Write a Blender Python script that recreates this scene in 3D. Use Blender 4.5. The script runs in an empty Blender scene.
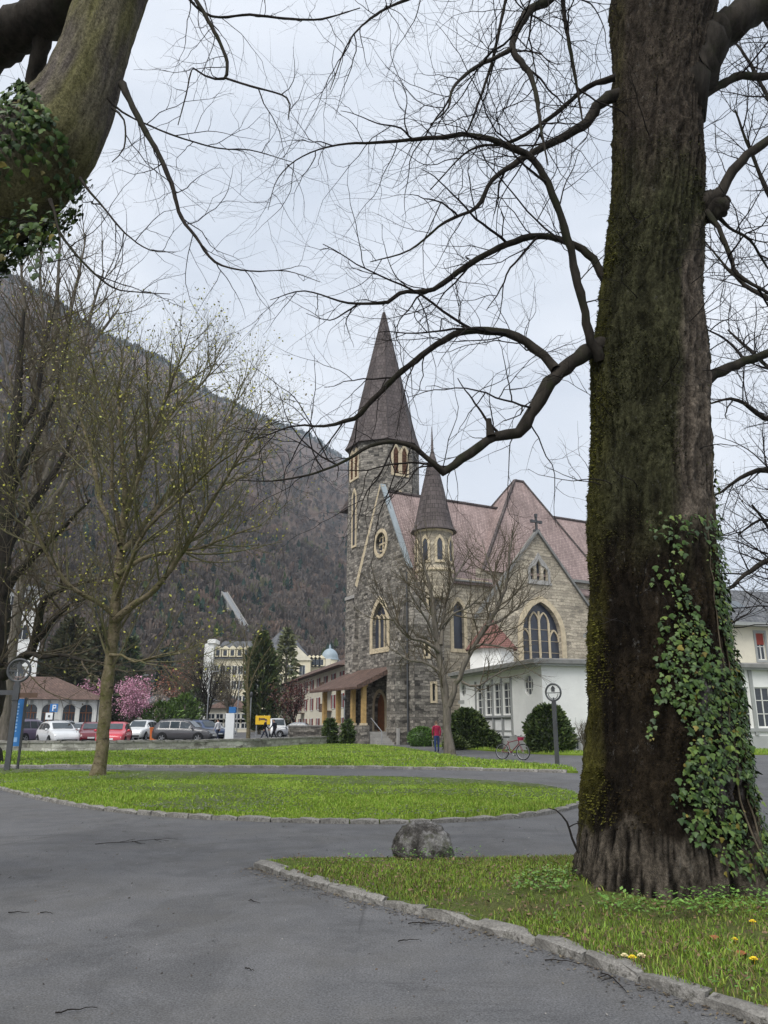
import bpy, math, random
import numpy as np
from mathutils import Vector, noise, geometry, Matrix

# ------------------------------------------------------------------ camera, sky, sun, exposure
scene = bpy.context.scene
DENOISE = True
PITCH = math.atan((724 - 512) / 768.0)
EYE = 1.55
cam = bpy.data.cameras.new('camera')
cam.sensor_fit = 'VERTICAL'
cam.sensor_height = 36.0
cam.sensor_width = 27.0
cam.lens = 27.0
cam.clip_start = 0.05
cam.clip_end = 9000
cam_o = bpy.data.objects.new('camera', cam)
scene.collection.objects.link(cam_o)
cam_o.location = (0, 0, EYE)
cam_o.rotation_euler = (math.pi / 2 + PITCH, 0, 0)
scene.camera = cam_o

SUN_EL, SUN_AZ = math.radians(52), math.radians(-150)      # azimuth from +Y towards +X
world = bpy.data.worlds.new('World')
scene.world = world
world.use_nodes = True
wn, wl = world.node_tree.nodes, world.node_tree.links
wn.clear()
w_out = wn.new('ShaderNodeOutputWorld')
w_bg = wn.new('ShaderNodeBackground')
w_bg.inputs['Strength'].default_value = 0.1
w_sky = wn.new('ShaderNodeTexSky')
w_sky.sky_type = 'NISHITA'
w_sky.sun_disc = False
w_sky.sun_elevation = SUN_EL
w_sky.sun_rotation = SUN_AZ
w_tc = wn.new('ShaderNodeTexCoord')
w_map = wn.new('ShaderNodeMapping')
w_map.inputs['Scale'].default_value = (1.0, 1.0, 2.2)
w_ns = wn.new('ShaderNodeTexNoise')
w_ns.inputs['Scale'].default_value = 1.7
w_ns.inputs['Detail'].default_value = 6
w_ns.inputs['Roughness'].default_value = 0.5
w_ns.inputs['Distortion'].default_value = 0.4
w_rmp = wn.new('ShaderNodeValToRGB')
w_rmp.color_ramp.elements[0].position = 0.3
w_rmp.color_ramp.elements[1].position = 0.72
w_rmp.color_ramp.elements[0].color = (3.1, 3.45, 4.0, 1)
w_rmp.color_ramp.elements[1].color = (5.4, 5.55, 5.8, 1)
w_mix = wn.new('ShaderNodeMixRGB')
w_mix.inputs['Fac'].default_value = 0.95
wl.new(w_tc.outputs['Generated'], w_map.inputs['Vector'])
wl.new(w_map.outputs['Vector'], w_ns.inputs['Vector'])
wl.new(w_ns.outputs['Fac'], w_rmp.inputs['Fac'])
wl.new(w_sky.outputs['Color'], w_mix.inputs['Color1'])
wl.new(w_rmp.outputs['Color'], w_mix.inputs['Color2'])
wl.new(w_mix.outputs['Color'], w_bg.inputs['Color'])
wl.new(w_bg.outputs['Background'], w_out.inputs['Surface'])

sun = bpy.data.lights.new('sun', 'SUN')
sun.energy = 1.5
sun.angle = math.radians(35)
sun.color = (1.0, 0.97, 0.93)
sun_o = bpy.data.objects.new('sun', sun)
scene.collection.objects.link(sun_o)
sun_dir = Vector((math.sin(SUN_AZ) * math.cos(SUN_EL), math.cos(SUN_AZ) * math.cos(SUN_EL), math.sin(SUN_EL)))
sun_o.rotation_euler = sun_dir.to_track_quat('Z', 'Y').to_euler()
sun_o.location = sun_dir * 60

vs = scene.view_settings
vs.view_transform = 'Standard'
vs.look = 'None'
vs.exposure = 1.1
vs.gamma = 1.0
vs.use_curve_mapping = False
scene.cycles.use_denoising = DENOISE
scene.cycles.denoising_prefilter = 'NONE'
scene.cycles.max_bounces = 6
scene.cycles.diffuse_bounces = 3
scene.cycles.transparent_max_bounces = 8
scene.cycles.volume_bounces = 0

# ------------------------------------------------------------------ helpers
COL = scene.collection
SP, CP = math.sin(PITCH), math.cos(PITCH)
F = 768.0

def ray(x, y):
    u, v = (x - 384) / F, (512 - y) / F
    return Vector((u, CP - v * SP, SP + v * CP))

def gnd(x, y, z=0.0):
    r = ray(x, y)
    t = (z - EYE) / r.z
    return Vector((r.x * t, r.y * t, z))

def at(x, y, Y):
    r = ray(x, y)
    t = Y / r.y
    return Vector((r.x * t, Y, EYE + r.z * t))

def mpp(x, y, Y):                      # metres for one pixel at that depth
    return Y / ray(x, y).y / F

def proj(p):
    z = p[2] - EYE
    d = p[1] * CP + z * SP
    if d < 0.01:
        return (-9999, -9999)
    return (384 + F * p[0] / d, 512 - F * (-p[1] * SP + z * CP) / d)

def proj_np(P):
    z = P[:, 2] - EYE
    d = np.maximum(P[:, 1] * CP + z * SP, 0.01)
    return 384 + F * P[:, 0] / d, 512 - F * (-P[:, 1] * SP + z * CP) / d

def tag(o, label=None, cat=None, group=None, kind=None):
    if label: o['label'] = label
    if cat: o['category'] = cat
    if group: o['group'] = group
    if kind: o['kind'] = kind
    return o

def thing(name, label, cat, loc=(0, 0, 0), rz=0.0, group=None):
    o = bpy.data.objects.new(name, None)
    o.empty_display_size = 0.2
    COL.objects.link(o)
    o.location = loc
    o.rotation_euler = (0, 0, rz)
    return tag(o, label, cat, group)

def link(name, me, parent=None, kind=None):
    o = bpy.data.objects.new(name, me)
    COL.objects.link(o)
    if parent is not None:
        o.parent = parent
    if kind:
        o['kind'] = kind
    return o

def copy_tree(o, parent=None):
    c = o.copy()
    COL.objects.link(c)
    c.parent = parent
    for ch in list(o.children):
        copy_tree(ch, c)
    return c

def np_mesh(name, V, Fc, mat, smooth=False, col=None):
    """V (n,3), Fc (m,k) all faces of k corners"""
    V = np.asarray(V, dtype=np.float32)
    Fc = np.asarray(Fc, dtype=np.int32)
    me = bpy.data.meshes.new(name)
    k = Fc.shape[1]
    me.vertices.add(len(V))
    me.vertices.foreach_set('co', V.ravel())
    me.loops.add(Fc.size)
    me.loops.foreach_set('vertex_index', Fc.ravel())
    me.polygons.add(len(Fc))
    me.polygons.foreach_set('loop_start', np.arange(0, Fc.size, k, dtype=np.int32))
    if smooth:
        me.polygons.foreach_set('use_smooth', np.ones(len(Fc), dtype=bool))
    if col is not None:
        a = me.color_attributes.new('col', 'FLOAT_COLOR', 'POINT')
        c4 = np.ones((len(V), 4), dtype=np.float32)
        c4[:, :3] = col
        a.data.foreach_set('color', c4.ravel())
    me.update(calc_edges=True)
    if mat is not None:
        me.materials.append(mat)
    return me

class MB:
    """collects faces; build() makes one mesh object with metre UVs"""
    def __init__(self):
        self.v, self.f, self.m, self.s = [], [], [], []
    def face(self, pts, m=0, smooth=False):
        b = len(self.v)
        self.v += [tuple(p) for p in pts]
        self.f.append(tuple(range(b, b + len(pts))))
        self.m.append(m); self.s.append(smooth)
    def mesh(self, V, Fs, m=0, smooth=False):
        b = len(self.v)
        self.v += [tuple(p) for p in V]
        for f in Fs:
            self.f.append(tuple(b + i for i in f)); self.m.append(m); self.s.append(smooth)
    def box(self, x0, x1, y0, y1, z0, z1, m=0, M=None):
        V = [Vector(p) for p in ((x0,y0,z0),(x1,y0,z0),(x1,y1,z0),(x0,y1,z0),(x0,y0,z1),(x1,y0,z1),(x1,y1,z1),(x0,y1,z1))]
        if M is not None:
            V = [M @ p for p in V]
        self.mesh(V, [(3,2,1,0),(4,5,6,7),(0,1,5,4),(1,2,6,5),(2,3,7,6),(3,0,4,7)], m)
        return self
    def prism(self, pts, z0, z1, m=0, top=None, smooth=False):
        """pts: counter-clockwise xy outline; top: outline at z1 (same count)"""
        top = top or pts
        n = len(pts)
        V = [(p[0], p[1], z0) for p in pts] + [(p[0], p[1], z1) for p in top]
        Fs = [(i, (i+1) % n, n + (i+1) % n, n + i) for i in range(n)]
        self.mesh(V, Fs, m, smooth)
        self.mesh(V[:n], [tuple(reversed(range(n)))], m)
        self.mesh(V[n:], [tuple(range(n))], m)
        return self
    def cone(self, pts, z0, apex, m=0, smooth=False):
        n = len(pts)
        V = [(p[0], p[1], z0) for p in pts] + [tuple(apex)]
        self.mesh(V, [(i, (i+1) % n, n) for i in range(n)] + [tuple(reversed(range(n)))], m, smooth)
        return self
    def bar(self, a, b, w, h, m=0, up=(0, 0, 1)):
        """square bar from a to b, w sideways, h along up"""
        a, b = Vector(a), Vector(b)
        t = (b - a).normalized()
        u = Vector(up)
        s = t.cross(u)
        if s.length < 1e-4:
            s = t.cross(Vector((1, 0, 0)))
        s.normalize()
        u = s.cross(t).normalized()
        V = [p + s * (sx * w / 2) + u * (su * h / 2) for p in (a, b) for sx, su in ((-1,-1),(1,-1),(1,1),(-1,1))]
        self.mesh(V, [(0,1,2,3),(7,6,5,4),(0,4,5,1),(1,5,6,2),(2,6,7,3),(3,7,4,0)], m)
        return self
    def tube(self, pts, rad, sides=8, m=0, smooth=True, caps=True):
        pts = [Vector(p) for p in pts]
        n = len(pts)
        if not hasattr(rad, '__len__'):
            rad = [rad] * n
        V = []
        ref = None
        for i, p in enumerate(pts):
            t = (pts[min(i+1, n-1)] - pts[max(i-1, 0)]).normalized()
            if ref is None:
                ref = Vector((0,0,1)) if abs(t.z) < 0.9 else Vector((1,0,0))
            s = t.cross(ref).normalized()
            ref = s.cross(t).normalized()
            for k in range(sides):
                a = 2 * math.pi * k / sides
                V.append(p + (s * math.cos(a) + ref * math.sin(a)) * rad[i])
        Fs = [(i*sides + k, i*sides + (k+1) % sides, (i+1)*sides + (k+1) % sides, (i+1)*sides + k) for i in range(n-1) for k in range(sides)]
        self.mesh(V, Fs, m, smooth)
        if caps:
            self.mesh(V[:sides], [tuple(reversed(range(sides)))], m)
            self.mesh(V[-sides:], [tuple(range(sides))], m)
        return self
    def lathe(self, prof, sides=16, m=0, smooth=True, c=(0, 0, 0)):
        n = len(prof)
        V = [(c[0] + r * math.cos(2*math.pi*k/sides), c[1] + r * math.sin(2*math.pi*k/sides), c[2] + z) for r, z in prof for k in range(sides)]
        Fs = [(i*sides + k, i*sides + (k+1) % sides, (i+1)*sides + (k+1) % sides, (i+1)*sides + k) for i in range(n-1) for k in range(sides)]
        self.mesh(V, Fs, m, smooth)
        return self
    def build(self, name, mats, parent=None, kind=None, M=None):
        me = bpy.data.meshes.new(name)
        V = self.v if M is None else [tuple(M @ Vector(p)) for p in self.v]
        me.from_pydata(V, [], self.f)
        if not isinstance(mats, (list, tuple)):
            mats = [mats]
        for mt in mats:
            me.materials.append(mt)
        me.polygons.foreach_set('material_index', self.m)
        me.polygons.foreach_set('use_smooth', self.s)
        uv = me.uv_layers.new(name='UVMap')
        co = []
        for p in me.polygons:
            n = p.normal
            h = math.hypot(n.x, n.y)
            for li in p.loop_indices:
                c = me.vertices[me.loops[li].vertex_index].co
                if h < 0.12:
                    co += [c.x, c.y]
                else:
                    co += [(-n.y * c.x + n.x * c.y) / h, c.z / max(h, 0.12)]
        uv.data.foreach_set('uv', co)
        me.update()
        return link(name, me, parent, kind)

def obj_of(name, me, parent=None, kind=None):
    return link(name, me, parent, kind)

# ------------------------------------------------------------------ materials
MATS = {}
class Mt:
    def __init__(self, name, rough=0.85, spec=0.3, metal=0.0):
        self.mat = bpy.data.materials.new(name)
        self.mat.use_nodes = True
        self.n, self.l = self.mat.node_tree.nodes, self.mat.node_tree.links
        self.b = self.n['Principled BSDF']
        self.b.inputs['Roughness'].default_value = rough
        self.b.inputs['Specular IOR Level'].default_value = spec
        self.b.inputs['Metallic'].default_value = metal
        self.tc = self.n.new('ShaderNodeTexCoord')
        MATS[name] = self.mat
    def vec(self, space='Object', scale=(1, 1, 1)):
        m = self.n.new('ShaderNodeMapping')
        m.inputs['Scale'].default_value = scale
        self.l.new(self.tc.outputs[space], m.inputs['Vector'])
        return m.outputs['Vector']
    def noise(self, scale=5, detail=4, rough=0.6, space='Object', vscale=(1, 1, 1), vec=None, dist=0.0):
        t = self.n.new('ShaderNodeTexNoise')
        t.inputs['Scale'].default_value = scale
        t.inputs['Detail'].default_value = detail
        t.inputs['Roughness'].default_value = rough
        t.inputs['Distortion'].default_value = dist
        self.l.new(vec if vec is not None else self.vec(space, vscale), t.inputs['Vector'])
        return t.outputs['Fac']
    def vor(self, scale=5, feature='F1', out='Distance', space='Object', vscale=(1, 1, 1), vec=None):
        t = self.n.new('ShaderNodeTexVoronoi')
        t.feature = feature
        t.inputs['Scale'].default_value = scale
        self.l.new(vec if vec is not None else self.vec(space, vscale), t.inputs['Vector'])
        return t.outputs[out]
    def ramp(self, fac, stops):
        r = self.n.new('ShaderNodeValToRGB')
        e = r.color_ramp.elements
        while len(e) < len(stops):
            e.new(0.5)
        for i, (p, c) in enumerate(stops):
            e[i].position = p
            c = (c, c, c) if not hasattr(c, '__len__') else c
            e[i].color = (*c[:3], 1)
        self.l.new(fac, r.inputs['Fac'])
        return r.outputs['Color']
    def mix(self, fac, a, b, mode='MIX'):
        m = self.n.new('ShaderNodeMixRGB')
        m.blend_type = mode
        for s, v in ((m.inputs['Fac'], fac), (m.inputs['Color1'], a), (m.inputs['Color2'], b)):
            if hasattr(v, 'links'):
                self.l.new(v, s)
            elif hasattr(v, '__len__'):
                s.default_value = (*v[:3], 1)
            else:
                s.default_value = v if s == m.inputs['Fac'] else (v, v, v, 1)
        return m.outputs['Color']
    def color(self, c):
        if hasattr(c, 'links'):
            self.l.new(c, self.b.inputs['Base Color'])
        else:
            self.b.inputs['Base Color'].default_value = (*c[:3], 1)
        return self
    def rough(self, r):
        self.l.new(r, self.b.inputs['Roughness'])
    def bump(self, h, strength=0.5, dist=0.02):
        b = self.n.new('ShaderNodeBump')
        b.inputs['Strength'].default_value = strength
        b.inputs['Distance'].default_value = dist
        self.l.new(h, b.inputs['Height'])
        self.l.new(b.outputs['Normal'], self.b.inputs['Normal'])
        return self
    def attr(self, name='col'):
        a = self.n.new('ShaderNodeAttribute')
        a.attribute_name = name
        return a.outputs['Color']

def simple(name, c, rough=0.7, spec=0.3, metal=0.0, var=0.25, scale=6.0, bump=0.0):
    """paint or plaster of one colour with faint uneven wear"""
    m = Mt(name, rough, spec, metal)
    k1 = tuple(x * (1 - var) for x in c)
    k2 = tuple(min(1, x * (1 + var * 0.5)) for x in c)
    f = m.noise(scale, 5, 0.65)
    m.color(m.ramp(f, [(0.3, k1), (0.65, k2)]))
    if bump:
        m.bump(m.noise(scale * 8, 3), bump, 0.02)
    return m.mat

def stone_mat(name, cols, mortar, row=0.24, width=0.55, dark=0.4, bump=0.8):
    m = Mt(name, 0.92, 0.2)
    base = m.vec('UV')
    n = m.n.new('ShaderNodeTexNoise')
    n.inputs['Scale'].default_value = 2.3
    n.inputs['Detail'].default_value = 3
    m.l.new(base, n.inputs['Vector'])
    mx = m.n.new('ShaderNodeMixRGB')
    mx.blend_type = 'LINEAR_LIGHT'
    mx.inputs['Fac'].default_value = 0.14
    m.l.new(base, mx.inputs['Color1'])
    m.l.new(n.outputs['Color'], mx.inputs['Color2'])
    def brick(w, h, off, c1, c2, mo, ms):
        b = m.n.new('ShaderNodeTexBrick')
        b.inputs['Scale'].default_value = 1.0
        b.inputs['Brick Width'].default_value = w
        b.inputs['Row Height'].default_value = h
        b.inputs['Mortar Size'].default_value = ms
        b.inputs['Mortar Smooth'].default_value = 0.4
        b.inputs['Bias'].default_value = 0.0
        b.offset = off
        b.squash = 0.7
        b.squash_frequency = 3
        b.inputs['Color1'].default_value = (*c1, 1)
        b.inputs['Color2'].default_value = (*c2, 1)
        b.inputs['Mortar'].default_value = (*mo, 1)
        m.l.new(mx.outputs['Color'], b.inputs['Vector'])
        return b
    b1 = brick(width, row, 0.43, cols[0], cols[1], mortar, 0.018)
    b2 = brick(width * 1.7, row, 0.37, cols[2], cols[3], mortar, 0.018)
    sel = m.ramp(m.noise(0.9, 4, 0.7, space='UV', vscale=(1, 2.5, 1)), [(0.42, 0), (0.58, 1)])
    c = m.mix(sel, b1.outputs['Color'], b2.outputs['Color'])
    stain = m.ramp(m.noise(0.25, 5, 0.65), [(0.35, 1 - dark), (0.65, 1.1)])
    c = m.mix(1.0, c, stain, 'MULTIPLY')
    grain = m.ramp(m.noise(9, 4, 0.7), [(0.25, 0.7), (0.75, 1.2)])
    c = m.mix(1.0, c, grain, 'MULTIPLY')
    m.color(c)
    m.bump(b1.outputs['Fac'], -bump, 0.05)
    return m.mat

def roof_mat(name, c1, c2, row=0.3, width=0.25, patch=0.3):
    m = Mt(name, 0.8, 0.25)
    b = m.n.new('ShaderNodeTexBrick')
    b.inputs['Scale'].default_value = 1.0
    b.inputs['Brick Width'].default_value = width
    b.inputs['Row Height'].default_value = row
    b.inputs['Mortar Size'].default_value = 0.02
    b.inputs['Color1'].default_value = (*c1, 1)
    b.inputs['Color2'].default_value = (*c2, 1)
    b.inputs['Mortar'].default_value = (*(x * 0.45 for x in c1), 1)
    m.l.new(m.vec('UV'), b.inputs['Vector'])
    st = m.ramp(m.noise(0.5, 5, 0.7), [(0.3, 1 - patch), (0.7, 1.12)])
    c = m.mix(1.0, b.outputs['Color'], st, 'MULTIPLY')
    sk = m.ramp(m.noise(1.6, 6, 0.8, space='UV', vscale=(1, 0.12, 1)), [(0.35, 0.72), (0.6, 1.08)])
    c = m.mix(1.0, c, sk, 'MULTIPLY')
    m.color(c)
    m.bump(b.outputs['Fac'], -0.5, 0.03)
    return m.mat

# asphalt
def asphalt():
    m = Mt('asphalt', 0.82, 0.35)
    big = m.noise(0.35, 6, 0.6, dist=0.6)
    mid = m.noise(2.2, 5, 0.65)
    fine = m.noise(75, 3, 0.8)
    speck = m.ramp(m.vor(60, 'F1', 'Distance'), [(0.0, 0.15), (0.6, 0.85)])
    c = m.ramp(big, [(0.3, (0.075, 0.076, 0.079)), (0.7, (0.130, 0.130, 0.133))])
    c = m.mix(0.5, c, m.ramp(mid, [(0.3, (0.060, 0.061, 0.064)), (0.7, (0.120, 0.119, 0.121))]))
    c = m.mix(1.0, c, m.ramp(fine, [(0.32, 0.45), (0.68, 1.5)]), 'MULTIPLY')
    c = m.mix(0.30, c, speck, 'OVERLAY')
    st = m.ramp(m.noise(0.55, 6, 0.75, dist=1.2), [(0.50, 1.0), (0.56, 0.80), (0.68, 0.72)])
    c = m.mix(0.8, c, st, 'MULTIPLY')
    br = m.ramp(m.noise(0.8, 5, 0.7), [(0.45, 0), (0.7, 0.35)])
    c = m.mix(br, c, (0.10, 0.093, 0.08))
    # hairline cracks
    cr = m.vor(0.32, 'DISTANCE_TO_EDGE', 'Distance', vec=m.mix(0.12, m.vec(), m.ramp(m.noise(1.6, 5), [(0, 0), (1, 1)]), 'LINEAR_LIGHT'))
    gate = m.ramp(m.noise(0.22, 3), [(0.48, 0), (0.6, 1)])
    line = m.ramp(cr, [(0.0, 0.5), (0.006, 1.0)])
    c = m.mix(gate, c, m.mix(1.0, c, line, 'MULTIPLY'))
    m.color(c)
    m.bump(fine, 0.35, 0.006)
    return m.mat
asphalt()

def soil_grass(name, a, b, d):
    m = Mt(name, 0.95, 0.1)
    c = m.ramp(m.noise(1.3, 6, 0.7), [(0.3, a), (0.7, b)])
    c = m.mix(m.ramp(m.noise(0.8, 5, 0.7), [(0.52, 0), (0.68, 0.75)]), c, d)
    c = m.mix(1.0, c, m.ramp(m.noise(40, 3, 0.8), [(0.25, 0.55), (0.75, 1.35)]), 'MULTIPLY')
    m.color(c)
    m.bump(m.noise(30, 4, 0.8), 0.8, 0.04)
    return m.mat
soil_grass('lawn_soil', (0.14, 0.21, 0.028), (0.20, 0.28, 0.04), (0.15, 0.17, 0.05))
soil_grass('verge_soil', (0.085, 0.105, 0.03), (0.11, 0.15, 0.035), (0.085, 0.065, 0.04))
soil_grass('far_ground', (0.10, 0.11, 0.07), (0.13, 0.13, 0.09), (0.14, 0.13, 0.12))

def blade_mat(name):
    m = Mt(name, 0.6, 0.3)
    c = m.mix(1.0, m.attr('col'), m.ramp(m.noise(0.7, 5, 0.75), [(0.3, 0.6), (0.7, 1.25)]), 'MULTIPLY')
    m.color(c)
    return m.mat
blade_mat('blade')

def attr_mat(name, rough=0.8, spec=0.2):
    m = Mt(name, rough, spec)
    m.color(m.mix(1.0, m.attr('col'), m.ramp(m.noise(3.0, 4, 0.7), [(0.25, 0.8), (0.75, 1.15)]), 'MULTIPLY'))
    return m.mat
attr_mat('leafy', 0.55, 0.35)
attr_mat('forest', 0.95, 0.05)
attr_mat('moss', 0.98, 0.02)

def bark_mat(name, a, b, moss=None, mossy=(0.55, 0.7), scale=9.0):
    m = Mt(name, 0.95, 0.12)
    f = m.noise(scale, 6, 0.7, vscale=(1, 1, 0.22))
    c = m.ramp(f, [(0.3, a), (0.7, b)])
    if moss:
        k = m.ramp(m.noise(1.6, 6, 0.75), [(mossy[0], 0), (mossy[1], 1)])
        c = m.mix(k, c, moss)
    m.color(c)
    m.bump(f, 0.8, 0.03)
    return m.mat
bark_mat('twig_dark', (0.014, 0.012, 0.0115), (0.032, 0.028, 0.025), scale=14)
bark_mat('twig_brown', (0.065, 0.054, 0.038), (0.135, 0.112, 0.078), (0.06, 0.065, 0.025), scale=12)
bark_mat('twig_olive', (0.085, 0.078, 0.045), (0.155, 0.14, 0.085), (0.12, 0.125, 0.045), (0.5, 0.65), scale=12)
def plane_bark():
    m = Mt('bark_plane', 0.95, 0.12)
    f = m.noise(9, 6, 0.75, vscale=(1, 1, 0.8))
    c = m.ramp(f, [(0.3, (0.075, 0.06, 0.038)), (0.55, (0.18, 0.15, 0.095)), (0.75, (0.26, 0.225, 0.155))])
    k = m.ramp(m.noise(1.6, 6, 0.75), [(0.45, 0), (0.62, 1)])
    c = m.mix(k, c, (0.085, 0.085, 0.028))
    s = m.ramp(m.noise(3.2, 5, 0.8, vscale=(1, 1, 2.6)), [(0.56, 0), (0.62, 0.9)])
    c = m.mix(s, c, (0.035, 0.026, 0.018))
    m.color(c); m.bump(f, 1.0, 0.05)
    return m.mat
plane_bark()
bark_mat('bark_grey', (0.075, 0.067, 0.055), (0.19, 0.168, 0.138), (0.06, 0.062, 0.03), scale=7)
bark_mat('limb_moss', (0.014, 0.0125, 0.0105), (0.048, 0.041, 0.033), (0.024, 0.029, 0.013), (0.5, 0.68), scale=10)

def old_trunk_mat():
    m = Mt('old_trunk', 0.97, 0.08)
    f = m.noise(12, 7, 0.8, vscale=(1, 1, 0.55), dist=0.8)
    g = m.noise(42, 5, 0.8, vscale=(1, 1, 0.7))
    k = m.ramp(f, [(0.25, 0.45), (0.7, 1.45)])
    c = m.mix(1.0, m.attr('col'), k, 'MULTIPLY')
    c = m.mix(1.0, c, m.ramp(g, [(0.3, 0.30), (0.70, 1.9)]), 'MULTIPLY')
    lich = m.ramp(m.noise(9, 7, 0.85, vscale=(1, 1, 0.6)), [(0.60, 0), (0.67, 0.75)])
    c = m.mix(lich, c, (0.13, 0.125, 0.115))
    m.color(c)
    m.bump(m.mix(0.5, f, g), 1.0, 0.05)
    return m.mat
old_trunk_mat()

def kerb_mat():
    m = Mt('kerb_stone', 0.9, 0.25)
    c = m.ramp(m.noise(4, 6, 0.7), [(0.28, (0.11, 0.105, 0.095)), (0.5, (0.24, 0.23, 0.21)), (0.72, (0.36, 0.345, 0.32))])
    c = m.mix(1.0, c, m.ramp(m.noise(60, 3, 0.8), [(0.25, 0.6), (0.75, 1.25)]), 'MULTIPLY')
    k = m.ramp(m.noise(2.3, 5, 0.8), [(0.55, 0), (0.7, 0.8)])
    c = m.mix(k, c, (0.075, 0.08, 0.05))
    c = m.mix(m.ramp(m.noise(9, 5, 0.8), [(0.56, 0), (0.66, 0.85)]), c, (0.06, 0.055, 0.048))
    m.color(c)
    m.bump(m.noise(25, 5, 0.75), 0.9, 0.02)
    return m.mat
kerb_mat()

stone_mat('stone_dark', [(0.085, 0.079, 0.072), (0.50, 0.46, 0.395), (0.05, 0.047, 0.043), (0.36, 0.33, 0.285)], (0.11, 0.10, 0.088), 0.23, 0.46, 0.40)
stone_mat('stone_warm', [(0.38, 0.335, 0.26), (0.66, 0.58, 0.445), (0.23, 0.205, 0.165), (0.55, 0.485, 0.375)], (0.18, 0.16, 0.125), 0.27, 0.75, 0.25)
stone_mat('rubble_wall', [(0.34, 0.325, 0.29), (0.72, 0.70, 0.65), (0.14, 0.13, 0.115), (0.64, 0.62, 0.57)], (0.30, 0.285, 0.25), 0.28, 0.5, 0.5)
roof_mat('roof_red', (0.335, 0.25, 0.232), (0.44, 0.34, 0.315), 0.2, 0.18, 0.32)
roof_mat('roof_spire', (0.088, 0.073, 0.07), (0.132, 0.11, 0.106), 0.4, 0.35, 0.35)
roof_mat('roof_vestry', (0.20, 0.095, 0.08), (0.28, 0.14, 0.115), 0.2, 0.18, 0.3)
roof_mat('roof_brown', (0.115, 0.075, 0.06), (0.17, 0.11, 0.088), 0.35, 0.3, 0.3)
roof_mat('roof_slate', (0.11, 0.115, 0.125), (0.17, 0.175, 0.18), 0.3, 0.3, 0.3)
simple('sandstone', (0.58, 0.49, 0.34), 0.9, 0.2, var=0.25, scale=3, bump=0.4)
simple('wood_post', (0.47, 0.31, 0.125), 0.65, 0.3, var=0.3, scale=4)
simple('louvre_wood', (0.115, 0.055, 0.032), 0.7, 0.25, var=0.3, scale=5)
simple('wood_door', (0.23, 0.085, 0.03), 0.6, 0.3, var=0.3, scale=5)
simple('plaster_white', (0.80, 0.80, 0.77), 0.9, 0.2, var=0.10, scale=0.6, bump=0.2)
simple('plaster_grey', (0.36, 0.37, 0.35), 0.9, 0.2, var=0.14, scale=1.2, bump=0.2)
simple('plaster_cream', (0.66, 0.62, 0.50), 0.9, 0.2, var=0.12, scale=0.8)
simple('plaster_far', (0.72, 0.65, 0.48), 0.9, 0.2, var=0.15, scale=0.4)
simple('concrete', (0.34, 0.33, 0.31), 0.85, 0.25, var=0.25, scale=2, bump=0.3)
simple('roof_edge', (0.20, 0.20, 0.19), 0.7, 0.3, var=0.25, scale=2)
simple('flashing', (0.27, 0.31, 0.33), 0.5, 0.4, var=0.15, scale=1)
simple('iron', (0.055, 0.058, 0.062), 0.5, 0.5, var=0.25, scale=5)
simple('steel_grey', (0.22, 0.23, 0.24), 0.5, 0.5, var=0.2, scale=5)
simple('shutter_red', (0.20, 0.025, 0.03), 0.7, 0.25, var=0.25, scale=2)
simple('frame_white', (0.66, 0.66, 0.62), 0.6, 0.35, var=0.08, scale=3)
simple('frame_grey', (0.30, 0.31, 0.30), 0.6, 0.35, var=0.1, scale=3)
simple('sign_blue', (0.03, 0.16, 0.42), 0.45, 0.4, var=0.12, scale=4)
simple('sign_white', (0.74, 0.76, 0.76), 0.45, 0.4, var=0.06, scale=4)
simple('sign_yellow', (0.72, 0.46, 0.02), 0.5, 0.4, var=0.08, scale=3)
simple('sign_pale', (0.22, 0.40, 0.66), 0.45, 0.4, var=0.1, scale=4)
simple('sign_brown', (0.10, 0.06, 0.04), 0.55, 0.35, var=0.15, scale=4)
simple('dome_blue', (0.27, 0.33, 0.37), 0.5, 0.4, var=0.15, scale=0.5)
simple('tyre', (0.018, 0.018, 0.019), 0.85, 0.2, var=0.2, scale=9)
simple('alloy', (0.42, 0.43, 0.44), 0.35, 0.5, 0.6, var=0.1, scale=9)
simple('blind_red', (0.27, 0.055, 0.04), 0.7, 0.2, var=0.15, scale=5)
simple('orange_plastic', (0.55, 0.14, 0.04), 0.5, 0.4, var=0.15, scale=5)
simple('skin', (0.50, 0.31, 0.23), 0.6, 0.3, var=0.1, scale=12)
simple('hair', (0.16, 0.11, 0.075), 0.7, 0.3, var=0.3, scale=30)
simple('hair_dark', (0.03, 0.022, 0.018), 0.7, 0.3, var=0.3, scale=30)
simple('cloth_red', (0.36, 0.03, 0.075), 0.85, 0.15, var=0.3, scale=8)
simple('cloth_jeans', (0.035, 0.06, 0.16), 0.9, 0.15, var=0.3, scale=10)
simple('cloth_black', (0.016, 0.016, 0.019), 0.85, 0.15, var=0.3, scale=8)
simple('cloth_navy', (0.03, 0.035, 0.055), 0.85, 0.15, var=0.3, scale=8)
simple('cloth_white', (0.62, 0.62, 0.64), 0.85, 0.15, var=0.15, scale=8)
simple('shoe', (0.03, 0.028, 0.026), 0.7, 0.3, var=0.3, scale=8)

def glass_dark(name, c=(0.02, 0.025, 0.032), rough=0.12):
    m = Mt(name, rough, 0.6)
    m.color(m.ramp(m.noise(1.2, 3), [(0.3, c), (0.7, tuple(x * 1.8 for x in c))]))
    return m.mat
glass_dark('glass')
glass_dark('glass_lead', (0.022, 0.027, 0.04), 0.35)
glass_dark('car_glass', (0.035, 0.045, 0.052), 0.05)

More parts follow.
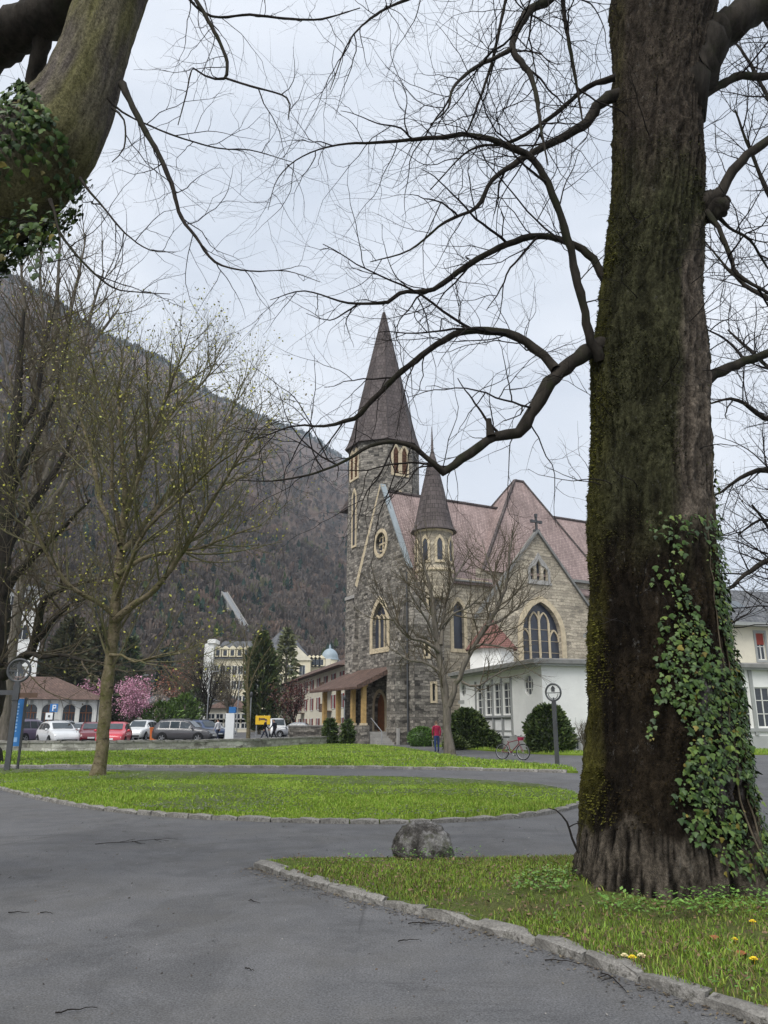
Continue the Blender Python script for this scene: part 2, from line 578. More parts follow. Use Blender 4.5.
def clear_pane():
    m = Mt('clear_pane', 0.05, 0.5)
    t = m.n.new('ShaderNodeBsdfTransparent')
    x = m.n.new('ShaderNodeMixShader')
    x.inputs['Fac'].default_value = 0.10
    m.color((0.5, 0.52, 0.53))
    m.l.new(t.outputs[0], x.inputs[1]); m.l.new(m.b.outputs[0], x.inputs[2])
    m.l.new(x.outputs[0], m.n['Material Output'].inputs['Surface'])
    return m.mat
clear_pane()

def car_paint(name, c, metal=0.0):
    m = Mt(name, 0.28, 0.5, metal)
    k = m.ramp(m.noise(2.5, 4), [(0.3, tuple(x * 0.88 for x in c)), (0.7, c)])
    m.color(k)
    m.b.inputs['Coat Weight'].default_value = 0.6
    m.b.inputs['Coat Roughness'].default_value = 0.08
    return m.mat
for nm, c in dict(white=(0.72, 0.73, 0.73), graphite=(0.075, 0.073, 0.078), silver=(0.40, 0.43, 0.46), red=(0.55, 0.04, 0.06),
                  darkred=(0.16, 0.015, 0.025), blue=(0.035, 0.06, 0.13), grey=(0.24, 0.25, 0.27), black=(0.02, 0.02, 0.023),
                  paleblue=(0.50, 0.57, 0.66), plum=(0.13, 0.10, 0.16), yellow=(0.75, 0.48, 0.02)).items():
    car_paint('paint_' + nm, c)
def lamp_mat(name, c):
    m = Mt(name, 0.15, 0.6)
    m.color(m.ramp(m.noise(20, 2), [(0.3, c), (0.7, tuple(min(1, x * 1.2) for x in c))]))
lamp_mat('lamp_clear', (0.55, 0.57, 0.58))
lamp_mat('lamp_red', (0.35, 0.015, 0.015))
G = MATS
# ------------------------------------------------------------------ ground, road, lawns, kerbs
def inside(P, poly):
    x, y = P[:, 0], P[:, 1]
    r = np.zeros(len(P), dtype=bool)
    n = len(poly)
    for i in range(n):
        x0, y0 = poly[i]; x1, y1 = poly[(i + 1) % n]
        if y0 == y1:
            continue
        c = ((y0 > y) != (y1 > y)) & (x < (x1 - x0) * (y - y0) / (y1 - y0) + x0)
        r ^= c
    return r

def edge_dist(P, poly):
    d = np.full(len(P), 1e9)
    n = len(poly)
    for i in range(n):
        a = np.array(poly[i]); b = np.array(poly[(i + 1) % n])
        ab = b - a
        t = np.clip(((P - a) @ ab) / max(ab @ ab, 1e-9), 0, 1)
        d = np.minimum(d, np.hypot(*(P - a - t[:, None] * ab).T))
    return d

def smooth_line(pts, step):
    """Catmull-Rom through 2d or 3d points, resampled at about step"""
    P = [np.array(p, dtype=float) for p in pts]
    P = [2 * P[0] - P[1]] + P + [2 * P[-1] - P[-2]]
    out = []
    for i in range(1, len(P) - 2):
        p0, p1, p2, p3 = P[i - 1], P[i], P[i + 1], P[i + 2]
        n = max(1, int(np.linalg.norm(p2 - p1) / step))
        for k in range(n):
            t = k / n
            out.append(0.5 * (2 * p1 + (p2 - p0) * t + (2 * p0 - 5 * p1 + 4 * p2 - p3) * t * t + (3 * p1 - p0 - 3 * p2 + p3) * t ** 3))
    out.append(P[-2])
    return out

class Lawn:
    def __init__(self, name, outline, z0, mound, ramp_d, mat, cell, seed):
        self.poly = [(float(p[0]), float(p[1])) for p in outline]
        self.z0, self.mound, self.rd = z0, mound, ramp_d
        rng = np.random.default_rng(seed)
        A = np.array(self.poly)
        lo, hi = A.min(0), A.max(0)
        gx, gy = np.meshgrid(np.arange(lo[0], hi[0], cell), np.arange(lo[1], hi[1], cell))
        Q = np.stack([gx.ravel(), gy.ravel()], 1) + rng.uniform(-.3, .3, (gx.size, 2)) * cell
        Q = Q[inside(Q, self.poly)]
        Q = Q[edge_dist(Q, self.poly) > cell * 0.35]
        pts = [Vector(p) for p in self.poly] + [Vector(p) for p in Q]
        n = len(self.poly)
        r = geometry.delaunay_2d_cdt(pts, [], [list(range(n))], 1, 1e-5)
        V2 = np.array([tuple(v) for v in r[0]])
        V = np.column_stack([V2, self.z(V2)])
        # skirt down to the road
        tri = [tuple(f) for f in r[2]]
        me = bpy.data.meshes.new(name)
        nb = len(V)
        sk = [(p[0], p[1], -0.05) for p in self.poly]
        top = [(p[0], p[1], z0) for p in self.poly]
        fs = tri + [(nb + i, nb + (i + 1) % n, nb + n + (i + 1) % n, nb + n + i) for i in range(n)]
        me.from_pydata([tuple(v) for v in V] + sk + top, [], fs)
        me.materials.append(mat)
        for p in me.polygons:
            p.use_smooth = True
        self.o = link(name, me, None, 'structure')
    def z(self, P):
        d = edge_dist(P, self.poly)
        n = np.array([noise.noise((p[0] * 0.5, p[1] * 0.5, 3.1)) for p in P]) if len(P) < 60000 else np.sin(P[:, 0] * 1.3) * np.cos(P[:, 1] * 1.1) * 0.5
        k = np.clip(d / self.rd, 0, 1)
        return self.z0 + self.mound * k * (2 - k) + 0.02 * np.clip(n, -1, 1) * k
    def scatter(self, rng, n, keep=None):
        A = np.array(self.poly)
        lo, hi = A.min(0), A.max(0)
        Q = rng.uniform(lo, hi, (n, 2))
        Q = Q[inside(Q, self.poly)]
        if keep is not None:
            Q = Q[keep(Q)]
        return np.column_stack([Q, self.z(Q)])

def blades(name, P, rng, h, w, cols, lean=0.5, label=None, cat=None, patch=None):
    """P (n,3) roots -> bent triangular blades, one stuff object"""
    n = len(P)
    a = rng.uniform(0, 2 * math.pi, n)
    hh = h * rng.uniform(0.45, 1.25, n)
    if patch is not None:
        hh = hh * patch(P)
    ww = w * rng.uniform(0.6, 1.3, n)
    ln = lean * hh * rng.uniform(0.1, 1.2, n)
    b = rng.uniform(0, 2 * math.pi, n)
    sx, sy = np.cos(a) * ww / 2, np.sin(a) * ww / 2
    dx, dy = np.cos(b) * ln, np.sin(b) * ln
    z = np.zeros(n)
    v0 = P + np.stack([-sx, -sy, z - 0.01], 1)
    v1 = P + np.stack([sx, sy, z - 0.01], 1)
    v2 = P + np.stack([dx * 0.35 - sx * 0.7, dy * 0.35 - sy * 0.7, hh * 0.6], 1)
    v3 = P + np.stack([dx * 0.35 + sx * 0.7, dy * 0.35 + sy * 0.7, hh * 0.6], 1)
    v4 = P + np.stack([dx, dy, hh], 1)
    V = np.stack([v0, v1, v2, v3, v4], 1).reshape(-1, 3)
    i = np.arange(n)[:, None] * 5
    T = np.concatenate([i + np.array([[0, 1, 3]]), i + np.array([[0, 3, 2]]), i + np.array([[2, 3, 4]])], 0)
    cols = np.array(cols)
    c = cols[rng.integers(0, len(cols), n)] * rng.uniform(0.75, 1.25, (n, 1))
    me = np_mesh(name, V, T, G['blade'], col=np.repeat(c, 5, 0))
    o = link(name, me, None, 'stuff')
    return tag(o, label, cat)

# far ground to the horizon, and the asphalt of the street and the car park
b = MB(); b.face([(-3200, -60, -0.03), (3200, -60, -0.03), (3200, 3400, -0.03), (-3200, 3400, -0.03)])
b.build('ground', G['far_ground'], None, 'structure')
b = MB()
for ix in range(-8, 8):
    for iy in range(-1, 11):
        x0, y0 = ix * 15.0, iy * 15.0
        b.face([(x0, y0, 0), (x0 + 15, y0, 0), (x0 + 15, y0 + 15, 0), (x0, y0 + 15, 0)])
b.build('road', G['asphalt'], None, 'structure')

KZ = 0.07
px = lambda L, z=KZ: [gnd(x, y, z).xy for x, y in L]
# oval lawn between the two streets
oval_front = px([(-60, 775), (-30, 780), (0, 786), (40, 796), (100, 806), (170, 812.5), (250, 816.5), (350, 819), (430, 818.5), (500, 815), (545, 810.5), (572, 804.5), (583, 799)])
oval_back = px([(583, 799), (572, 793), (540, 787.5), (480, 783), (400, 780), (300, 777), (200, 775), (100, 773), (0, 771.5), (-60, 771), (-60, 775)])
of = smooth_line(oval_front, 0.5)
ob = smooth_line(oval_back, 0.8)
LAWN_OVAL = Lawn('lawn', of[:-1] + ob[:-1], KZ, 0.12, 2.5, G['lawn_soil'], 0.8, 1)
# lawn behind the second street, up to the low wall
back_out = px([(-70, 766), (0, 765.5), (100, 765.5), (250, 766), (400, 767), (500, 769), (560, 770.5), (578, 771), (571, 768.5), (545, 765), (500, 761.5), (470, 758.5), (440, 754.5), (405, 748.5), (372, 745.5), (352, 744.6)])
wall_line = [gnd(x, y).xy for x, y in ((343, 744.2), (318, 745.8), (250, 749.6), (150, 752.2), (60, 753.4), (-80, 754.2))]
back_poly = smooth_line(back_out, 1.0) + [(p.x, p.y - 0.15) for p in wall_line]
LAWN_BACK = Lawn('lawn', back_poly, KZ, 0.03, 2.5, G['lawn_soil'], 1.2, 2)
# strip of lawn along the parish hall
strip = [(3.4, 57.5), (5.4, 50.0), (8.2, 42.6), (11.5, 40.6), (16, 41.2), (30, 44.0), (30, 49.0), (9.3, 44.4), (5.9, 56.2)]
LAWN_HALL = Lawn('lawn', smooth_line(strip + [strip[0]], 1.0)[:-1], KZ, 0.06, 1.5, G['lawn_soil'], 0.9, 3)
# verge with the old tree
verge_front_px = [(258, 859), (300, 871), (350, 886), (400, 898), (450, 910), (500, 921.5), (560, 938), (600, 951), (650, 969), (700, 985), (768, 1006), (860, 1040), (1000, 1100)]
vf = smooth_line(px(verge_front_px, 0.08), 0.3)
vb = smooth_line(px([(258, 859), (285, 856), (340, 855), (420, 855), (520, 855), (600, 855), (700, 855), (800, 856), (1000, 862)], 0.08), 0.5)
LAWN_VERGE = Lawn('verge', vf + list(reversed(vb))[:-1], 0.055, 0.05, 1.2, G['verge_soil'], 0.28, 4)

# kerb stones, each one its own block
def stone_mesh(seed, L, W, H, j=0.018, n=3):
    """rough block, x along kerb, top edges worn"""
    r = random.Random(seed)
    V, Fs = [], []
    prof = [(-W/2, -0.06), (-W/2, H * 0.8), (-W/2 + 0.03, H), (W/2 - 0.02, H * 0.99), (W/2, H * 0.86), (W/2, -0.06)]
    for i in range(n + 1):
        x = -L / 2 + L * i / n
        e = 0.012 if i in (0, n) else 0.0
        for (y, z) in prof:
            V.append((x + r.uniform(-j, j) * 0.6, y + r.uniform(-j, j), z - (e if z > 0 else 0) + r.uniform(-j, j) * (0.8 if z > 0 else 0)))
    k = len(prof)
    for i in range(n):
        for q in range(k - 1):
            Fs.append((i*k + q, (i+1)*k + q, (i+1)*k + q + 1, i*k + q + 1))
    Fs.append(tuple(reversed(range(k)))); Fs.append(tuple(n * k + q for q in range(k)))
    Fs = [tuple(reversed(f)) for f in Fs]
    me = bpy.data.meshes.new('kerb_stone')
    me.from_pydata(V, [], Fs)
    me.materials.append(G['kerb_stone'])
    me.validate()
    return me

def kerb(name, line, lens, W, H, z, seed, variants=6, maxn=250, j=0.015, label=None):
    root = bpy.data.objects.new(name, None); COL.objects.link(root)
    tag(root, label, None, None, 'structure')
    r = random.Random(seed)
    base = {}
    P = [Vector((p[0], p[1])) for p in line]
    acc = [0.0]
    for a, c in zip(P, P[1:]):
        acc.append(acc[-1] + (c - a).length)
    def pos(s):
        for i in range(len(acc) - 1):
            if s <= acc[i + 1]:
                t = (s - acc[i]) / max(acc[i + 1] - acc[i], 1e-6)
                return P[i].lerp(P[i + 1], t)
        return P[-1]
    s, cnt = 0.0, 0
    while s < acc[-1] - lens[0] * 0.6 and cnt < maxn:
        L = r.uniform(*lens)
        q = round(L / 0.12)
        key = (q, r.randrange(variants))
        if key not in base:
            base[key] = stone_mesh(seed * 100 + len(base), q * 0.12 - 0.014, W, H, j)
        a, c = pos(s), pos(min(s + q * 0.12, acc[-1]))
        o = link('kerb_stone', base[key], root)
        m = (a + c) / 2
        o.location = (m.x, m.y, z + r.uniform(-0.012, 0.008))
        o.rotation_euler = (r.uniform(-.04, .04), r.uniform(-.02, .02), math.atan2(c.y - a.y, c.x - a.x) + r.uniform(-.03, .03))
        s += q * 0.12
        cnt += 1
    return root

vfo = [v for v in vf if v[1] > 3.2]
kerb('kerb', vfo, (0.4, 0.9), 0.125, 0.07, 0.0, 11, j=0.02)
kerb('kerb', of, (0.34, 0.6), 0.11, 0.08, 0.0, 12)
kerb('kerb', [v for v in smooth_line(px([(-70, 766), (0, 765.5), (100, 765.5), (250, 766), (400, 767), (500, 769), (560, 770.5), (578, 771)]), 1.0)], (0.8, 1.2), 0.15, 0.105, 0.0, 13)

# grass
rng = np.random.default_rng(5)
GREENS = [(0.18, 0.30, 0.028), (0.225, 0.355, 0.033), (0.27, 0.375, 0.045), (0.145, 0.25, 0.026), (0.30, 0.34, 0.08)]
def patchy(P):
    return np.clip(1.0 + 0.45 * np.sin(P[:, 0] * 1.1 + 2 * np.sin(P[:, 1] * 0.7)) * np.cos(P[:, 1] * 0.9), 0.5, 1.5)
blades('grass', LAWN_OVAL.scatter(rng, 420000), rng, 0.052, 0.013, GREENS, 0.7, 'short green grass of the oval lawn', 'grass', patchy)
blades('grass', LAWN_BACK.scatter(rng, 150000, lambda Q: (np.abs(Q[:, 0]) < 34)), rng, 0.09, 0.04, GREENS, 0.7, 'green grass of the lawn below the low stone wall', 'grass', patchy)
blades('grass', LAWN_HALL.scatter(rng, 40000), rng, 0.10, 0.04, GREENS, 0.7, 'strip of grass along the white parish hall', 'grass', patchy)
def near(Q):
    d = np.hypot(Q[:, 0], Q[:, 1])
    m = (d < 13) & (Q[:, 0] < 9.5)
    n = np.array([noise.noise((q[0] * 0.9, q[1] * 0.9, 0.4)) + 0.6 * noise.noise((q[0] * 3.1, q[1] * 3.1, 1.4)) for q in Q])
    return m & (rng.random(len(Q)) < np.clip(0.55 + n * 1.3, 0.06, 1.0))
VG = [(0.15, 0.25, 0.025), (0.20, 0.30, 0.032), (0.23, 0.28, 0.045), (0.11, 0.19, 0.022), (0.16, 0.26, 0.028), (0.23, 0.18, 0.075), (0.13, 0.09, 0.05)]
def verge_h(P):
    return np.clip(0.8 + 0.8 * np.array([noise.noise((p[0] * 0.8, p[1] * 0.8, 7.0)) for p in P]), 0.4, 1.8)
blades('grass', LAWN_VERGE.scatter(rng, 200000, near), rng, 0.045, 0.008, VG, 1.0, 'thin worn grass of the verge round the old tree', 'grass', verge_h)

# grit and leaf crumbs gathered on the asphalt along the near kerb
def kerb_litter():
    L = np.array([(v[0], v[1]) for v in vfo])
    k = rng.integers(0, len(L) - 1, 1500)
    t = L[k + 1] - L[k]; t = t / np.linalg.norm(t, axis=1, keepdims=True)
    nrm = np.stack([t[:, 1], -t[:, 0]], 1)
    nrm *= np.where(nrm[:, 1] > 0, -1, 1)[:, None]
    P = L[k] + (L[k + 1] - L[k]) * rng.random((1500, 1)) + nrm * (0.085 + rng.exponential(0.09, (1500, 1)))
    n = len(P)
    P = np.column_stack([P, np.full(n, 0.006)])
    a = rng.uniform(0, 6.28, n); s = rng.uniform(0.004, 0.02, (n, 1))
    d = np.stack([np.cos(a), np.sin(a), rng.normal(0, .2, n)], 1); e = np.stack([-np.sin(a), np.cos(a), rng.normal(0, .2, n)], 1) * 0.5
    V = np.stack([P - d * s, P + e * s, P + d * s, P - e * s], 1); V[:, :, 2] = np.abs(V[:, :, 2]) + 0.002
    C = np.array([(0.05, 0.04, 0.03), (0.11, 0.08, 0.05), (0.08, 0.075, 0.065), (0.16, 0.13, 0.08)])[rng.integers(0, 4, n)]
    o = link('leaf_litter', np_mesh('leaf_litter', V.reshape(-1, 3), np.arange(n * 4).reshape(-1, 4), G['leafy'], col=np.repeat(C, 4, 0)), None, 'stuff')
    tag(o, 'dark leaf crumbs and grit lying along the near kerb', 'litter')
kerb_litter()
def grit():
    n = 2600
    x = rng.uniform(-5, 4.5, n); y = rng.uniform(2.6, 14, n)
    P = np.column_stack([x, y, np.full(n, 0.003)])
    Q = P[:, :2]
    P = P[~inside(Q, LAWN_VERGE.poly) & ~inside(Q, LAWN_OVAL.poly)]
    n = len(P)
    a = rng.uniform(0, 6.28, n); s = (0.003 + rng.exponential(0.0035, (n, 1)))
    d = np.stack([np.cos(a), np.sin(a), np.zeros(n)], 1); e = np.stack([-np.sin(a), np.cos(a), np.zeros(n)], 1)
    V = np.stack([P - d * s, P + e * s * .6, P + d * s, P - e * s * .6], 1); V[:, 1:3, 2] += s * .5
    C = np.array([(0.035, 0.03, 0.025), (0.06, 0.05, 0.04), (0.24, 0.23, 0.21), (0.10, 0.07, 0.045)])[rng.integers(0, 4, n)]
    o = link('grit', np_mesh('grit', V.reshape(-1, 3), np.arange(n * 4).reshape(-1, 4), G['leafy'], col=np.repeat(C, 4, 0)), None, 'stuff')
    tag(o, 'fine grit and crumbs strewn over the near asphalt', 'grit')
grit()
# daisies, too many to count
def daisies(lawn, n, keep, s, label):
    P = lawn.scatter(rng, n, keep)
    k = len(P)
    P = P + np.array([0, 0, 0.075])
    ang = np.arange(5) * 2 * math.pi / 5
    R = s * rng.uniform(0.6, 1.2, k)
    ring = np.stack([np.cos(ang), np.sin(ang), np.zeros(5)], 1)
    V = (P[:, None, :] + ring[None] * R[:, None, None])
    V[:, :, 2] += rng.uniform(-.3, .3, (k, 5)) * s + (ring[None, :, 1] * R[:, None]) * -0.5
    T = np.concatenate([np.arange(k)[:, None] * 5 + np.array([[0, i, i + 1]]) for i in (1, 2, 3)], 0)
    c = np.tile(np.array([[0.62, 0.62, 0.58]]), (k * 5, 1))
    o = link('daisies', np_mesh('daisies', V.reshape(-1, 3), T, G['leafy'], col=c), None, 'stuff')
    tag(o, label, 'flowers')
def daisy_patch(Q):
    n = np.array([noise.noise((q[0] * 0.28, q[1] * 0.45, 9.0)) for q in Q])
    return rng.random(len(Q)) < np.clip((n + 0.12) * 2.2, 0, 1)
daisies(LAWN_OVAL, 80000, daisy_patch, 0.02, 'white daisies strewn over the oval lawn')
daisies(LAWN_BACK, 22000, daisy_patch, 0.035, 'white daisies strewn over the lawn below the wall')

# car park behind the low wall, a little higher than the lawn
CPZ = 0.20
b = MB()
cp = [(p.x - 0.15, p.y + 0.25) for p in wall_line] + [(-110, 43), (-110, 165), (-8, 165), (-9, 100), (-7.5, 76)]
b.prism(list(reversed(cp)), -0.1, CPZ)
b.build('car_park', G['asphalt'], None, 'structure')
# low rubble wall with capping stones
def low_wall():
    root = thing('stone_wall', 'low grey rubble wall with flat capping stones between lawn and car park', 'wall', (wall_line[2].x, wall_line[2].y, 0))
    off = Vector((-root.location.x, -root.location.y))
    L = smooth_line(wall_line, 0.8)
    H = lambda p: 0.58 + 0.05 * noise.noise((p[0] * .4, p[1] * .4, 0))
    b = MB()
    P = [Vector((p[0], p[1])) + off for p in L]
    side = []
    for i, p in enumerate(P):
        t = (P[min(i+1, len(P)-1)] - P[max(i-1, 0)]).normalized()
        side.append(Vector((-t.y, t.x)))
    for i in range(len(P) - 1):
        a, c, s, u = P[i], P[i+1], side[i], side[i+1]
        h0, h1 = H(L[i]), H(L[i+1])
        A, B_, C, D = a + s*.2, a - s*.2, c + u*.2, c - u*.2
        b.face([(A.x, A.y, -.05), (A.x, A.y, h0), (C.x, C.y, h1), (C.x, C.y, -.05)])
        b.face([(B_.x, B_.y, -.05), (D.x, D.y, -.05), (D.x, D.y, h1), (B_.x, B_.y, h0)])
        b.face([(A.x, A.y, h0), (B_.x, B_.y, h0), (D.x, D.y, h1), (C.x, C.y, h1)])
    for i in (0, len(P) - 1):
        a, s = P[i], side[i]
        b.face([(a.x + s.x*.2, a.y + s.y*.2, -.05), (a.x - s.x*.2, a.y - s.y*.2, -.05), (a.x - s.x*.2, a.y - s.y*.2, H(L[i])), (a.x + s.x*.2, a.y + s.y*.2, H(L[i]))])
    b.build('wall_body', G['rubble_wall'], root)
    r = random.Random(3)
    bases = [stone_mesh(900 + k, 0.76, 0.46, 0.08, 0.02) for k in range(6)]
    for i in range(len(P) - 1):
        a, c = P[i], P[i+1]
        o = link('cap_stone', r.choice(bases), root)
        m = (a + c) / 2
        o.location = (m.x, m.y, (H(L[i]) + H(L[i+1])) / 2 + 0.012)
        o.rotation_euler = (0, 0, math.atan2(c.y - a.y, c.x - a.x))
        o.scale = ((c - a).length / 0.77, 1, 1)
low_wall()

# boulder on the tip of the verge
def boulder():
    p = gnd(422, 859)
    me = bpy.data.meshes.new('boulder')
    V, Fs = [], []
    nu, nv = 40, 20
    for j in range(nv + 1):
        ph = -0.35 + (math.pi / 2 + 0.35) * j / nv
        for i in range(nu):
            th = 2 * math.pi * i / nu
            d = Vector((math.cos(th) * math.cos(ph), math.sin(th) * math.cos(ph), math.sin(ph)))
            k = 1 + 0.08 * noise.noise(d * 1.6 + Vector((3, 1, 5))) + 0.08 * noise.noise(d * 4 + Vector((1, 7, 2))) + 0.035 * noise.noise(d * 11)
            q = Vector((d.x * 0.36, d.y * 0.30, max(d.z, -0.3) * 0.325)) * k
            q.z = q.z if d.z < 0.6 else q.z * 0.98
            V.append(tuple(q + Vector((0.05 * max(0, -d.z), 0, 0))))
    for j in range(nv):
        for i in range(nu):
            Fs.append((j*nu + i, j*nu + (i+1) % nu, (j+1)*nu + (i+1) % nu, (j+1)*nu + i))
    Fs.append(tuple(nv * nu + i for i in range(nu)))
    me.from_pydata(V, [], Fs)
    for q in me.polygons: q.use_smooth = True
    m = Mt('boulder_rock', 0.95, 0.15)
    c = m.ramp(m.noise(3.2, 6, 0.75), [(0.36, (0.03, 0.028, 0.025)), (0.47, (0.10, 0.093, 0.085)), (0.56, (0.26, 0.25, 0.24)), (0.66, (0.48, 0.47, 0.45))])
    c = m.mix(m.ramp(m.noise(5, 5, 0.8), [(0.52, 0), (0.68, 0.8)]), c, (0.06, 0.065, 0.025))
    c = m.mix(1.0, c, m.ramp(m.noise(40, 4, 0.8), [(0.3, 0.55), (0.7, 1.3)]), 'MULTIPLY')
    m.color(c); m.bump(m.noise(16, 6, 0.75), 1.0, 0.05)
    me.materials.append(m.mat)
    o = link('boulder', me)
    o.location = (p.x, p.y - 0.12, 0.12)
    tag(o, 'grey mossy boulder on the tip of the grass verge', 'boulder')
boulder()
# ------------------------------------------------------------------ trees
class Tubes:
    def __init__(self):
        self.g = {}
        self.tips = []
    def add(self, pts, rad, sides):
        self.g.setdefault((len(pts), sides), []).append((pts, rad))
    def arrays(self, off=(0, 0, 0)):
        Vs, Fs, base = [], [], 0
        for (n, s), L in self.g.items():
            P = np.array([[tuple(p) for p in a] for a, _ in L], dtype=float)
            R = np.array([r for _, r in L], dtype=float)
            T = np.gradient(P, axis=1)
            T /= np.maximum(np.linalg.norm(T, axis=2, keepdims=True), 1e-9)
            m = np.abs(P[:, -1] - P[:, 0])
            ref = np.eye(3)[np.argmin(m, axis=1)][:, None, :]
            S = np.cross(T, np.broadcast_to(ref, T.shape))
            S /= np.maximum(np.linalg.norm(S, axis=2, keepdims=True), 1e-9)
            U = np.cross(S, T)
            a = 2 * np.pi * np.arange(s) / s
            ring = S[:, :, None, :] * np.cos(a)[None, None, :, None] + U[:, :, None, :] * np.sin(a)[None, None, :, None]
            V = (P[:, :, None, :] + ring * R[:, :, None, None]).reshape(-1, 3)
            B = len(L)
            i = np.arange(n - 1)[:, None]; k = np.arange(s)[None, :]
            q = np.stack(np.broadcast_arrays(i*s + k, i*s + (k+1) % s, (i+1)*s + (k+1) % s, (i+1)*s + k), -1).reshape(-1, 4)
            Fq = (np.arange(B)[:, None, None] * (n * s) + q[None]).reshape(-1, 4) + base
            Vs.append(V); Fs.append(Fq); base += len(V)
        return np.concatenate(Vs) - np.array(off), np.concatenate(Fs)
    def build(self, name, mat, parent, off, kind=None, smooth=True):
        V, Fq = self.arrays(off)
        return link(name, np_mesh(name, V, Fq, mat, smooth), parent, kind)

def rvec(r):
    return Vector((r.gauss(0, 1), r.gauss(0, 1), r.gauss(0, 1)))

def walk(r, p, d, L, n, wander, up, curl=None):
    pts = [p.copy()]
    d = d.normalized()
    st = L / n
    for i in range(n):
        d = d + rvec(r) * wander + Vector((0, 0, up))
        if curl is not None:
            d = d + curl
        d.normalize()
        p = p + d * st
        pts.append(p.copy())
    return pts, d

def branch_dir(r, t, ang):
    """a direction at angle ang from t, random roll"""
    x = t.cross(rvec(r))
    if x.length < 1e-5:
        x = Vector((1, 0, 0))
    x.normalize()
    return (t * math.cos(ang) + x * math.sin(ang)).normalized()

def sprout(T, r, pts, rad, lv, prm, tips=None):
    """side shoots along a limb. prm: list per level of dict(gap,len,ang,wander,up,r,n,sides,from)"""
    if lv >= len(prm):
        return
    q = prm[lv]
    s_acc = 0.0
    tot = sum((b - a).length for a, b in zip(pts, pts[1:]))
    nxt = tot * q.get('start', 0.1) + r.uniform(0, q['gap'])
    for i, (a, b) in enumerate(zip(pts, pts[1:])):
        sl = (b - a).length
        while nxt < s_acc + sl:
            f = (nxt - s_acc) / max(sl, 1e-6)
            p = a.lerp(b, f)
            t = (b - a).normalized()
            k = nxt / tot
            rr = rad[i] * (1 - f) + rad[i + 1] * f
            L = q['len'] * r.uniform(0.45, 1.25) * (1.15 - q.get('fall', 0.5) * k)
            d = branch_dir(r, t, math.radians(q['ang']) * r.uniform(0.7, 1.35))
            d = (d + Vector(q.get('bias', (0, 0, 0)))).normalized()
            n = q['n']
            P, dd = walk(r, p, d, L, n, q['wander'], q['up'])
            r0 = min(rr * 0.75, q['r'] * r.uniform(0.7, 1.2) * (1.1 - 0.4 * k))
            R = [r0 * (1 - 0.75 * j / n) for j in range(n + 1)]
            T.add(P, R, q['sides'])
            if lv == len(prm) - 1 or r.random() < 0.3:
                T.tips.append((P[-1], dd))
                if lv == len(prm) - 1:
                    T.tips.append((P[n // 2], dd))
            sprout(T, r, P, R, lv + 1, prm)
            nxt += q['gap'] * r.uniform(0.5, 1.5)
        s_acc += sl

def limb_path(spec, jitter=0.0, r=None, step=0.12, rs=1.0):
    """spec: list of (px, py, Y, radius_px) -> smooth world path and radii"""
    pts = [at(x, y, Y) for x, y, Y, _ in spec]
    rad = [w * rs * mpp(x, y, Y) for x, y, Y, w in spec]
    Q = smooth_line([(*p, w) for p, w in zip(pts, rad)], step)
    P = [Vector(q[:3]) for q in Q]
    R = [max(0.002, q[3]) for q in Q]
    if r is not None and jitter:
        for i in range(1, len(P) - 1):
            P[i] += rvec(r) * jitter * R[i]
            R[i] *= 1 + r.uniform(-0.10, 0.12)
    return P, R

def spec2(L, Y0, Y1, r0=None):
    n = len(L)
    return [(x, y, Y0 + (Y1 - Y0) * i / (n - 1), w) for i, (x, y, w) in enumerate(L)]

def leaves(name, tips, r, per, size, spread, cols, mat, parent, off, kind=None, flat=0.0):
    """small folded leaf faces round the given points"""
    nr = np.random.default_rng(r.randrange(10**6))
    P = np.array([tuple(t[0]) for t in tips])
    P = np.repeat(P, per, 0)
    n = len(P)
    P = P + nr.normal(0, spread, (n, 3))
    a = nr.normal(0, 1, (n, 3)); a[:, 2] *= (1 - flat); a /= np.linalg.norm(a, axis=1, keepdims=True)
    b = nr.normal(0, 1, (n, 3)); b -= (b * a).sum(1, keepdims=True) * a; b /= np.linalg.norm(b, axis=1, keepdims=True)
    s = size * nr.uniform(0.5, 1.3, (n, 1))
    V = np.stack([P, P + a * s * 0.5 + b * s * 0.32, P + a * s, P + a * s * 0.5 - b * s * 0.32], 1).reshape(-1, 3) - np.array(off)
    Fq = np.arange(n * 4).reshape(-1, 4)
    cols = np.array(cols)
    c = np.repeat(cols[nr.integers(0, len(cols), n)] * nr.uniform(0.75, 1.25, (n, 1)), 4, 0)
    return link(name, np_mesh(name, V, Fq, mat, col=c), parent, kind)

# ---- the old tree on the verge
def radius_at(z, prof):
    for (z0, r0), (z1, r1) in zip(prof, prof[1:]):
        if z <= z1:
            k = (z - z0) / (z1 - z0)
            return r0 + (r1 - r0) * k
    return prof[-1][1]

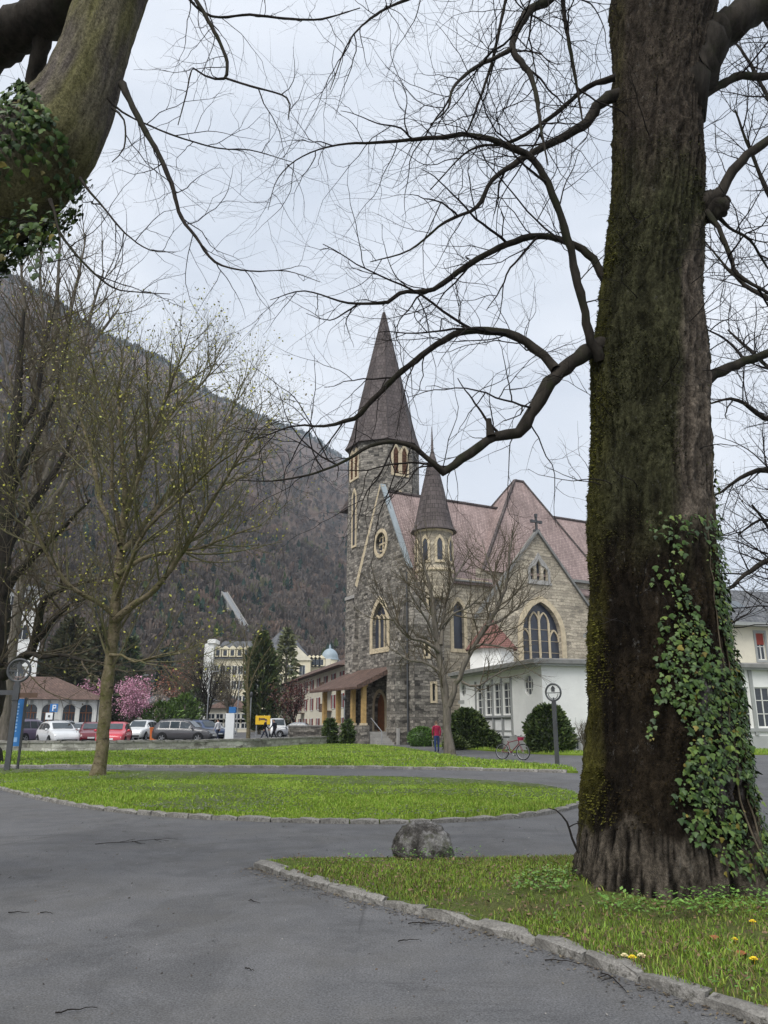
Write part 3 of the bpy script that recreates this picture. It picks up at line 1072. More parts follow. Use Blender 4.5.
def big_trunk(name, centre, prof, z0, z1, mat, parent, off, seed, na=150, nz=300, flare=None, colour=None, lump=0.05, axis=None):
    """centre(z)->(x,y); radius with flutes, fissured bark and moss cushions"""
    V, C = [], []
    for j in range(nz + 1):
        z = z0 + (z1 - z0) * j / nz
        cx, cy, cz = centre(z)
        R = radius_at(z, prof)
        for i in range(na):
            th = 2 * math.pi * i / na
            ct, st = math.cos(th), math.sin(th)
            k = 1.0
            fl = flare(z, th) if flare else 0.0
            big = noise.noise((ct * 1.3 + seed, st * 1.3, z * 0.7))
            mid = noise.noise((ct * 4 + seed, st * 4, z * 2.2))
            fz = min(1.0, max(0.0, (0.75 - z) / 0.3))
            wb = 1.2 * noise.noise((ct * 2.2, st * 2.2 + seed, z * 0.9))
            ridge = (1 - abs(noise.noise((ct * 7 + seed + wb, st * 7 + wb, z * 1.7 + 2 * wb)))) * (1 - fz) + (1 - abs(noise.noise((ct * 21 + seed + wb * 2, st * 21 + wb, z * 2.6)))) * fz
            fine = noise.noise((ct * 13, st * 13 + seed, z * 9)) + 0.7 * noise.noise((ct * 34, st * 34 + seed, z * 24)) + 0.5 * noise.noise((ct * 70, st * 70 + seed, z * 48))
            rr = R * (1 + 0.06 * big + 0.035 * mid) + fl + (0.034 * fz + 0.040 * (1 - fz)) * (ridge - 0.75) + (0.016 + 0.016 * max(0, mid)) * fine
            if axis:
                e1, e2 = axis
                q = (cx + (e1[0] * ct + e2[0] * st) * rr, cy + (e1[1] * ct + e2[1] * st) * rr, cz + (e1[2] * ct + e2[2] * st) * rr)
            else:
                q = (cx + ct * rr, cy + st * rr, cz)
            V.append(q)
            C.append(colour(z, th, big, mid, ridge, fine))
    V = np.array(V) - np.array(off)
    i = np.arange(nz)[:, None]; k = np.arange(na)[None, :]
    Fq = np.stack(np.broadcast_arrays(i*na + k, i*na + (k+1) % na, (i+1)*na + (k+1) % na, (i+1)*na + k), -1).reshape(-1, 4)
    me = np_mesh(name, V, Fq, mat, True, np.array(C))
    return link(name, me, parent), V

TWIG_FINE = [dict(gap=0.30, len=1.15, ang=52, wander=0.17, up=0.012, r=0.0085, n=11, sides=4, start=0.06, fall=0.35),
             dict(gap=0.23, len=0.66, ang=48, wander=0.19, up=0.01, r=0.0050, n=7, sides=3, start=0.10),
             dict(gap=0.20, len=0.32, ang=46, wander=0.18, up=0.01, r=0.0034, n=4, sides=3, start=0.2)]

def old_tree():
    base = gnd(668, 888)
    bx, by = base.x, base.y                         # about 2.75, 8.2
    # axis through pixel centres of the trunk
    cen = [(668, 900, 8.1), (664, 800, 8.15), (660, 700, 8.2), (655, 600, 8.2), (651, 500, 8.2), (650, 400, 8.2), (650, 300, 8.2), (657, 200, 8.2), (658, 120, 8.2), (662, 40, 8.2), (668, -40, 8.2), (672, -140, 8.2)]
    pts = [at(*c) for c in cen]
    pts[0].z = -0.15
    def centre(z):
        if z <= pts[0].z: return (pts[0].x, pts[0].y, z)
        for a, b in zip(pts, pts[1:]):
            if z <= b.z:
                k = (z - a.z) / (b.z - a.z)
                return (a.x + (b.x - a.x) * k, a.y + (b.y - a.y) * k, z)
        return (pts[-1].x, pts[-1].y, z)
    wid = [(900, 88), (860, 85), (800, 79), (700, 71), (600, 62), (500, 58.5), (400, 56), (350, 55), (300, 48.5), (200, 43.5), (120, 42), (60, 46), (0, 54), (-60, 46), (-140, 40)]
    prof = [(at(660, y, 8.2).z, w * mpp(660, y, 8.2)) for y, w in wid]
    prof[0] = (-0.15, prof[0][1] * 1.02)
    ztop = at(672, -140, 8.2).z - 0.05
    root = thing('tree', 'huge old tree with mossy ivy-clad trunk on the grass verge', 'tree', (bx, by, 0.12))
    off = (bx, by, 0.12)
    lobes = [(-1.95, 0.20), (-0.85, 0.34), (-2.6, 0.16), (-1.35, 0.05), (-0.35, 0.18), (0.7, 0.10), (1.9, 0.12), (3.0, 0.12)]
    def flare(z, th):
        h = max(0.0, 1 - (z + 0.1) / 1.1)
        s = 0.0
        for a, w in lobes:
            d = (th - a + math.pi) % (2 * math.pi) - math.pi
            s += w * math.exp(-(d / 0.26) ** 2)
        burl = 0.0
        return s * h * h - 0.05 * h * h
    def colour(z, th, big, mid, ridge, fine):
        # dark moss low down, green moss higher up, bare tan bark in one strip, fissured bark at the foot
        west = 0.5 - 0.5 * math.cos(th)                        # 1 towards -X
        d = (th + 1.57 + math.pi) % (2 * math.pi) - math.pi      # 0 towards the camera, + to the right
        A = lambda *q: np.array(q)
        sm = lambda x: max(0.0, min(1.0, x))
        n = big * 0.6 + mid * 0.6
        c = A(0.015, 0.0115, 0.008) + A(0.026, 0.019, 0.011) * sm(0.25 + n)
        hi = sm((z - 3.1 + 0.8 * n) / 0.8)
        c = c + (A(0.046, 0.046, 0.024) * (0.7 + 0.8 * sm(0.4 + n)) - c) * hi
        top = sm((z - 7.6 + 0.9 * n) / 0.9)
        c = c + (A(0.066, 0.052, 0.042) - c) * top * 0.85
        rim = sm((west - 0.93 + 0.10 * n) * 9) * (0.45 + 0.55 * sm((2.0 - abs(z - 1.1)) / 0.6))
        c = c + (A(0.105, 0.10, 0.02) - c) * rim
        pale = sm((0.42 - abs(d - 0.42 - 0.25 * n)) * 6) * sm((0.75 - abs(z - 1.45 - 0.3 * n)) * 3) * sm(0.3 + 1.6 * mid + 0.6 * fine)
        c = c + (A(0.15, 0.137, 0.14) - c) * pale * 0.85
        e = sm((0.56 + 0.22 * n - abs(d - 0.66 - 0.1 * math.sin(z * 1.3))) * 7) * sm((z - 3.2 - 0.3 * n) / 0.4) * sm((7.3 + 0.5 * n - z) / 0.4)
        c = c + (A(0.135, 0.112, 0.088) * (0.8 + 0.5 * sm(0.5 + mid)) - c) * e
        foot = sm((0.66 + 0.30 * mid - z) / 0.12)
        c = c + (A(0.088, 0.074, 0.058) - c) * foot
        crack = sm((ridge - 0.55) / 0.35)
        return 0.72 * c * ((0.55 + 0.5 * crack) * (1 - foot) + foot * (0.12 + 1.15 * crack)) * (1 + 0.5 * fine)
    trunk, V = big_trunk('trunk', centre, prof, -0.12, ztop, G['old_trunk'], root, off, 3.0, 230, 520, flare, colour)
    r = random.Random(21)
    limbs = [
        ([(628, 345, 22), (600, 347, 15), (572, 363, 12), (549, 384, 11), (531, 415, 10), (519, 432, 9.5), (494, 436, 8), (478, 447, 7.5), (455, 465, 7), (443, 473, 6.5), (431, 462, 5), (416, 449, 4.2), (396, 442, 3.6), (370, 446, 3), (345, 461, 2.4), (312, 474, 1.9), (272, 481, 1.2), (235, 480, 0.7)], 8.1, 7.3),
        ([(556, 370, 9), (549, 362, 8.5), (534, 348, 7.5), (506, 333, 6.5), (468, 331, 6), (444, 340, 5.3), (415, 361, 5), (395, 377, 4.6), (367, 406, 4), (354, 418, 3.6), (324, 426, 2.2), (294, 426, 1.4), (255, 440, 0.7)], 7.95, 8.9),
        ([(622, 300, 9), (605, 279, 7), (588, 254, 6), (559, 239, 5.5), (530, 237, 5.2), (492, 251, 4.8), (458, 272, 4.4), (434, 289, 4), (400, 293, 3.4), (388, 302, 3), (348, 303, 1.8), (305, 291, 1.1), (270, 300, 0.6)], 8.2, 8.6),
        ([(600, 360, 9), (591, 342, 7.5), (582, 302, 7), (570, 248, 6.5), (559, 212, 6), (540, 168, 5.5), (516, 149, 5), (472, 135, 4), (444, 137, 3.5), (386, 142, 2.4), (338, 145, 1.6), (303, 156, 1.1), (278, 178, 0.8), (268, 210, 0.5)], 8.0, 7.0),
        ([(640, 92, 16), (615, 95, 11), (597, 107, 9), (582, 126, 8), (551, 143, 6), (520, 160, 5), (492, 180, 4), (477, 207, 3.2), (445, 222, 2.2), (410, 250, 1.5), (370, 262, 0.8)], 8.2, 7.6),
        ([(622, 75, 6), (588, 87, 4), (559, 111, 3.5), (534, 129, 3.2), (508, 143, 2.8), (470, 150, 1.6), (430, 190, 0.9)], 8.2, 8.9),
        ([(600, -75, 11), (575, -30, 9), (549, -1, 7.5), (526, 14, 6.5), (513, 48, 5.5), (531, 76, 4.5), (538, 108, 3.4), (541, 128, 2.4), (548, 165, 1.2)], 8.2, 7.0),
        ([(513, 48, 4), (495, 58, 3.4), (474, 68, 3), (453, 88, 2.4), (448, 108, 1.6), (430, 125, 0.9)], 7.6, 7.0),
        ([(600, -90, 5), (566, -20, 4), (564, 10, 3.4), (569, 43, 3), (578, 92, 2.2), (583, 125, 1.0)], 8.2, 7.9),
        ([(560, -120, 5), (520, -40, 3.2), (506, 0, 2.6), (492, 62, 2.2), (474, 115, 1.8), (466, 134, 1.2)], 8.4, 8.6),
        ([(640, -120, 8), (560, -60, 5), (470, -30, 3.4), (420, -6, 2.6), (380, 12, 2), (350, 40, 1.3), (330, 90, 0.7)], 8.2, 7.0),
        # right-hand side
        ([(676, 392, 13), (700, 381, 10), (722, 371, 8.5), (745, 361, 8), (770, 352, 7), (810, 330, 6), (860, 300, 4), (910, 280, 2)], 8.1, 8.4),
        ([(690, 205, 17), (706, 203, 17), (718, 196, 12), (728, 180, 8), (742, 160, 7.5), (770, 139, 7), (820, 110, 5), (870, 100, 3)], 8.0, 7.6),
        ([(680, 104, 9), (704, 95, 7), (735, 78, 6.5), (770, 76, 6), (820, 70, 4), (880, 80, 2)], 8.1, 8.6),
        ([(664, 128, 30), (680, 84, 30), (704, 46, 23), (735, 22, 16), (768, 5, 13), (830, -20, 9.5), (900, -40, 6), (980, -70, 3), (1050, -110, 1)], 8.15, 8.0),
        ([(706, 212, 6), (718, 228, 4), (730, 256, 3.6), (738, 275, 3.2), (770, 294, 2.6), (810, 320, 1.5)], 7.9, 7.5),
        ([(712, 210, 4), (730, 228, 2.6), (750, 240, 2.2), (764, 262, 1.8), (790, 300, 1)], 7.9, 8.8),
        # the crown above the picture
        ([(668, -90, 34), (640, -180, 26), (600, -300, 18), (560, -420, 10)], 8.2, 9.5),
        ([(674, -90, 34), (720, -190, 26), (760, -320, 18), (790, -450, 10)], 8.2, 7.6),
    ]
    tw = Tubes()
    for k, (L, Y0, Y1) in enumerate(limbs):
        P, R = limb_path(spec2(L, Y0, Y1), 0.12, r, 0.10, 0.62 if k != 14 and k < 17 else 1.0)
        t = Tubes(); t.add(P, R, 10 if R[0] > 0.04 else 7)
        t.build('limb', G['limb_moss'], root, off)
        prm = [dict(q) for q in TWIG_FINE]
        if k >= 17:
            prm = prm[:2]; prm[0]['gap'] = 0.6
        i0 = next((i for i, p in enumerate(P) if math.hypot(p.x - centre(p.z)[0], p.y - centre(p.z)[1]) > 0.75), 0)
        if len(P) - i0 > 2:
            sprout(tw, r, P[i0:], R[i0:], 0, prm)
            if k < 17:
                sprout(tw, r, P[i0:], R[i0:], 0, [dict(gap=0.75, len=1.7, ang=46, wander=0.13, up=0.015, r=0.017, n=14, sides=5, start=0.08, fall=0.4)] + prm)
    # thin shoots straight from the trunk
    for k in range(26):
        z = r.uniform(2.4, 9.5)
        a = r.uniform(-2.9, 0.3)
        c = centre(z); R = radius_at(z, prof)
        d = Vector((math.cos(a), math.sin(a), r.uniform(-0.2, 0.5)))
        P, dd = walk(r, Vector((c[0] + d.x * R * 0.97, c[1] + d.y * R * 0.97, z)), d, r.uniform(0.3, 1.1), 8, 0.16, 0.02)
        rr = [0.007 * (1 - 0.08 * i) for i in range(9)]
        tw.add(P, rr, 4)
        sprout(tw, r, P, rr, 1, TWIG_FINE)
    # stub on the lowest limb
    s = Tubes(); P, R = limb_path(spec2([(491, 436, 5), (489.5, 428, 3.4), (488.5, 419, 2.8)], 7.75, 7.75), 0, None, 0.04)
    s.add(P, R, 8); s.build('stub', G['limb_moss'], root, off)
    # burl on the right
    bb = MB(); bc = at(713, 205, 7.95)
    prof_b = [(0.001, -0.2), (0.10, -0.19), (0.17, -0.10), (0.19, 0.0), (0.17, 0.10), (0.1, 0.18), (0.001, 0.2)]
    bb.lathe([(0.20 * math.cos(q), 0.20 * math.sin(q)) for q in [-1.57 + 3.14 * k / 16 for k in range(17)]], 28, 0, True, (bc.x - bx, bc.y - by, bc.z - 0.12))
    o = bb.build('burl', G['limb_moss'], root)
    for v in o.data.vertices:
        c0 = Vector((bc.x - bx, bc.y - by, bc.z - 0.12))
        d0 = v.co - c0
        n = 0.30 * noise.noise(v.co * 5) + 0.22 * noise.noise(v.co * 12) + 0.1 * noise.noise(v.co * 30)
        v.co = c0 + Vector((d0.x * 1.0, d0.y * 0.9, d0.z * 1.1)) * (0.88 + n)
    # shaggy moss cushions
    rm = np.random.default_rng(31)
    na, nz = 230, 520
    jj = rm.integers(6, nz - 10, 150000); ii = rm.integers(0, na, 150000)
    Pm = V[jj * na + ii]; cm = V.reshape(nz + 1, na, 3).mean(1)[jj]
    Nm = Pm - cm; Nm[:, 2] = 0; Nm /= np.linalg.norm(Nm, axis=1, keepdims=True)
    z = Pm[:, 2] + off[2]
    west = 0.5 - 0.5 * Nm[:, 0]
    nn = np.array([noise.noise((p[0] * 1.4, p[1] * 1.4, p[2] * 1.2)) + 0.7 * noise.noise((p[0] * 5, p[1] * 5, p[2] * 4)) for p in Pm])
    strip = np.clip((0.55 + 0.2 * nn - np.abs(np.arctan2(Nm[:, 1], Nm[:, 0]) + 1.57 - 0.70)) * 6, 0, 1) * np.clip((z - 3.1) / .4, 0, 1) * np.clip((7.5 - z) / .4, 0, 1)
    dens = np.clip(0.35 + 0.9 * nn + 0.5 * (west - 0.5), 0, 1) * np.clip((z - 0.55) / 0.3, 0, 1) * (1 - 0.97 * np.clip(strip, 0, 1)) * np.clip((9.0 - z) / 2, 0.12, 1)
    kp = (rm.random(len(Pm)) < dens) & (Nm[:, 1] < 0.5)
    Pm, Nm, nn, west, z = Pm[kp], Nm[kp], nn[kp], west[kp], z[kp]
    n = len(Pm)
    d = Nm + rm.normal(0, .55, (n, 3)); d[:, 2] -= 0.35; d /= np.linalg.norm(d, axis=1, keepdims=True)
    s = np.cross(d, rm.normal(0, 1, (n, 3))); s /= np.linalg.norm(s, axis=1, keepdims=True)
    L = rm.uniform(.010, .028, (n, 1)) * (1 + 0.5 * np.clip(nn, 0, 1))[:, None]
    Pm = Pm + Nm * 0.002
    Vm = np.stack([Pm - s * L * .3, Pm + s * L * .3, Pm + d * L], 1).reshape(-1, 3)
    w = np.clip((west - 0.93 + 0.08 * nn) * 9, 0, 1)[:, None]
    hi = np.clip((z - 2.9) / 1.0, 0, 1)[:, None]
    Cm = (np.array([[0.024, 0.018, 0.009]]) * (1 - hi) + np.array([[0.048, 0.050, 0.022]]) * hi) * (1 - w) + np.array([[0.092, 0.09, 0.02]]) * w
    Cm = 0.75 * Cm * rm.uniform(.4, 2.0, (n, 1)) ** 1.2
    link('moss', np_mesh('moss', Vm, np.arange(n * 3).reshape(-1, 3), G['moss'], col=np.repeat(Cm, 3, 0)), root, 'stuff')
    tw.build('twigs', G['twig_dark'], root, off, 'stuff')
    return dict(root=root, V=V, off=np.array(off), na=230, nz=520)
OLD = old_tree()

# ---- ivy on the old trunk
def ivy_leaf_mesh(name, mat):
    o = [(0, 0), (0.32, 0.06), (0.5, 0.30), (0.28, 0.46), (0.22, 0.72), (0, 1.0), (-0.22, 0.72), (-0.28, 0.46), (-0.5, 0.30), (-0.32, 0.06)]
    V = [(x, y, -0.16 * abs(x) - 0.1 * y * y) for x, y in o] + [(0, 0.4, 0.05)]
    Fs = [(i, (i + 1) % 10, 10) for i in range(10)]
    return np.array(V), np.array(Fs)
IV, IF = ivy_leaf_mesh('leaf', None)
def ivy_mats():
    out = []
    for k, c in enumerate([(0.046, 0.088, 0.02), (0.075, 0.125, 0.027), (0.025, 0.052, 0.015), (0.12, 0.17, 0.034), (0.17, 0.14, 0.026)]):
        m = Mt('ivy_%d' % k, 0.6, 0.2)
        m.color(m.ramp(m.noise(26, 4, 0.7), [(0.3, tuple(x * 0.65 for x in c)), (0.7, tuple(x * 1.25 for x in c))]))
        out.append(m.mat)
    return out
IVM = ivy_mats()

def frames(N, r):
    """for unit normals N: matrices with z along normal, y drooping downwards"""
    down = np.tile(np.array([[0, 0, -1.0]]), (len(N), 1)) + r.normal(0, 0.45, (len(N), 3))
    y = down - (down * N).sum(1, keepdims=True) * N
    y /= np.maximum(np.linalg.norm(y, axis=1, keepdims=True), 1e-6)
    x = np.cross(y, N)
    return x, y

def place_ivy(root, P, N, S, r, off, nbig, dim=1.0):
    x, y = frames(N, r)
    col = np.array([[0.046, 0.088, 0.02], [0.075, 0.125, 0.027], [0.025, 0.052, 0.015], [0.12, 0.17, 0.034], [0.17, 0.14, 0.026]]) * dim
    px_, py_ = proj_np(P)
    vis = (px_ > 0) & (px_ < 768) & (py_ > 0) & (py_ < 1024) & (N[:, 1] < 0.25)
    order = np.argsort(-(S / P[:, 1]) * vis)
    big = set(order[:nbig].tolist())
    meshes = []
    for m in IVM:
        me = np_mesh('leaf', IV, IF, m, True)
        meshes.append(me)
    pick = r.choice(len(IVM), len(P), p=[0.34, 0.30, 0.2, 0.12, 0.04])
    rest = []
    for i in range(len(P)):
        if i in big:
            o = link('leaf', meshes[pick[i]], root)
            M = Matrix(((x[i][0], y[i][0], N[i][0]), (x[i][1], y[i][1], N[i][1]), (x[i][2], y[i][2], N[i][2])))
            o.matrix_basis = Matrix.Translation(Vector(P[i] - off)) @ M.to_4x4() @ Matrix.Scale(S[i], 4)
        else:
            rest.append(i)
    rest = np.array(rest)
    V = P[rest][:, None, :] - off + S[rest][:, None, None] * (IV[None, :, 0:1] * x[rest][:, None, :] + IV[None, :, 1:2] * y[rest][:, None, :] + IV[None, :, 2:3] * N[rest][:, None, :])
    Ft = (np.arange(len(rest))[:, None, None] * 11 + IF[None]).reshape(-1, 3)
    c = np.repeat(col[pick[rest]] * r.uniform(0.7, 1.2, (len(rest), 1)), 11, 0)
    link('leaves', np_mesh('leaves', V.reshape(-1, 3), Ft, G['leafy'], True, c), root, 'stuff')

def ivy_old():
    V = OLD['V'] + OLD['off']
    na, nz = OLD['na'], OLD['nz']
    r = np.random.default_rng(8)
    j = r.integers(0, int(nz * 0.62), 70000); i = r.integers(0, na, 70000)
    P = V[j * na + i]
    c = V.reshape(nz + 1, na, 3).mean(1)[j]
    N = P - c; N[:, 2] = 0.25; N /= np.linalg.norm(N, axis=1, keepdims=True)
    X, Y = proj_np(P)
    th = np.arctan2(N[:, 1], N[:, 0])
    # left border of the ivy, in the photograph's columns, turned into an angle on the trunk
    yk = np.array([500, 520, 545, 570, 600, 640, 680, 720, 760, 800, 840, 868, 885])
    xl = np.array([700, 646, 650, 664, 664, 656, 652, 650, 658, 672, 692, 715, 750])
    lim = np.interp(Y, yk, xl)
    jag = np.array([14 * noise.noise((p[0] * 3, p[1] * 3, p[2] * 2.2)) + 10 * noise.noise((p[0] * 9, p[1] * 9, p[2] * 7)) for p in P])
    front = (X > lim + jag) & (th < 0.9) & (th > -2.4) & (Y > 515) & (Y < 880)
    gaps = np.array([noise.noise((p[0] * 2.6 + 4, p[1] * 2.6, p[2] * 1.1)) for p in P])
    dens = np.clip((Y - 500) / 160, 0.30, 1.0) * np.clip((X - lim) / 22, 0.40, 1.0)
    keep = front & (gaps > -0.40) & (r.random(len(P)) < dens * 0.80)
    back = (th >= 0.9) & (th < 2.2) & (P[:, 2] > 0.25) & (P[:, 2] < 3.6) & (gaps > -0.1) & (r.random(len(P)) < 0.10)
    edge = (th > -0.6) & (th < 1.0) & (Y > 470) & (Y <= 560) & (X > 690) & (r.random(len(P)) < 0.10)
    k = keep | back | edge
    P, N = P[k], N[k]
    P = P + N * r.uniform(0.015, 0.085, (len(P), 1))
    N = N + r.normal(0, 0.38, N.shape); N[:, 2] += 0.15; N /= np.linalg.norm(N, axis=1, keepdims=True)
    S = 0.022 + 0.055 * r.random(len(P)) ** 2.0
    base = OLD['off']
    root = thing('ivy', 'green ivy climbing the right side of the huge old trunk', 'ivy', tuple(base))
    place_ivy(root, P, N, S, r, base, 300)
    # stems
    rr = random.Random(4)
    T = Tubes()
    R3 = V.reshape(nz + 1, na, 3)
    for k in range(9):
        i = int(na * ((-0.9 + 1.3 * k / 8) / (2 * math.pi))) % na
        pts = []
        for j in range(8, int(nz * (0.25 + 0.14 * rr.random())), 6):
            i = (i + rr.choice((-1, 0, 0, 1))) % na
            p = R3[j, i]; c = R3[j].mean(0)
            d = p - c
            pts.append(Vector(p + d / np.linalg.norm(d) * 0.012))
        T.add(pts, [0.011 * (1 - 0.6 * q / len(pts)) for q in range(len(pts))], 5)
    T.build('stem', G['twig_brown'], root, base)
ivy_old()

# ---- the leaning tree at the left edge, its foot outside the picture
def leaning_tree():
    Yd = 6.4
    foot = Vector((-5.9, 6.9, 0))
    root = thing('tree', 'leaning ivy-clad tree trunk reaching in at the top left corner', 'tree', tuple(foot))
    off = tuple(foot)
    spine = [foot + Vector((0, 0, -0.1)), foot + Vector((0.05, 0, 1.6)), foot + Vector((0.15, -0.05, 3.2)), at(-165, 300, 6.8), at(-70, 225, 6.6), at(14, 172, Yd), at(66, 118, Yd), at(90, 66, Yd), at(108, 10, Yd), at(146, -90, Yd), at(200, -230, 6.3)]
    sr = [0.95, 0.72, 0.66, 0.62, 0.58, 0.50, 0.40, 0.34, 0.32, 0.31, 0.28]
    Q = smooth_line([(*p, w) for p, w in zip(spine, sr)], 0.06)
    na = 110
    V, C = [], []
    ref = Vector((0, -1, 0))
    n = len(Q)
    bul = at(92, 142, Yd - 0.25)
    for j, q in enumerate(Q):
        p = Vector(q[:3]); R = q[3]
        t = (Vector(Q[min(j+1, n-1)][:3]) - Vector(Q[max(j-1, 0)][:3])).normalized()
        s = t.cross(ref).normalized(); u = s.cross(t).normalized()
        for i in range(na):
            a = 2 * math.pi * i / na
            d = s * math.cos(a) + u * math.sin(a)
            ct, st = math.cos(a), math.sin(a)
            z = j * 0.06
            big = noise.noise((ct * 1.3 + 9, st * 1.3, z * 0.8)); mid = noise.noise((ct * 4, st * 4 + 9, z * 2.4))
            rid = 1 - abs(noise.noise((ct * 10 + 9, st * 10, z * 1.4))); fi = noise.noise((ct * 24, st * 24, z * 9)) + .6 * noise.noise((ct * 50, st * 50, z * 30))
            rr = R * (1 + 0.06 * big + 0.025 * mid) + 0.03 * (rid - 0.75) + 0.008 * fi
            w = p + d * rr
            k = math.exp(-((w - bul).length / 0.42) ** 2)
            w = w + (bul - p).normalized() * 0.13 * k
            V.append(tuple(w))
            c = np.array((0.125, 0.108, 0.092)) * (0.5 + 0.6 * rid) * (1 + 0.5 * mid)
            g = min(1, max(0, 0.35 + 1.0 * big + 0.7 * mid + 0.6 * k))
            c = c + (np.array((0.12, 0.115, 0.04)) - c) * g * 0.75
            C.append(c)
    V = np.array(V)
    i = np.arange(n - 1)[:, None]; k = np.arange(na)[None, :]
    Fq = np.stack(np.broadcast_arrays(i*na + k, i*na + (k+1) % na, (i+1)*na + (k+1) % na, (i+1)*na + k), -1).reshape(-1, 4)
    link('trunk', np_mesh('trunk', V - np.array(off), Fq, G['old_trunk'], True, np.array(C)), root)
    r = random.Random(33)
    limbs = [
        ([(96, -30, 22), (66, 6, 24), (34, 22, 24), (0, 40, 25), (-40, 72, 24), (-100, 110, 20), (-180, 120, 14), (-270, 90, 8), (-340, 40, 2)], 6.5, 8.2),
        ([(46, 20, 10), (40, 52, 9), (32, 84, 7.5), (30, 120, 6)], 6.9, 7.3),
        ([(122, 84, 6.5), (128, 97, 4.6), (142, 125, 4), (155, 147, 3.6), (171, 183, 3.1), (181, 217, 2.7), (196, 237, 2.2), (215, 262, 1.8), (250, 271, 1.2), (287, 271, 0.8), (320, 282, 0.5)], 6.3, 5.6),
        ([(150, -60, 5), (180, -25, 3.4), (196, 0, 2.8), (217, 37, 2.5), (227, 62, 2.3), (224, 79, 2.0), (205, 76, 1.3), (193, 68, 1.2), (186, 95, 1.0), (178, 125, 0.7)], 6.3, 6.0),
        ([(225, 78, 1.6), (250, 86, 1.5), (287, 98, 1.2), (288, 120, 0.6)], 6.1, 6.0),
        ([(160, -40, 3), (204, 13, 1.8), (250, 15, 1.7), (292, 19, 1.6), (322, 19, 1.3), (360, 8, 0.7)], 6.4, 6.6),
        ([(50, 200, 3.4), (54, 210, 2.0), (60, 233, 1.9), (83, 262, 1.6), (112, 287, 1.3), (137, 292, 1.0), (170, 294, 0.6)], 6.1, 5.7),
        ([(80, 178, 2.4), (90, 192, 1.6), (104, 208, 1.5), (125, 233, 1.2), (150, 250, 0.9), (176, 252, 0.5)], 6.0, 5.8),
        ([(108, 98, 2.6), (122, 112, 1.5), (167, 133, 1.3), (217, 148, 1.1), (250, 150, 0.9), (292, 162, 0.5)], 6.2, 6.4),
        ([(112, 108, 2.2), (124, 120, 1.4), (124, 148, 1.1), (112, 162, 0.6)], 6.1, 6.0),
        ([(220, -220, 16), (300, -170, 9), (360, -110, 5), (400, -60, 3), (420, -10, 1.6)], 6.4, 6.0),
        ([(210, -200, 14), (170, -320, 9), (120, -420, 5)], 6.4, 7.4),
    ]
    tw = Tubes()
    prm = [dict(q) for q in TWIG_FINE]
    for q, g in zip(prm, (0.21, 0.20, 0.18)):
        q['gap'] = g; q['r'] *= 0.72; q['len'] *= 0.8
    for k, (L, Y0, Y1) in enumerate(limbs):
        P, R = limb_path(spec2(L, Y0, Y1), 0.12 if k > 1 else 0.02, r, 0.08, 0.72 if k > 1 else 0.9)
        t = Tubes(); t.add(P, R, 10 if R[0] > 0.05 else 6)
        t.build('limb', G['limb_moss'], root, off)
        p2 = [dict(q) for q in prm]
        if k in (0, 1, 10, 11):
            p2[0]['gap'] = 0.5
        sprout(tw, r, P[2:], R[2:], 0, p2)
    tw.build('twigs', G['twig_dark'], root, off, 'stuff')
    # ivy round the lower part
    rn = np.random.default_rng(12)
    j = rn.integers(int(n * 0.30), int(n * 0.72), 34000); i = rn.integers(0, na, 34000)
    P = V[j * na + i]
    c = V.reshape(n, na, 3).mean(1)[j]
    N = P - c; N /= np.linalg.norm(N, axis=1, keepdims=True)
    X, Yp = proj_np(P)
    nz = np.array([noise.noise((p[0] * 1.7, p[1] * 1.7, p[2] * 1.7)) for p in P])
    lim = np.interp(Yp, [60, 95, 130, 170, 200, 300], [14, 36, 48, 72, 130, 400])
    keep = (X < lim + nz * 30) & (Yp > 88 + nz * 18 - X * 0.1) & (rn.random(len(P)) < np.clip(0.26 + 0.8 * nz, 0.05, 0.7))
    P, N = P[keep], N[keep]
    P = P + N * rn.uniform(0.01, 0.10, (len(P), 1))
    low = Yp[keep] > 195
    P[low] += np.stack([rn.uniform(-.02, .08, low.sum()), rn.normal(0, .03, low.sum()), -rn.uniform(0, 0.16, low.sum())], 1)
    # loose strands hanging from the underside
    ex = []
    for k in range(16):
        q = at(rn.uniform(-30, 62), rn.uniform(195, 235), 6.2 + rn.uniform(-.3, .3))
        for m in range(rn.integers(6, 18)):
            ex.append((q.x + rn.normal(0, .025), q.y + rn.normal(0, .03), q.z - 0.035 * m + rn.normal(0, .01)))
    P = np.concatenate([P, np.array(ex)]); N = np.concatenate([N, np.tile(np.array([[0.1, -0.95, 0.2]]), (len(ex), 1))])
    N = N + rn.normal(0, 0.4, N.shape); N[:, 2] += 0.1; N /= np.linalg.norm(N, axis=1, keepdims=True)
    S = rn.uniform(0.045, 0.085, len(P))
    iv = thing('ivy', 'dense dark ivy round the leaning trunk at the top left', 'ivy', tuple(foot))
    place_ivy(iv, P, N, S, rn, np.array(off), 160, 0.8)
leaning_tree()

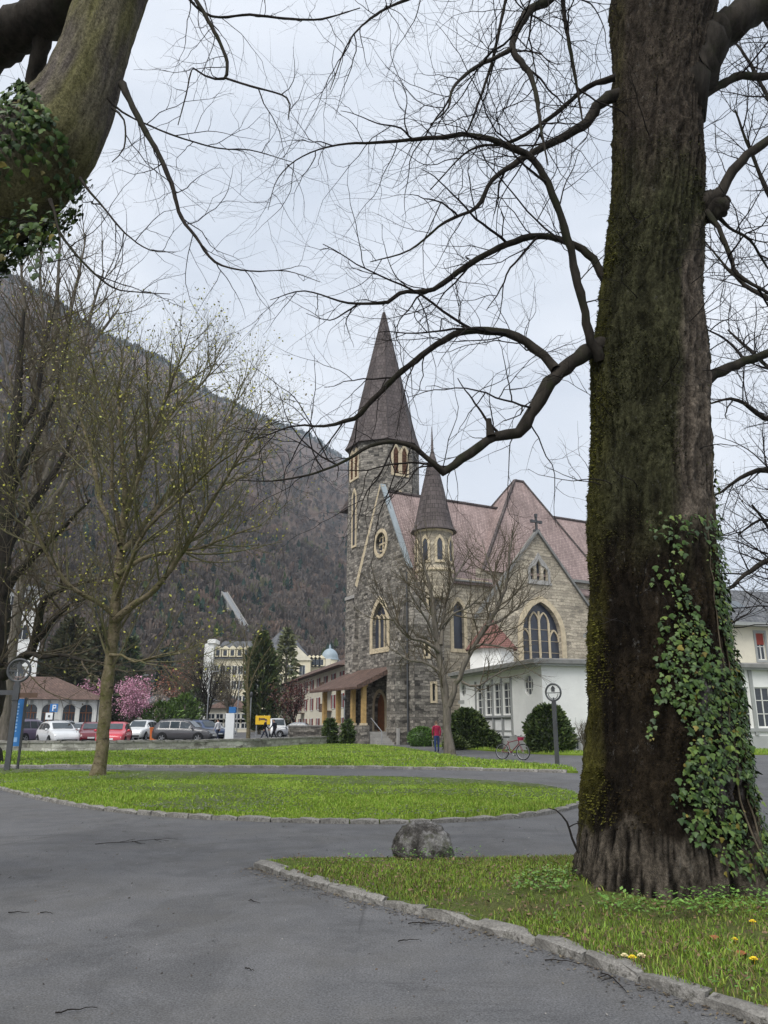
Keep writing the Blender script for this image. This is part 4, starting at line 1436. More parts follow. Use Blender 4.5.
# ---- bare trees further off
def bare_tree(label, foot, limbs, prm, trunk_mat, twig_mat, seed, trunk=None, buds=None, group=None, name='tree', sides=9, jit=0.15, step=None, rs=0.72):
    """limbs[0] is the trunk; every limb is a list of (px,py,Y,rpx)"""
    r = random.Random(seed)
    root = thing(name, label, 'tree', tuple(foot), 0, group)
    off = tuple(foot)
    T = Tubes()
    for k, L in enumerate(limbs):
        P, R = limb_path(L, jit if k else jit * 0.35, r, step or max(0.12, L[0][2] * 0.012), rs)
        if k == 0:
            P[0].z = min(P[0].z, foot.z - 0.12)
            R[0] *= 1.4
            if len(R) > 2: R[1] *= 1.12
        t = Tubes(); t.add(P, R, sides)
        t.build('trunk' if k == 0 else 'limb', trunk_mat, root, off)
        sprout(T, r, P, R, 0, prm if k else prm)
    T.build('twigs', twig_mat, root, off, 'stuff')
    if buds:
        per, size, spread, cols, frac = buds
        tips = [t for t in T.tips if r.random() < frac]
        leaves('buds', tips, r, per, size, spread, cols, G['leafy'], root, off, 'stuff')
    return root, T

def lim(L, Y0, Y1):
    return spec2(L, Y0, Y1)

# street tree on the oval lawn
f = gnd(97, 779, KZ + 0.05); Y = f.y
prm = [dict(gap=0.23, len=2.7, ang=38, wander=0.07, up=0.075, r=0.035, n=9, sides=5, start=0.22, fall=0.45),
       dict(gap=0.26, len=1.35, ang=36, wander=0.08, up=0.06, r=0.014, n=6, sides=3, start=0.15),
       dict(gap=0.24, len=0.6, ang=40, wander=0.10, up=0.05, r=0.0075, n=3, sides=3, start=0.15)]
prm_trunk = prm
bare_tree('street tree with scaly olive bark and sparse yellow buds on the oval lawn', f, [
    lim([(96, 781, 12), (101, 755, 10.5), (104, 720, 10), (109, 670, 9.5), (114, 625, 9.3), (117, 590, 7.5), (121, 550, 6.5), (125, 500, 5), (122, 450, 3.6), (119, 400, 2.2), (122, 350, 1.2)], Y, Y + 0.6),
    lim([(115, 620, 6), (135, 604, 5.2), (150, 594, 4.8), (172, 568, 4.2), (190, 540, 3.6), (208, 508, 3), (225, 480, 2.2), (250, 440, 1.3), (262, 405, 0.8)], Y, Y - 2.2),
    lim([(122, 552, 5.2), (133, 540, 4.6), (160, 503, 3.8), (185, 478, 3), (205, 455, 2.4), (228, 420, 1.4), (240, 380, 0.8)], Y + .2, Y + 2.4),
    lim([(120, 545, 4.6), (108, 520, 4.2), (99, 495, 3.6), (90, 450, 2.8), (78, 410, 1.8), (70, 370, 1)], Y + .2, Y + 2.5),
    lim([(114, 615, 4.6), (95, 600, 4), (72, 588, 3.4), (50, 560, 2.8), (34, 525, 2.2), (20, 480, 1.4), (10, 440, .8)], Y, Y - 1.8),
    lim([(118, 575, 4.2), (140, 560, 3.4), (170, 552, 2.8), (200, 548, 2.2), (232, 535, 1.5), (262, 525, 0.9)], Y, Y + 1.5),
    lim([(123, 520, 3.6), (138, 480, 3.2), (150, 440, 2.6), (165, 400, 2), (180, 360, 1.2), (190, 330, .7)], Y, Y - 1.2),
    lim([(122, 535, 3.4), (112, 490, 2.8), (112, 440, 2.2), (98, 390, 1.5), (88, 345, .8)], Y, Y - 2),
    lim([(116, 600, 4), (128, 570, 3.4), (146, 530, 2.8), (178, 500, 2.2), (210, 470, 1.6), (238, 450, 1)], Y, Y - 3.2),
    lim([(110, 655, 3), (122, 655, 2.2), (135, 662, 1.8), (160, 655, 1.2), (185, 650, .7)], Y, Y - 1.0),
    lim([(124, 505, 3.2), (145, 455, 2.6), (170, 415, 2), (205, 380, 1.4), (222, 345, .8)], Y + .3, Y + 3.2),
], prm, G['bark_plane'], G['twig_olive'], 51, buds=(1, 0.085, 0.05, [(0.40, 0.38, 0.06), (0.30, 0.31, 0.06), (0.16, 0.13, 0.07)], 0.55), rs=0.62)

# dark spreading tree whose trunk stands at the left edge
f = Vector((-17.9, 31.5, 0.1)); Y = f.y
f = Vector((at(-22, 760, 31.5).x, 31.5, 0.1))
prm2 = [dict(gap=0.36, len=3.2, ang=48, wander=0.10, up=0.05, r=0.05, n=9, sides=5, start=0.15, fall=0.45),
        dict(gap=0.34, len=1.6, ang=46, wander=0.12, up=0.03, r=0.019, n=6, sides=3, start=0.12),
        dict(gap=0.32, len=0.6, ang=45, wander=0.13, up=0.03, r=0.010, n=3, sides=3, start=0.15)]
bare_tree('dark spreading bare tree at the left edge, low limbs over the signpost', f, [
    lim([(-22, 762, 24), (-16, 720, 20), (-8, 680, 18), (-3, 620, 16), (2, 550, 13), (8, 480, 10), (16, 420, 7), (20, 360, 4), (24, 310, 2)], Y, Y),
    lim([(-6, 678, 10), (10, 668, 8), (30, 650, 6.5), (38, 625, 6), (42, 605, 5.2), (55, 592, 4), (75, 585, 2.8), (95, 580, 1.6), (112, 578, .9)], Y, Y - 2.5),
    lim([(8, 668, 6), (28, 652, 4), (40, 657, 3), (62, 655, 2.4), (80, 660, 1.8), (100, 663, 1)], Y - .5, Y - 3),
    lim([(0, 600, 8), (20, 570, 6), (45, 545, 4.5), (70, 520, 3), (90, 500, 1.6)], Y, Y - 2),
    lim([(2, 560, 8), (22, 520, 6), (50, 480, 4.4), (72, 440, 2.8), (85, 400, 1.4)], Y, Y + 2),
    lim([(6, 500, 7), (30, 450, 5), (52, 400, 3.4), (66, 350, 1.8), (72, 310, 1)], Y, Y - 1.5),
    lim([(0, 620, 7), (-30, 580, 5), (-60, 540, 3)], Y, Y - 2),
    lim([(4, 560, 7), (-25, 500, 5), (-50, 440, 3)], Y, Y + 2),
    lim([(14, 440, 5), (36, 400, 3.6), (44, 350, 2.4), (56, 300, 1.2)], Y, Y + 2.2),
    lim([(32, 645, 4.5), (50, 625, 3.4), (70, 605, 2.4), (88, 598, 1.2)], Y - 1, Y - 3.2),
], prm2, G['limb_moss'], G['twig_brown'], 52, buds=(1, 0.10, 0.08, [(0.24, 0.25, 0.05), (0.13, 0.12, 0.05), (0.10, 0.08, 0.05)], 0.22))

# tall bare tree behind it
Y = 38.0
f = Vector((at(58, 745, Y).x, Y, 0.05))
f = Vector((at(2, 748, 45).x, 45, 0)); Y = 45.0
prm3 = [dict(gap=0.5, len=4.2, ang=33, wander=0.06, up=0.07, r=0.06, n=9, sides=4, start=0.2, fall=0.4),
        dict(gap=0.45, len=2.1, ang=34, wander=0.08, up=0.06, r=0.026, n=6, sides=3, start=0.15),
        dict(gap=0.5, len=0.85, ang=36, wander=0.1, up=0.05, r=0.014, n=3, sides=3, start=0.15)]
bare_tree('tall fine-twigged bare tree rising above the mountain behind the street tree', f, [
    lim([(2, 752, 8), (6, 700, 7.5), (16, 620, 7), (28, 540, 6.5), (40, 460, 5.5), (48, 400, 4.6), (54, 340, 4), (58, 280, 2.4), (60, 235, 1.2)], Y, Y),
    lim([(45, 480, 5), (60, 430, 4.4), (78, 370, 3.2), (92, 310, 2), (104, 270, 1)], Y, Y - 2),
    lim([(47, 450, 5), (36, 400, 4), (28, 340, 3), (22, 280, 1.8), (20, 240, 1)], Y, Y + 2),
    lim([(50, 420, 4.4), (70, 380, 3.4), (92, 345, 2.4), (118, 310, 1.2)], Y, Y + 2),
    lim([(52, 380, 4), (68, 320, 2.8), (80, 270, 1.6), (86, 235, .9)], Y, Y + 1),
    lim([(46, 470, 4.5), (30, 430, 3.6), (10, 380, 2.6), (-2, 320, 1.4)], Y, Y - 2),
    lim([(52, 395, 3.6), (44, 330, 2.4), (40, 270, 1.4), (42, 232, .8)], Y, Y - 1),
    lim([(44, 520, 5), (66, 480, 4), (90, 440, 3), (120, 400, 2), (140, 365, 1)], Y, Y - 2),
], prm3, G['bark_grey'], G['twig_brown'], 53)

# limbed tree in front of the church
f = gnd(449, 753, 0.1); Y = f.y
prm4 = [dict(gap=0.38, len=2.5, ang=40, wander=0.11, up=0.10, r=0.05, n=8, sides=5, start=0.25, fall=0.35),
        dict(gap=0.27, len=1.6, ang=38, wander=0.11, up=0.08, r=0.027, n=6, sides=3, start=0.15),
        dict(gap=0.30, len=0.8, ang=40, wander=0.12, up=0.06, r=0.016, n=3, sides=3, start=0.15)]
bare_tree('gnarled bare tree with upright shoots standing before the church', f, [
    lim([(450, 756, 8.5), (448, 735, 7.5), (447, 705, 7.5), (443, 680, 6.2), (439, 655, 5.5), (435, 625, 4.6), (433, 604, 3.8), (428, 580, 2.6), (422, 555, 1.5), (420, 530, .8)], Y, Y + .3),
    lim([(449, 706, 5.5), (455, 690, 5), (468, 657, 4.4), (488, 624, 4), (500, 602, 3.2), (507, 582, 2.6), (510, 550, 1.6), (514, 525, .8)], Y, Y - 1.2),
    lim([(439, 652, 3.6), (430, 644, 3), (419, 640, 2.7), (407, 636, 2.3), (394, 621, 1.8), (382, 602, 1.2), (372, 585, .7)], Y, Y - 2),
    lim([(441, 672, 3), (434, 667, 2.6), (423, 662, 2.2), (408, 660, 1.6), (398, 652, 1), (390, 640, .6)], Y, Y + 1.5),
    lim([(441, 645, 3.8), (443, 625, 3.4), (445, 605, 2.8), (453, 582, 2), (463, 565, 1.3), (470, 548, .7)], Y, Y + 1.5),
    lim([(462, 682, 2.4), (470, 686, 2), (480, 685, 1.7), (497, 674, 1.2), (510, 668, .7)], Y - .3, Y - 1.8),
    lim([(486, 626, 2.6), (505, 618, 1.9), (522, 604, 1.3), (538, 592, .7)], Y - .8, Y + .5),
    lim([(475, 646, 2.4), (490, 645, 1.7), (505, 648, 1.3), (520, 655, .7)], Y - .6, Y - 2),
    lim([(440, 630, 2.6), (452, 615, 2.1), (470, 606, 1.5), (486, 590, .9)], Y + .2, Y - 1.5),
    lim([(434, 615, 2.6), (424, 600, 2), (416, 580, 1.4), (404, 562, .8)], Y + .2, Y + 1.5),
    lim([(497, 608, 2.2), (494, 585, 1.7), (488, 562, 1.1), (482, 540, .6)], Y - 1, Y + .6),
    lim([(436, 640, 2.4), (428, 622, 2), (418, 606, 1.4), (408, 590, .8)], Y, Y - 1.4),
], prm4, G['bark_grey'], G['twig_brown'], 54, sides=10, jit=0.3, step=0.35, rs=0.56)

# tree standing right of the picture whose branches show beside the old trunk
Y = 19.0
f = Vector((at(850, 792, Y).x, Y, 0.05))
LAWN_RIGHT = Lawn('lawn', [(f.x + 2.6 * math.cos(a * 0.2618) + 1, f.y + 2.0 * math.sin(a * 0.2618)) for a in range(24)], KZ, 0.05, 1.0, G['lawn_soil'], 0.5, 9)
blades('grass', LAWN_RIGHT.scatter(rng, 16000), rng, 0.07, 0.018, GREENS, 0.7, 'round patch of grass at the foot of the tree right of the old trunk', 'grass', patchy)
prm5 = [dict(gap=0.27, len=2.1, ang=46, wander=0.10, up=0.03, r=0.026, n=8, sides=4, start=0.12, fall=0.4),
        dict(gap=0.24, len=1.05, ang=45, wander=0.12, up=0.02, r=0.011, n=6, sides=3, start=0.12),
        dict(gap=0.22, len=0.42, ang=45, wander=0.12, up=0.02, r=0.006, n=3, sides=3, start=0.15)]
bare_tree('dark branching bare tree beyond the right side of the huge old trunk', f, [
    lim([(851, 792, 27), (850, 775, 23), (846, 700, 20), (842, 600, 18), (838, 480, 15), (832, 360, 12), (828, 240, 9), (826, 120, 6), (824, 20, 4), (822, -60, 2)], Y, Y),
    lim([(842, 600, 8), (800, 560, 5.5), (770, 560, 4), (745, 575, 3), (728, 590, 1.8), (714, 600, 1)], Y, Y - 1.2),
    lim([(840, 520, 8), (800, 490, 5.5), (768, 470, 4), (740, 478, 2.6), (722, 492, 1.6), (700, 500, .8)], Y, Y + 1.5),
    lim([(838, 450, 8), (800, 425, 5), (765, 418, 3.6), (738, 400, 2.4), (716, 402, 1.4), (695, 410, .8)], Y, Y - 1.5),
    lim([(834, 360, 8), (800, 330, 5), (770, 300, 4), (745, 285, 2.8), (722, 262, 1.6), (704, 240, .9)], Y, Y + 1),
    lim([(830, 280, 7), (800, 240, 5), (772, 200, 3.4), (750, 150, 2.2), (735, 110, 1.2)], Y, Y - 1.4),
    lim([(828, 200, 6), (800, 150, 4), (775, 110, 3), (748, 60, 2), (725, 30, 1)], Y, Y + 1.5),
    lim([(844, 640, 8), (810, 600, 5), (785, 570, 3.6), (770, 530, 2.4), (752, 505, 1.4)], Y, Y - 1.5),
    lim([(836, 400, 6), (806, 370, 4), (780, 375, 3), (750, 350, 2.2), (728, 330, 1.3)], Y, Y + 2),
    lim([(842, 560, 6), (812, 530, 4), (785, 525, 3), (760, 520, 2), (738, 535, 1.1)], Y, Y + 2.2),
    lim([(826, 120, 5), (800, 70, 3.4), (770, 30, 2.2), (745, -10, 1.2)], Y, Y - 1),
    lim([(850, 500, 8), (890, 440, 6), (930, 380, 3)], Y, Y),
], prm5, G['limb_moss'], G['twig_dark'], 55, buds=(1, 0.04, 0.03, [(0.10, 0.08, 0.05), (0.14, 0.12, 0.06)], 0.15))
# ------------------------------------------------------------------ church
def tess(outer, holes):
    loops = [[Vector((x, y, 0)) for x, y in L] for L in [outer] + holes]
    flat = [p for L in loops for p in L]
    return flat, geometry.tessellate_polygon(loops)

def wall_panel(b, outer, holes, o, ux, n, reveal=0.35, m=0, m_rev=None):
    """wall face in the plane through o spanned by ux and z, looking along n; openings get reveals"""
    o, ux, n = Vector(o), Vector(ux), Vector(n)
    P = lambda q, d=0.0: o + ux * q[0] + Vector((0, 0, q[1])) - n * d
    flat, tris = tess(outer, holes)
    for t in tris:
        pts = [P(flat[i]) for i in t]
        if (pts[1] - pts[0]).cross(pts[2] - pts[0]).dot(n) < 0:
            pts.reverse()
        b.face(pts, m)
    for h in holes:
        k = len(h)
        c = Vector((sum(p[0] for p in h) / k, sum(p[1] for p in h) / k))
        for i in range(k):
            a, d = h[i], h[(i + 1) % k]
            f = [P(a), P(d), P(d, reveal), P(a, reveal)]
            mid = Vector(((a[0] + d[0]) / 2, (a[1] + d[1]) / 2))
            inn = ux * (c.x - mid.x) + Vector((0, 0, c.y - mid.y))
            if (f[1] - f[0]).cross(f[2] - f[0]).dot(inn) < 0:
                f.reverse()
            b.face(f, m if m_rev is None else m_rev)

def gothic(cx, z0, w, zs, zt, n=7):
    """pointed arch outline: sill z0, width w, springing zs, point zt"""
    h = zt - zs
    a = w / 2
    R = (a * a + h * h) / (2 * a) if h >= a else a
    pts = [(cx - a, z0), (cx + a, z0), (cx + a, zs)]
    c = cx + a - R
    e = math.asin(min(1, h / R))
    for i in range(1, n):
        t = e * i / n
        pts.append((c + R * math.cos(t), zs + R * math.sin(t)))
    pts.append((cx, zt))
    c = cx - a + R
    for i in range(n - 1, 0, -1):
        t = e * i / n
        pts.append((c - R * math.cos(t), zs + R * math.sin(t)))
    pts.append((cx - a, zs))
    return pts

def round_out(cx, cz, rx, rz, n=20):
    return [(cx + rx * math.cos(2 * math.pi * i / n), cz + rz * math.sin(2 * math.pi * i / n)) for i in range(n)]

def grow(L, d):
    n = len(L)
    c = Vector((sum(p[0] for p in L) / n, sum(p[1] for p in L) / n))
    out = []
    for i in range(n):
        a, b, e = Vector(L[i - 1]), Vector(L[i]), Vector(L[(i + 1) % n])
        t1, t2 = (b - a).normalized(), (e - b).normalized()
        n1, n2 = Vector((t1.y, -t1.x)), Vector((t2.y, -t2.x))
        v = (n1 + n2)
        v = v / max(0.5, v.length_squared / 2) if v.length > 1e-4 else n1
        out.append(tuple(b + v * d))
    return out

def ring(b, outer, inner, o, ux, n, proud, back=0.0, m=0):
    o, ux, n = Vector(o), Vector(ux), Vector(n)
    P = lambda q, d: o + ux * q[0] + Vector((0, 0, q[1])) + n * d
    k = len(outer)
    for i in range(k):
        j = (i + 1) % k
        for f, ref in (([P(outer[i], proud), P(outer[j], proud), P(inner[j], proud), P(inner[i], proud)], n),
                       ([P(outer[i], back), P(outer[j], back), P(outer[j], proud), P(outer[i], proud)], None),
                       ([P(inner[i], proud), P(inner[j], proud), P(inner[j], back), P(inner[i], back)], None)):
            if ref is not None and (f[1] - f[0]).cross(f[2] - f[0]).dot(ref) < 0:
                f.reverse()
            b.face(f, m)

def pane(b, L, o, ux, n, d, m=0):
    o, ux, n = Vector(o), Vector(ux), Vector(n)
    flat, tris = tess(L, [])
    for t in tris:
        pts = [o + ux * flat[i].x + Vector((0, 0, flat[i].y)) + n * d for i in t]
        if (pts[1] - pts[0]).cross(pts[2] - pts[0]).dot(n) < 0:
            pts.reverse()
        b.face(pts, m)

def church():
    C0 = Vector((1.857, 62.0, 0))
    rz = math.radians(28)
    R = thing('church', 'large grey stone church with tall dark spire and red roof', 'church', tuple(C0), rz)
    dark, warm, sand, red = G['stone_dark'], G['stone_warm'], G['sandstone'], G['roof_red']
    X, Yv = (1, 0, 0), (0, 1, 0)
    nF, nS = (-1, 0, 0), (0, -1, 0)          # front looks along -x, the long side along -y
    EV, RG, NW = 13.75, 21.77, 9.2
    # ---- front gable: columns are y
    win = gothic(4.75, 7.8, 2.7, 9.6, 11.75)
    occ = round_out(4.55, 16.9, 0.95, 1.0)
    door = gothic(4.7, 1.0, 1.9, 3.0, 4.1, 5)
    b = MB()
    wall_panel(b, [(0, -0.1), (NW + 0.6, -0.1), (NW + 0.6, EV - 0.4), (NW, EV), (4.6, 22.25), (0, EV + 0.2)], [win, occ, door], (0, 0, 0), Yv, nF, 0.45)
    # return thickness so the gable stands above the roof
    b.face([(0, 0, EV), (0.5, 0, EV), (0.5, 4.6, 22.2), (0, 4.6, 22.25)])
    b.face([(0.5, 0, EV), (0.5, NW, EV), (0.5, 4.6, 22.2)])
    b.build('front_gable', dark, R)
    def window(outl, o, ux, n, name, grow_by, mull, glassm, d=-0.3, proud=0.06, fm=sand, bars=0.09, zbars=(), heads=None):
        w = MB(); ring(w, grow(outl, grow_by), outl, o, ux, n, proud)
        fr = w.build(name, fm, R)
        g = MB(); pane(g, outl, o, ux, n, d)
        g.build('pane', glassm, fr)
        if mull:
            mb = MB()
            oo, uu, nn = Vector(o), Vector(ux), Vector(n)
            for (x, z0, z1) in mull:
                p = oo + uu * x + nn * (d + 0.06)
                mb.bar(p + Vector((0, 0, z0)), p + Vector((0, 0, z1)), bars, 0.12, 0, tuple(nn))
            for (x0, x1, z) in zbars:
                p = oo + nn * (d + 0.02) + Vector((0, 0, z))
                mb.bar(p + uu * x0, p + uu * x1, 0.05, 0.03)
            for hd in heads or ():
                for i in range(len(hd) - 1):
                    a, c = hd[i], hd[i + 1]
                    mb.bar(oo + uu * a[0] + Vector((0, 0, a[1])) + nn * (d + 0.06), oo + uu * c[0] + Vector((0, 0, c[1])) + nn * (d + 0.06), bars * 0.8, 0.1, 0, tuple(nn))
            mb.build('mullion', fm, fr)
        return fr
    def archline(cx, w, zs, zt, n=6):
        g = gothic(cx, zs, w, zs, zt, n)
        return g[2:]
    window(win, (0, 0, 0), Yv, nF, 'window', 0.42, [(4.75 - .45, 7.8, 10.6), (4.75 + .45, 7.8, 10.6)], G['glass_lead'], heads=[archline(4.75 + k * .9, .9, 9.9, 10.7) for k in (-1, 0, 1)])
    window(occ, (0, 0, 0), Yv, nF, 'round_window', 0.32, [(4.55, 15.95, 17.85)], G['glass_lead'], zbars=[(3.65, 5.45, 16.9)], heads=[round_out(4.55 + .42 * math.cos(a), 16.9 + .42 * math.sin(a), .36, .36, 10) for a in (0.78, 2.36, 3.93, 5.5)])
    dr = MB(); ring(dr, grow(door, 0.28), door, (0, 0, 0), Yv, nF, 0.07)
    do = dr.build('door', sand, R)
    dp = MB(); pane(dp, door, (0, 0, 0), Yv, nF, -0.3); dp.build('door_leaf', G['wood_door'], do)
    dp = MB(); dp.box(-0.0, 0.04, 4.28, 4.33, 1.9, 2.15, M=Matrix.Translation((0.24, 0, 0))); dp.build('handle', G['iron'], do)
    # coping of the gable: pale stone left, blue-grey flashing right
    b = MB(); b.bar((0.15, 4.6, 22.35), (0.15, NW + 0.35, EV + 0.1), 0.55, 0.22, 0, (-1, 0, 0)); b.build('coping', sand, R)
    b = MB(); b.bar((0.22, 4.6, 22.38), (0.22, -0.15, EV + 0.15), 0.5, 0.14, 0, (0, -1, 0.55)); b.build('verge_flashing', G['flashing'], R)
    # corner buttress beside the porch, and stringcourse
    b = MB(); b.prism([(-1.1, 0.05), (0.1, 0.05), (0.1, 1.45), (-1.1, 1.45)], -0.1, 6.6, top=[(-1.1, 0.05), (0.1, 0.05), (0.1, 1.45), (-1.1, 1.45)])
    b.prism([(-1.1, 0.05), (0.1, 0.05), (0.1, 1.45), (-1.1, 1.45)], 6.6, 8.3, top=[(-0.5, 0.05), (0.1, 0.05), (0.1, 1.45), (-0.5, 1.45)])
    b.prism([(-0.5, 0.05), (0.1, 0.05), (0.1, 1.3), (-0.5, 1.3)], 8.3, 12.0, top=[(-0.12, 0.05), (0.1, 0.05), (0.1, 1.2), (-0.12, 1.2)])
    b.build('buttress', dark, R)
    b = MB(); b.prism([(-0.9, 8.9), (0.1, 8.9), (0.1, 10.1), (-0.9, 10.1)], -0.1, 11.5, top=[(-0.3, 8.9), (0.1, 8.9), (0.1, 10.1), (-0.3, 10.1)])
    b.build('buttress', dark, R)
    # ---- nave side wall (columns are x)
    lan = gothic(4.95, 7.55, 1.05, 10.6, 11.5)
    b = MB()
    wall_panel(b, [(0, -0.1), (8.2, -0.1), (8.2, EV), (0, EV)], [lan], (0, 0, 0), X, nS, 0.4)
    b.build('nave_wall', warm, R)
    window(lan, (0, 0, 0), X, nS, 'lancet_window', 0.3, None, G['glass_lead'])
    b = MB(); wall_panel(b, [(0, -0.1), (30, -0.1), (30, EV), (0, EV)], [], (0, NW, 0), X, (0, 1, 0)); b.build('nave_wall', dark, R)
    b = MB(); wall_panel(b, [(0, 0), (10, 0), (10, EV), (0, EV)], [], (20.6, 0, 0), X, nS); b.build('chancel_wall', warm, R)
    b = MB(); wall_panel(b, [(0, -0.1), (NW, -0.1), (NW, EV), (4.6, 21.7), (0, EV)], [], (30, 0, 0), Yv, (1, 0, 0)); b.build('end_gable', warm, R)
    # nave roof with overhang, cornice
    sl = (RG - EV) / 4.6
    def gable_roof(b, x0, x1, y0, y1, ze, zr, oh=0.35, th=0.18):
        ym = (y0 + y1) / 2; s = (zr - ze) / (ym - y0)
        for sg, ye in ((1, y0), (-1, y1)):
            A = [(x0, ye - sg * oh, ze - s * oh), (x1, ye - sg * oh, ze - s * oh), (x1, ym, zr), (x0, ym, zr)]
            if sg < 0: A.reverse()
            b.face(A)
            B2 = [(p[0], p[1], p[2] - th) for p in A]; B2.reverse()
            b.face(B2)
            b.face([A[0], A[3], (A[3][0], A[3][1], A[3][2] - th), (A[0][0], A[0][1], A[0][2] - th)])
            b.face([A[1], (A[1][0], A[1][1], A[1][2] - th), (A[2][0], A[2][1], A[2][2] - th), A[2]])
            b.face([A[0], (A[0][0], A[0][1], A[0][2] - th), (A[1][0], A[1][1], A[1][2] - th), A[1]] if sg > 0 else [A[2], (A[2][0], A[2][1], A[2][2] - th), (A[3][0], A[3][1], A[3][2] - th), A[3]])
    b = MB(); gable_roof(b, 0.52, 30.3, 0, NW, EV, RG); b.build('nave_roof', red, R)
    b = MB(); b.bar((0.5, 4.6, RG + 0.06), (14.5, 4.6, RG + 0.06), 0.3, 0.16); b.bar((17, 4.6, RG + 0.06), (30.3, 4.6, RG + 0.06), 0.3, 0.16); b.build('ridge_cap', G['roof_spire'], R)
    b = MB(); b.box(0.6, 8.0, -0.22, 0.02, EV - 0.62, EV - 0.30); b.build('cornice', sand, R)
    b = MB(); b.tube([(3.0, -0.46, EV - 0.55), (8.2, -0.46, EV - 0.55)], 0.09, 8); b.build('gutter', G['roof_edge'], R)
    # ---- transept gable
    TQ = -0.5
    big = gothic(13.35, 5.6, 4.3, 9.0, 12.0, 9)
    n1, n2, n3 = gothic(13.35, 13.95, 0.5, 15.2, 15.75, 4), gothic(12.62, 13.95, 0.42, 14.7, 15.05, 4), gothic(14.08, 13.95, 0.42, 14.7, 15.05, 4)
    b = MB()
    wall_panel(b, [(6.3, -0.1), (20.4, -0.1), (20.4, 10.1), (13.35, 18.35), (6.3, 10.1)], [big, n1, n2, n3], (0, TQ, 0), X, nS, 0.55)
    b.face([(6.3, TQ, -0.1), (6.3, TQ, 10.1), (6.3, 0.1, 10.1), (6.3, 0.1, -0.1)])
    b.face([(6.3, TQ, 10.1), (13.35, TQ, 18.35), (13.35, 0.2, 18.35), (6.3, 0.2, 10.1)])
    b.face([(20.4, TQ, 10.1), (20.4, 0.2, 10.1), (13.35, 0.2, 18.35), (13.35, TQ, 18.35)])
    b.build('transept_wall', warm, R)
    b = MB(); wall_panel(b, [(6.8, 9.0), (21.6, 9.0), (21.6, 14.5), (6.8, 14.5)], [], (0, -0.05, 0), X, nS); b.build('transept_wall', warm, R)
    b = MB()
    b.bar((13.35, TQ - 0.02, 18.5), (6.1, TQ - 0.02, 10.02), 0.42, 0.2, 0, (-1, 0, .8)); b.bar((13.35, TQ - 0.02, 18.5), (20.6, TQ - 0.02, 10.02), 0.42, 0.2, 0, (1, 0, .8))
    b.build('transept_coping', G['roof_edge'], R)
    fr = window(big, (0, TQ, 0), X, nS, 'great_window', 0.5, [(13.35 + k * 1.075, 5.6, 10.2 if k else 11.2) for k in (-1, 0, 1)], G['glass_lead'], d=-0.42, bars=0.17,
           zbars=[(11.25, 15.45, z) for z in (6.6, 7.6, 8.6)] + [(11.6, 15.1, 9.6)],
           heads=[archline(13.35 + k * 1.075, 1.07, 8.6 if abs(k) > 1 else 10.1, 9.6 if abs(k) > 1 else 11.1) for k in (-1.5, -.5, .5, 1.5)])
    w = MB(); ring(w, [(12.1, 13.75), (14.6, 13.75), (14.6, 14.9), (14.2, 15.5), (13.75, 15.9), (13.35, 16.5), (12.95, 15.9), (12.5, 15.5), (12.1, 14.9)],
                   [(12.36, 13.95), (14.34, 13.95), (14.34, 14.85), (14.1, 15.12), (13.68, 15.3), (13.35, 15.85), (13.02, 15.3), (12.6, 15.12), (12.36, 14.85)], (0, TQ, 0), X, nS, 0.07)
    w.box(12.0, 14.7, TQ - 0.12, TQ - 0.01, 13.55, 13.74)
    wf = w.build('niche_window', G['concrete'], R)
    for q in (n1, n2, n3):
        g = MB(); pane(g, q, (0, TQ, 0), X, nS, -0.3); g.build('pane', G['glass_lead'], wf)
    # stone cross on the gable
    b = MB(); b.box(13.27, 13.43, TQ - .1, TQ + .08, 18.4, 19.95); b.box(12.85, 13.85, TQ - .1, TQ + .08, 19.25, 19.45)
    b.prism([(13.1, TQ - .2), (13.6, TQ - .2), (13.6, TQ + .2), (13.1, TQ + .2)], 18.2, 18.6)
    for dx, dz in ((-.5, 19.35), (.5, 19.35), (0, 19.95)):
        b.box(13.35 + dx - .12, 13.35 + dx + .12, TQ - .11, TQ + .09, dz - .14, dz + .14)
    b.build('cross', G['iron'], R)
    # crossing roof: steep hipped roof with a short ridge
    c0 = [(7.4, -0.32), (21.8, -0.32), (21.8, 9.95), (7.4, 9.95)]
    b = MB(); ze = 14.35
    r0, r1 = (15.1, 4.6, 25.0), (16.2, 4.6, 25.0)
    P4 = [(x, y, ze) for x, y in c0]
    b.face([P4[0], P4[1], r1, r0]); b.face([P4[1], P4[2], r1]); b.face([P4[2], P4[3], r0, r1]); b.face([P4[3], P4[0], r0])
    b.face([P4[3], P4[2], P4[1], P4[0]])
    b.build('crossing_roof', red, R)
    b = MB()
    for a, e in ((P4[0], r0), (P4[1], r1), (P4[2], r1), (P4[3], r0), (r0, r1)):
        b.bar(Vector(a) + Vector((0, 0, .05)), Vector(e) + Vector((0, 0, .05)), 0.26, 0.16)
    b.build('hip_ridge', G['roof_spire'], R)
    b = MB(); b.box(17.4, 21.9, -0.48, -0.34, ze - 0.2, ze + 0.05); b.build('gutter', G['roof_edge'], R)
    # ---- stair turret
    tc = (2.3, -0.6)
    b = MB()
    slits = [[(1.55, 3.3), (1.85, 3.3), (1.85, 4.6), (1.55, 4.6)], [(1.0, 6.7), (1.25, 6.7), (1.25, 7.8), (1.0, 7.8)], [(1.35, 10.6), (1.6, 10.6), (1.6, 11.7), (1.35, 11.7)]]
    wall_panel(b, [(-0.05, -0.1), (2.75, -0.1), (2.75, 12.6), (-0.05, 12.6)], slits, (0, -1.15, 0), X, nS, 0.3)
    b.face([(-0.05, -1.15, -.1), (-0.05, -1.15, 12.6), (-0.05, 0.1, 12.6), (-0.05, 0.1, -.1)])
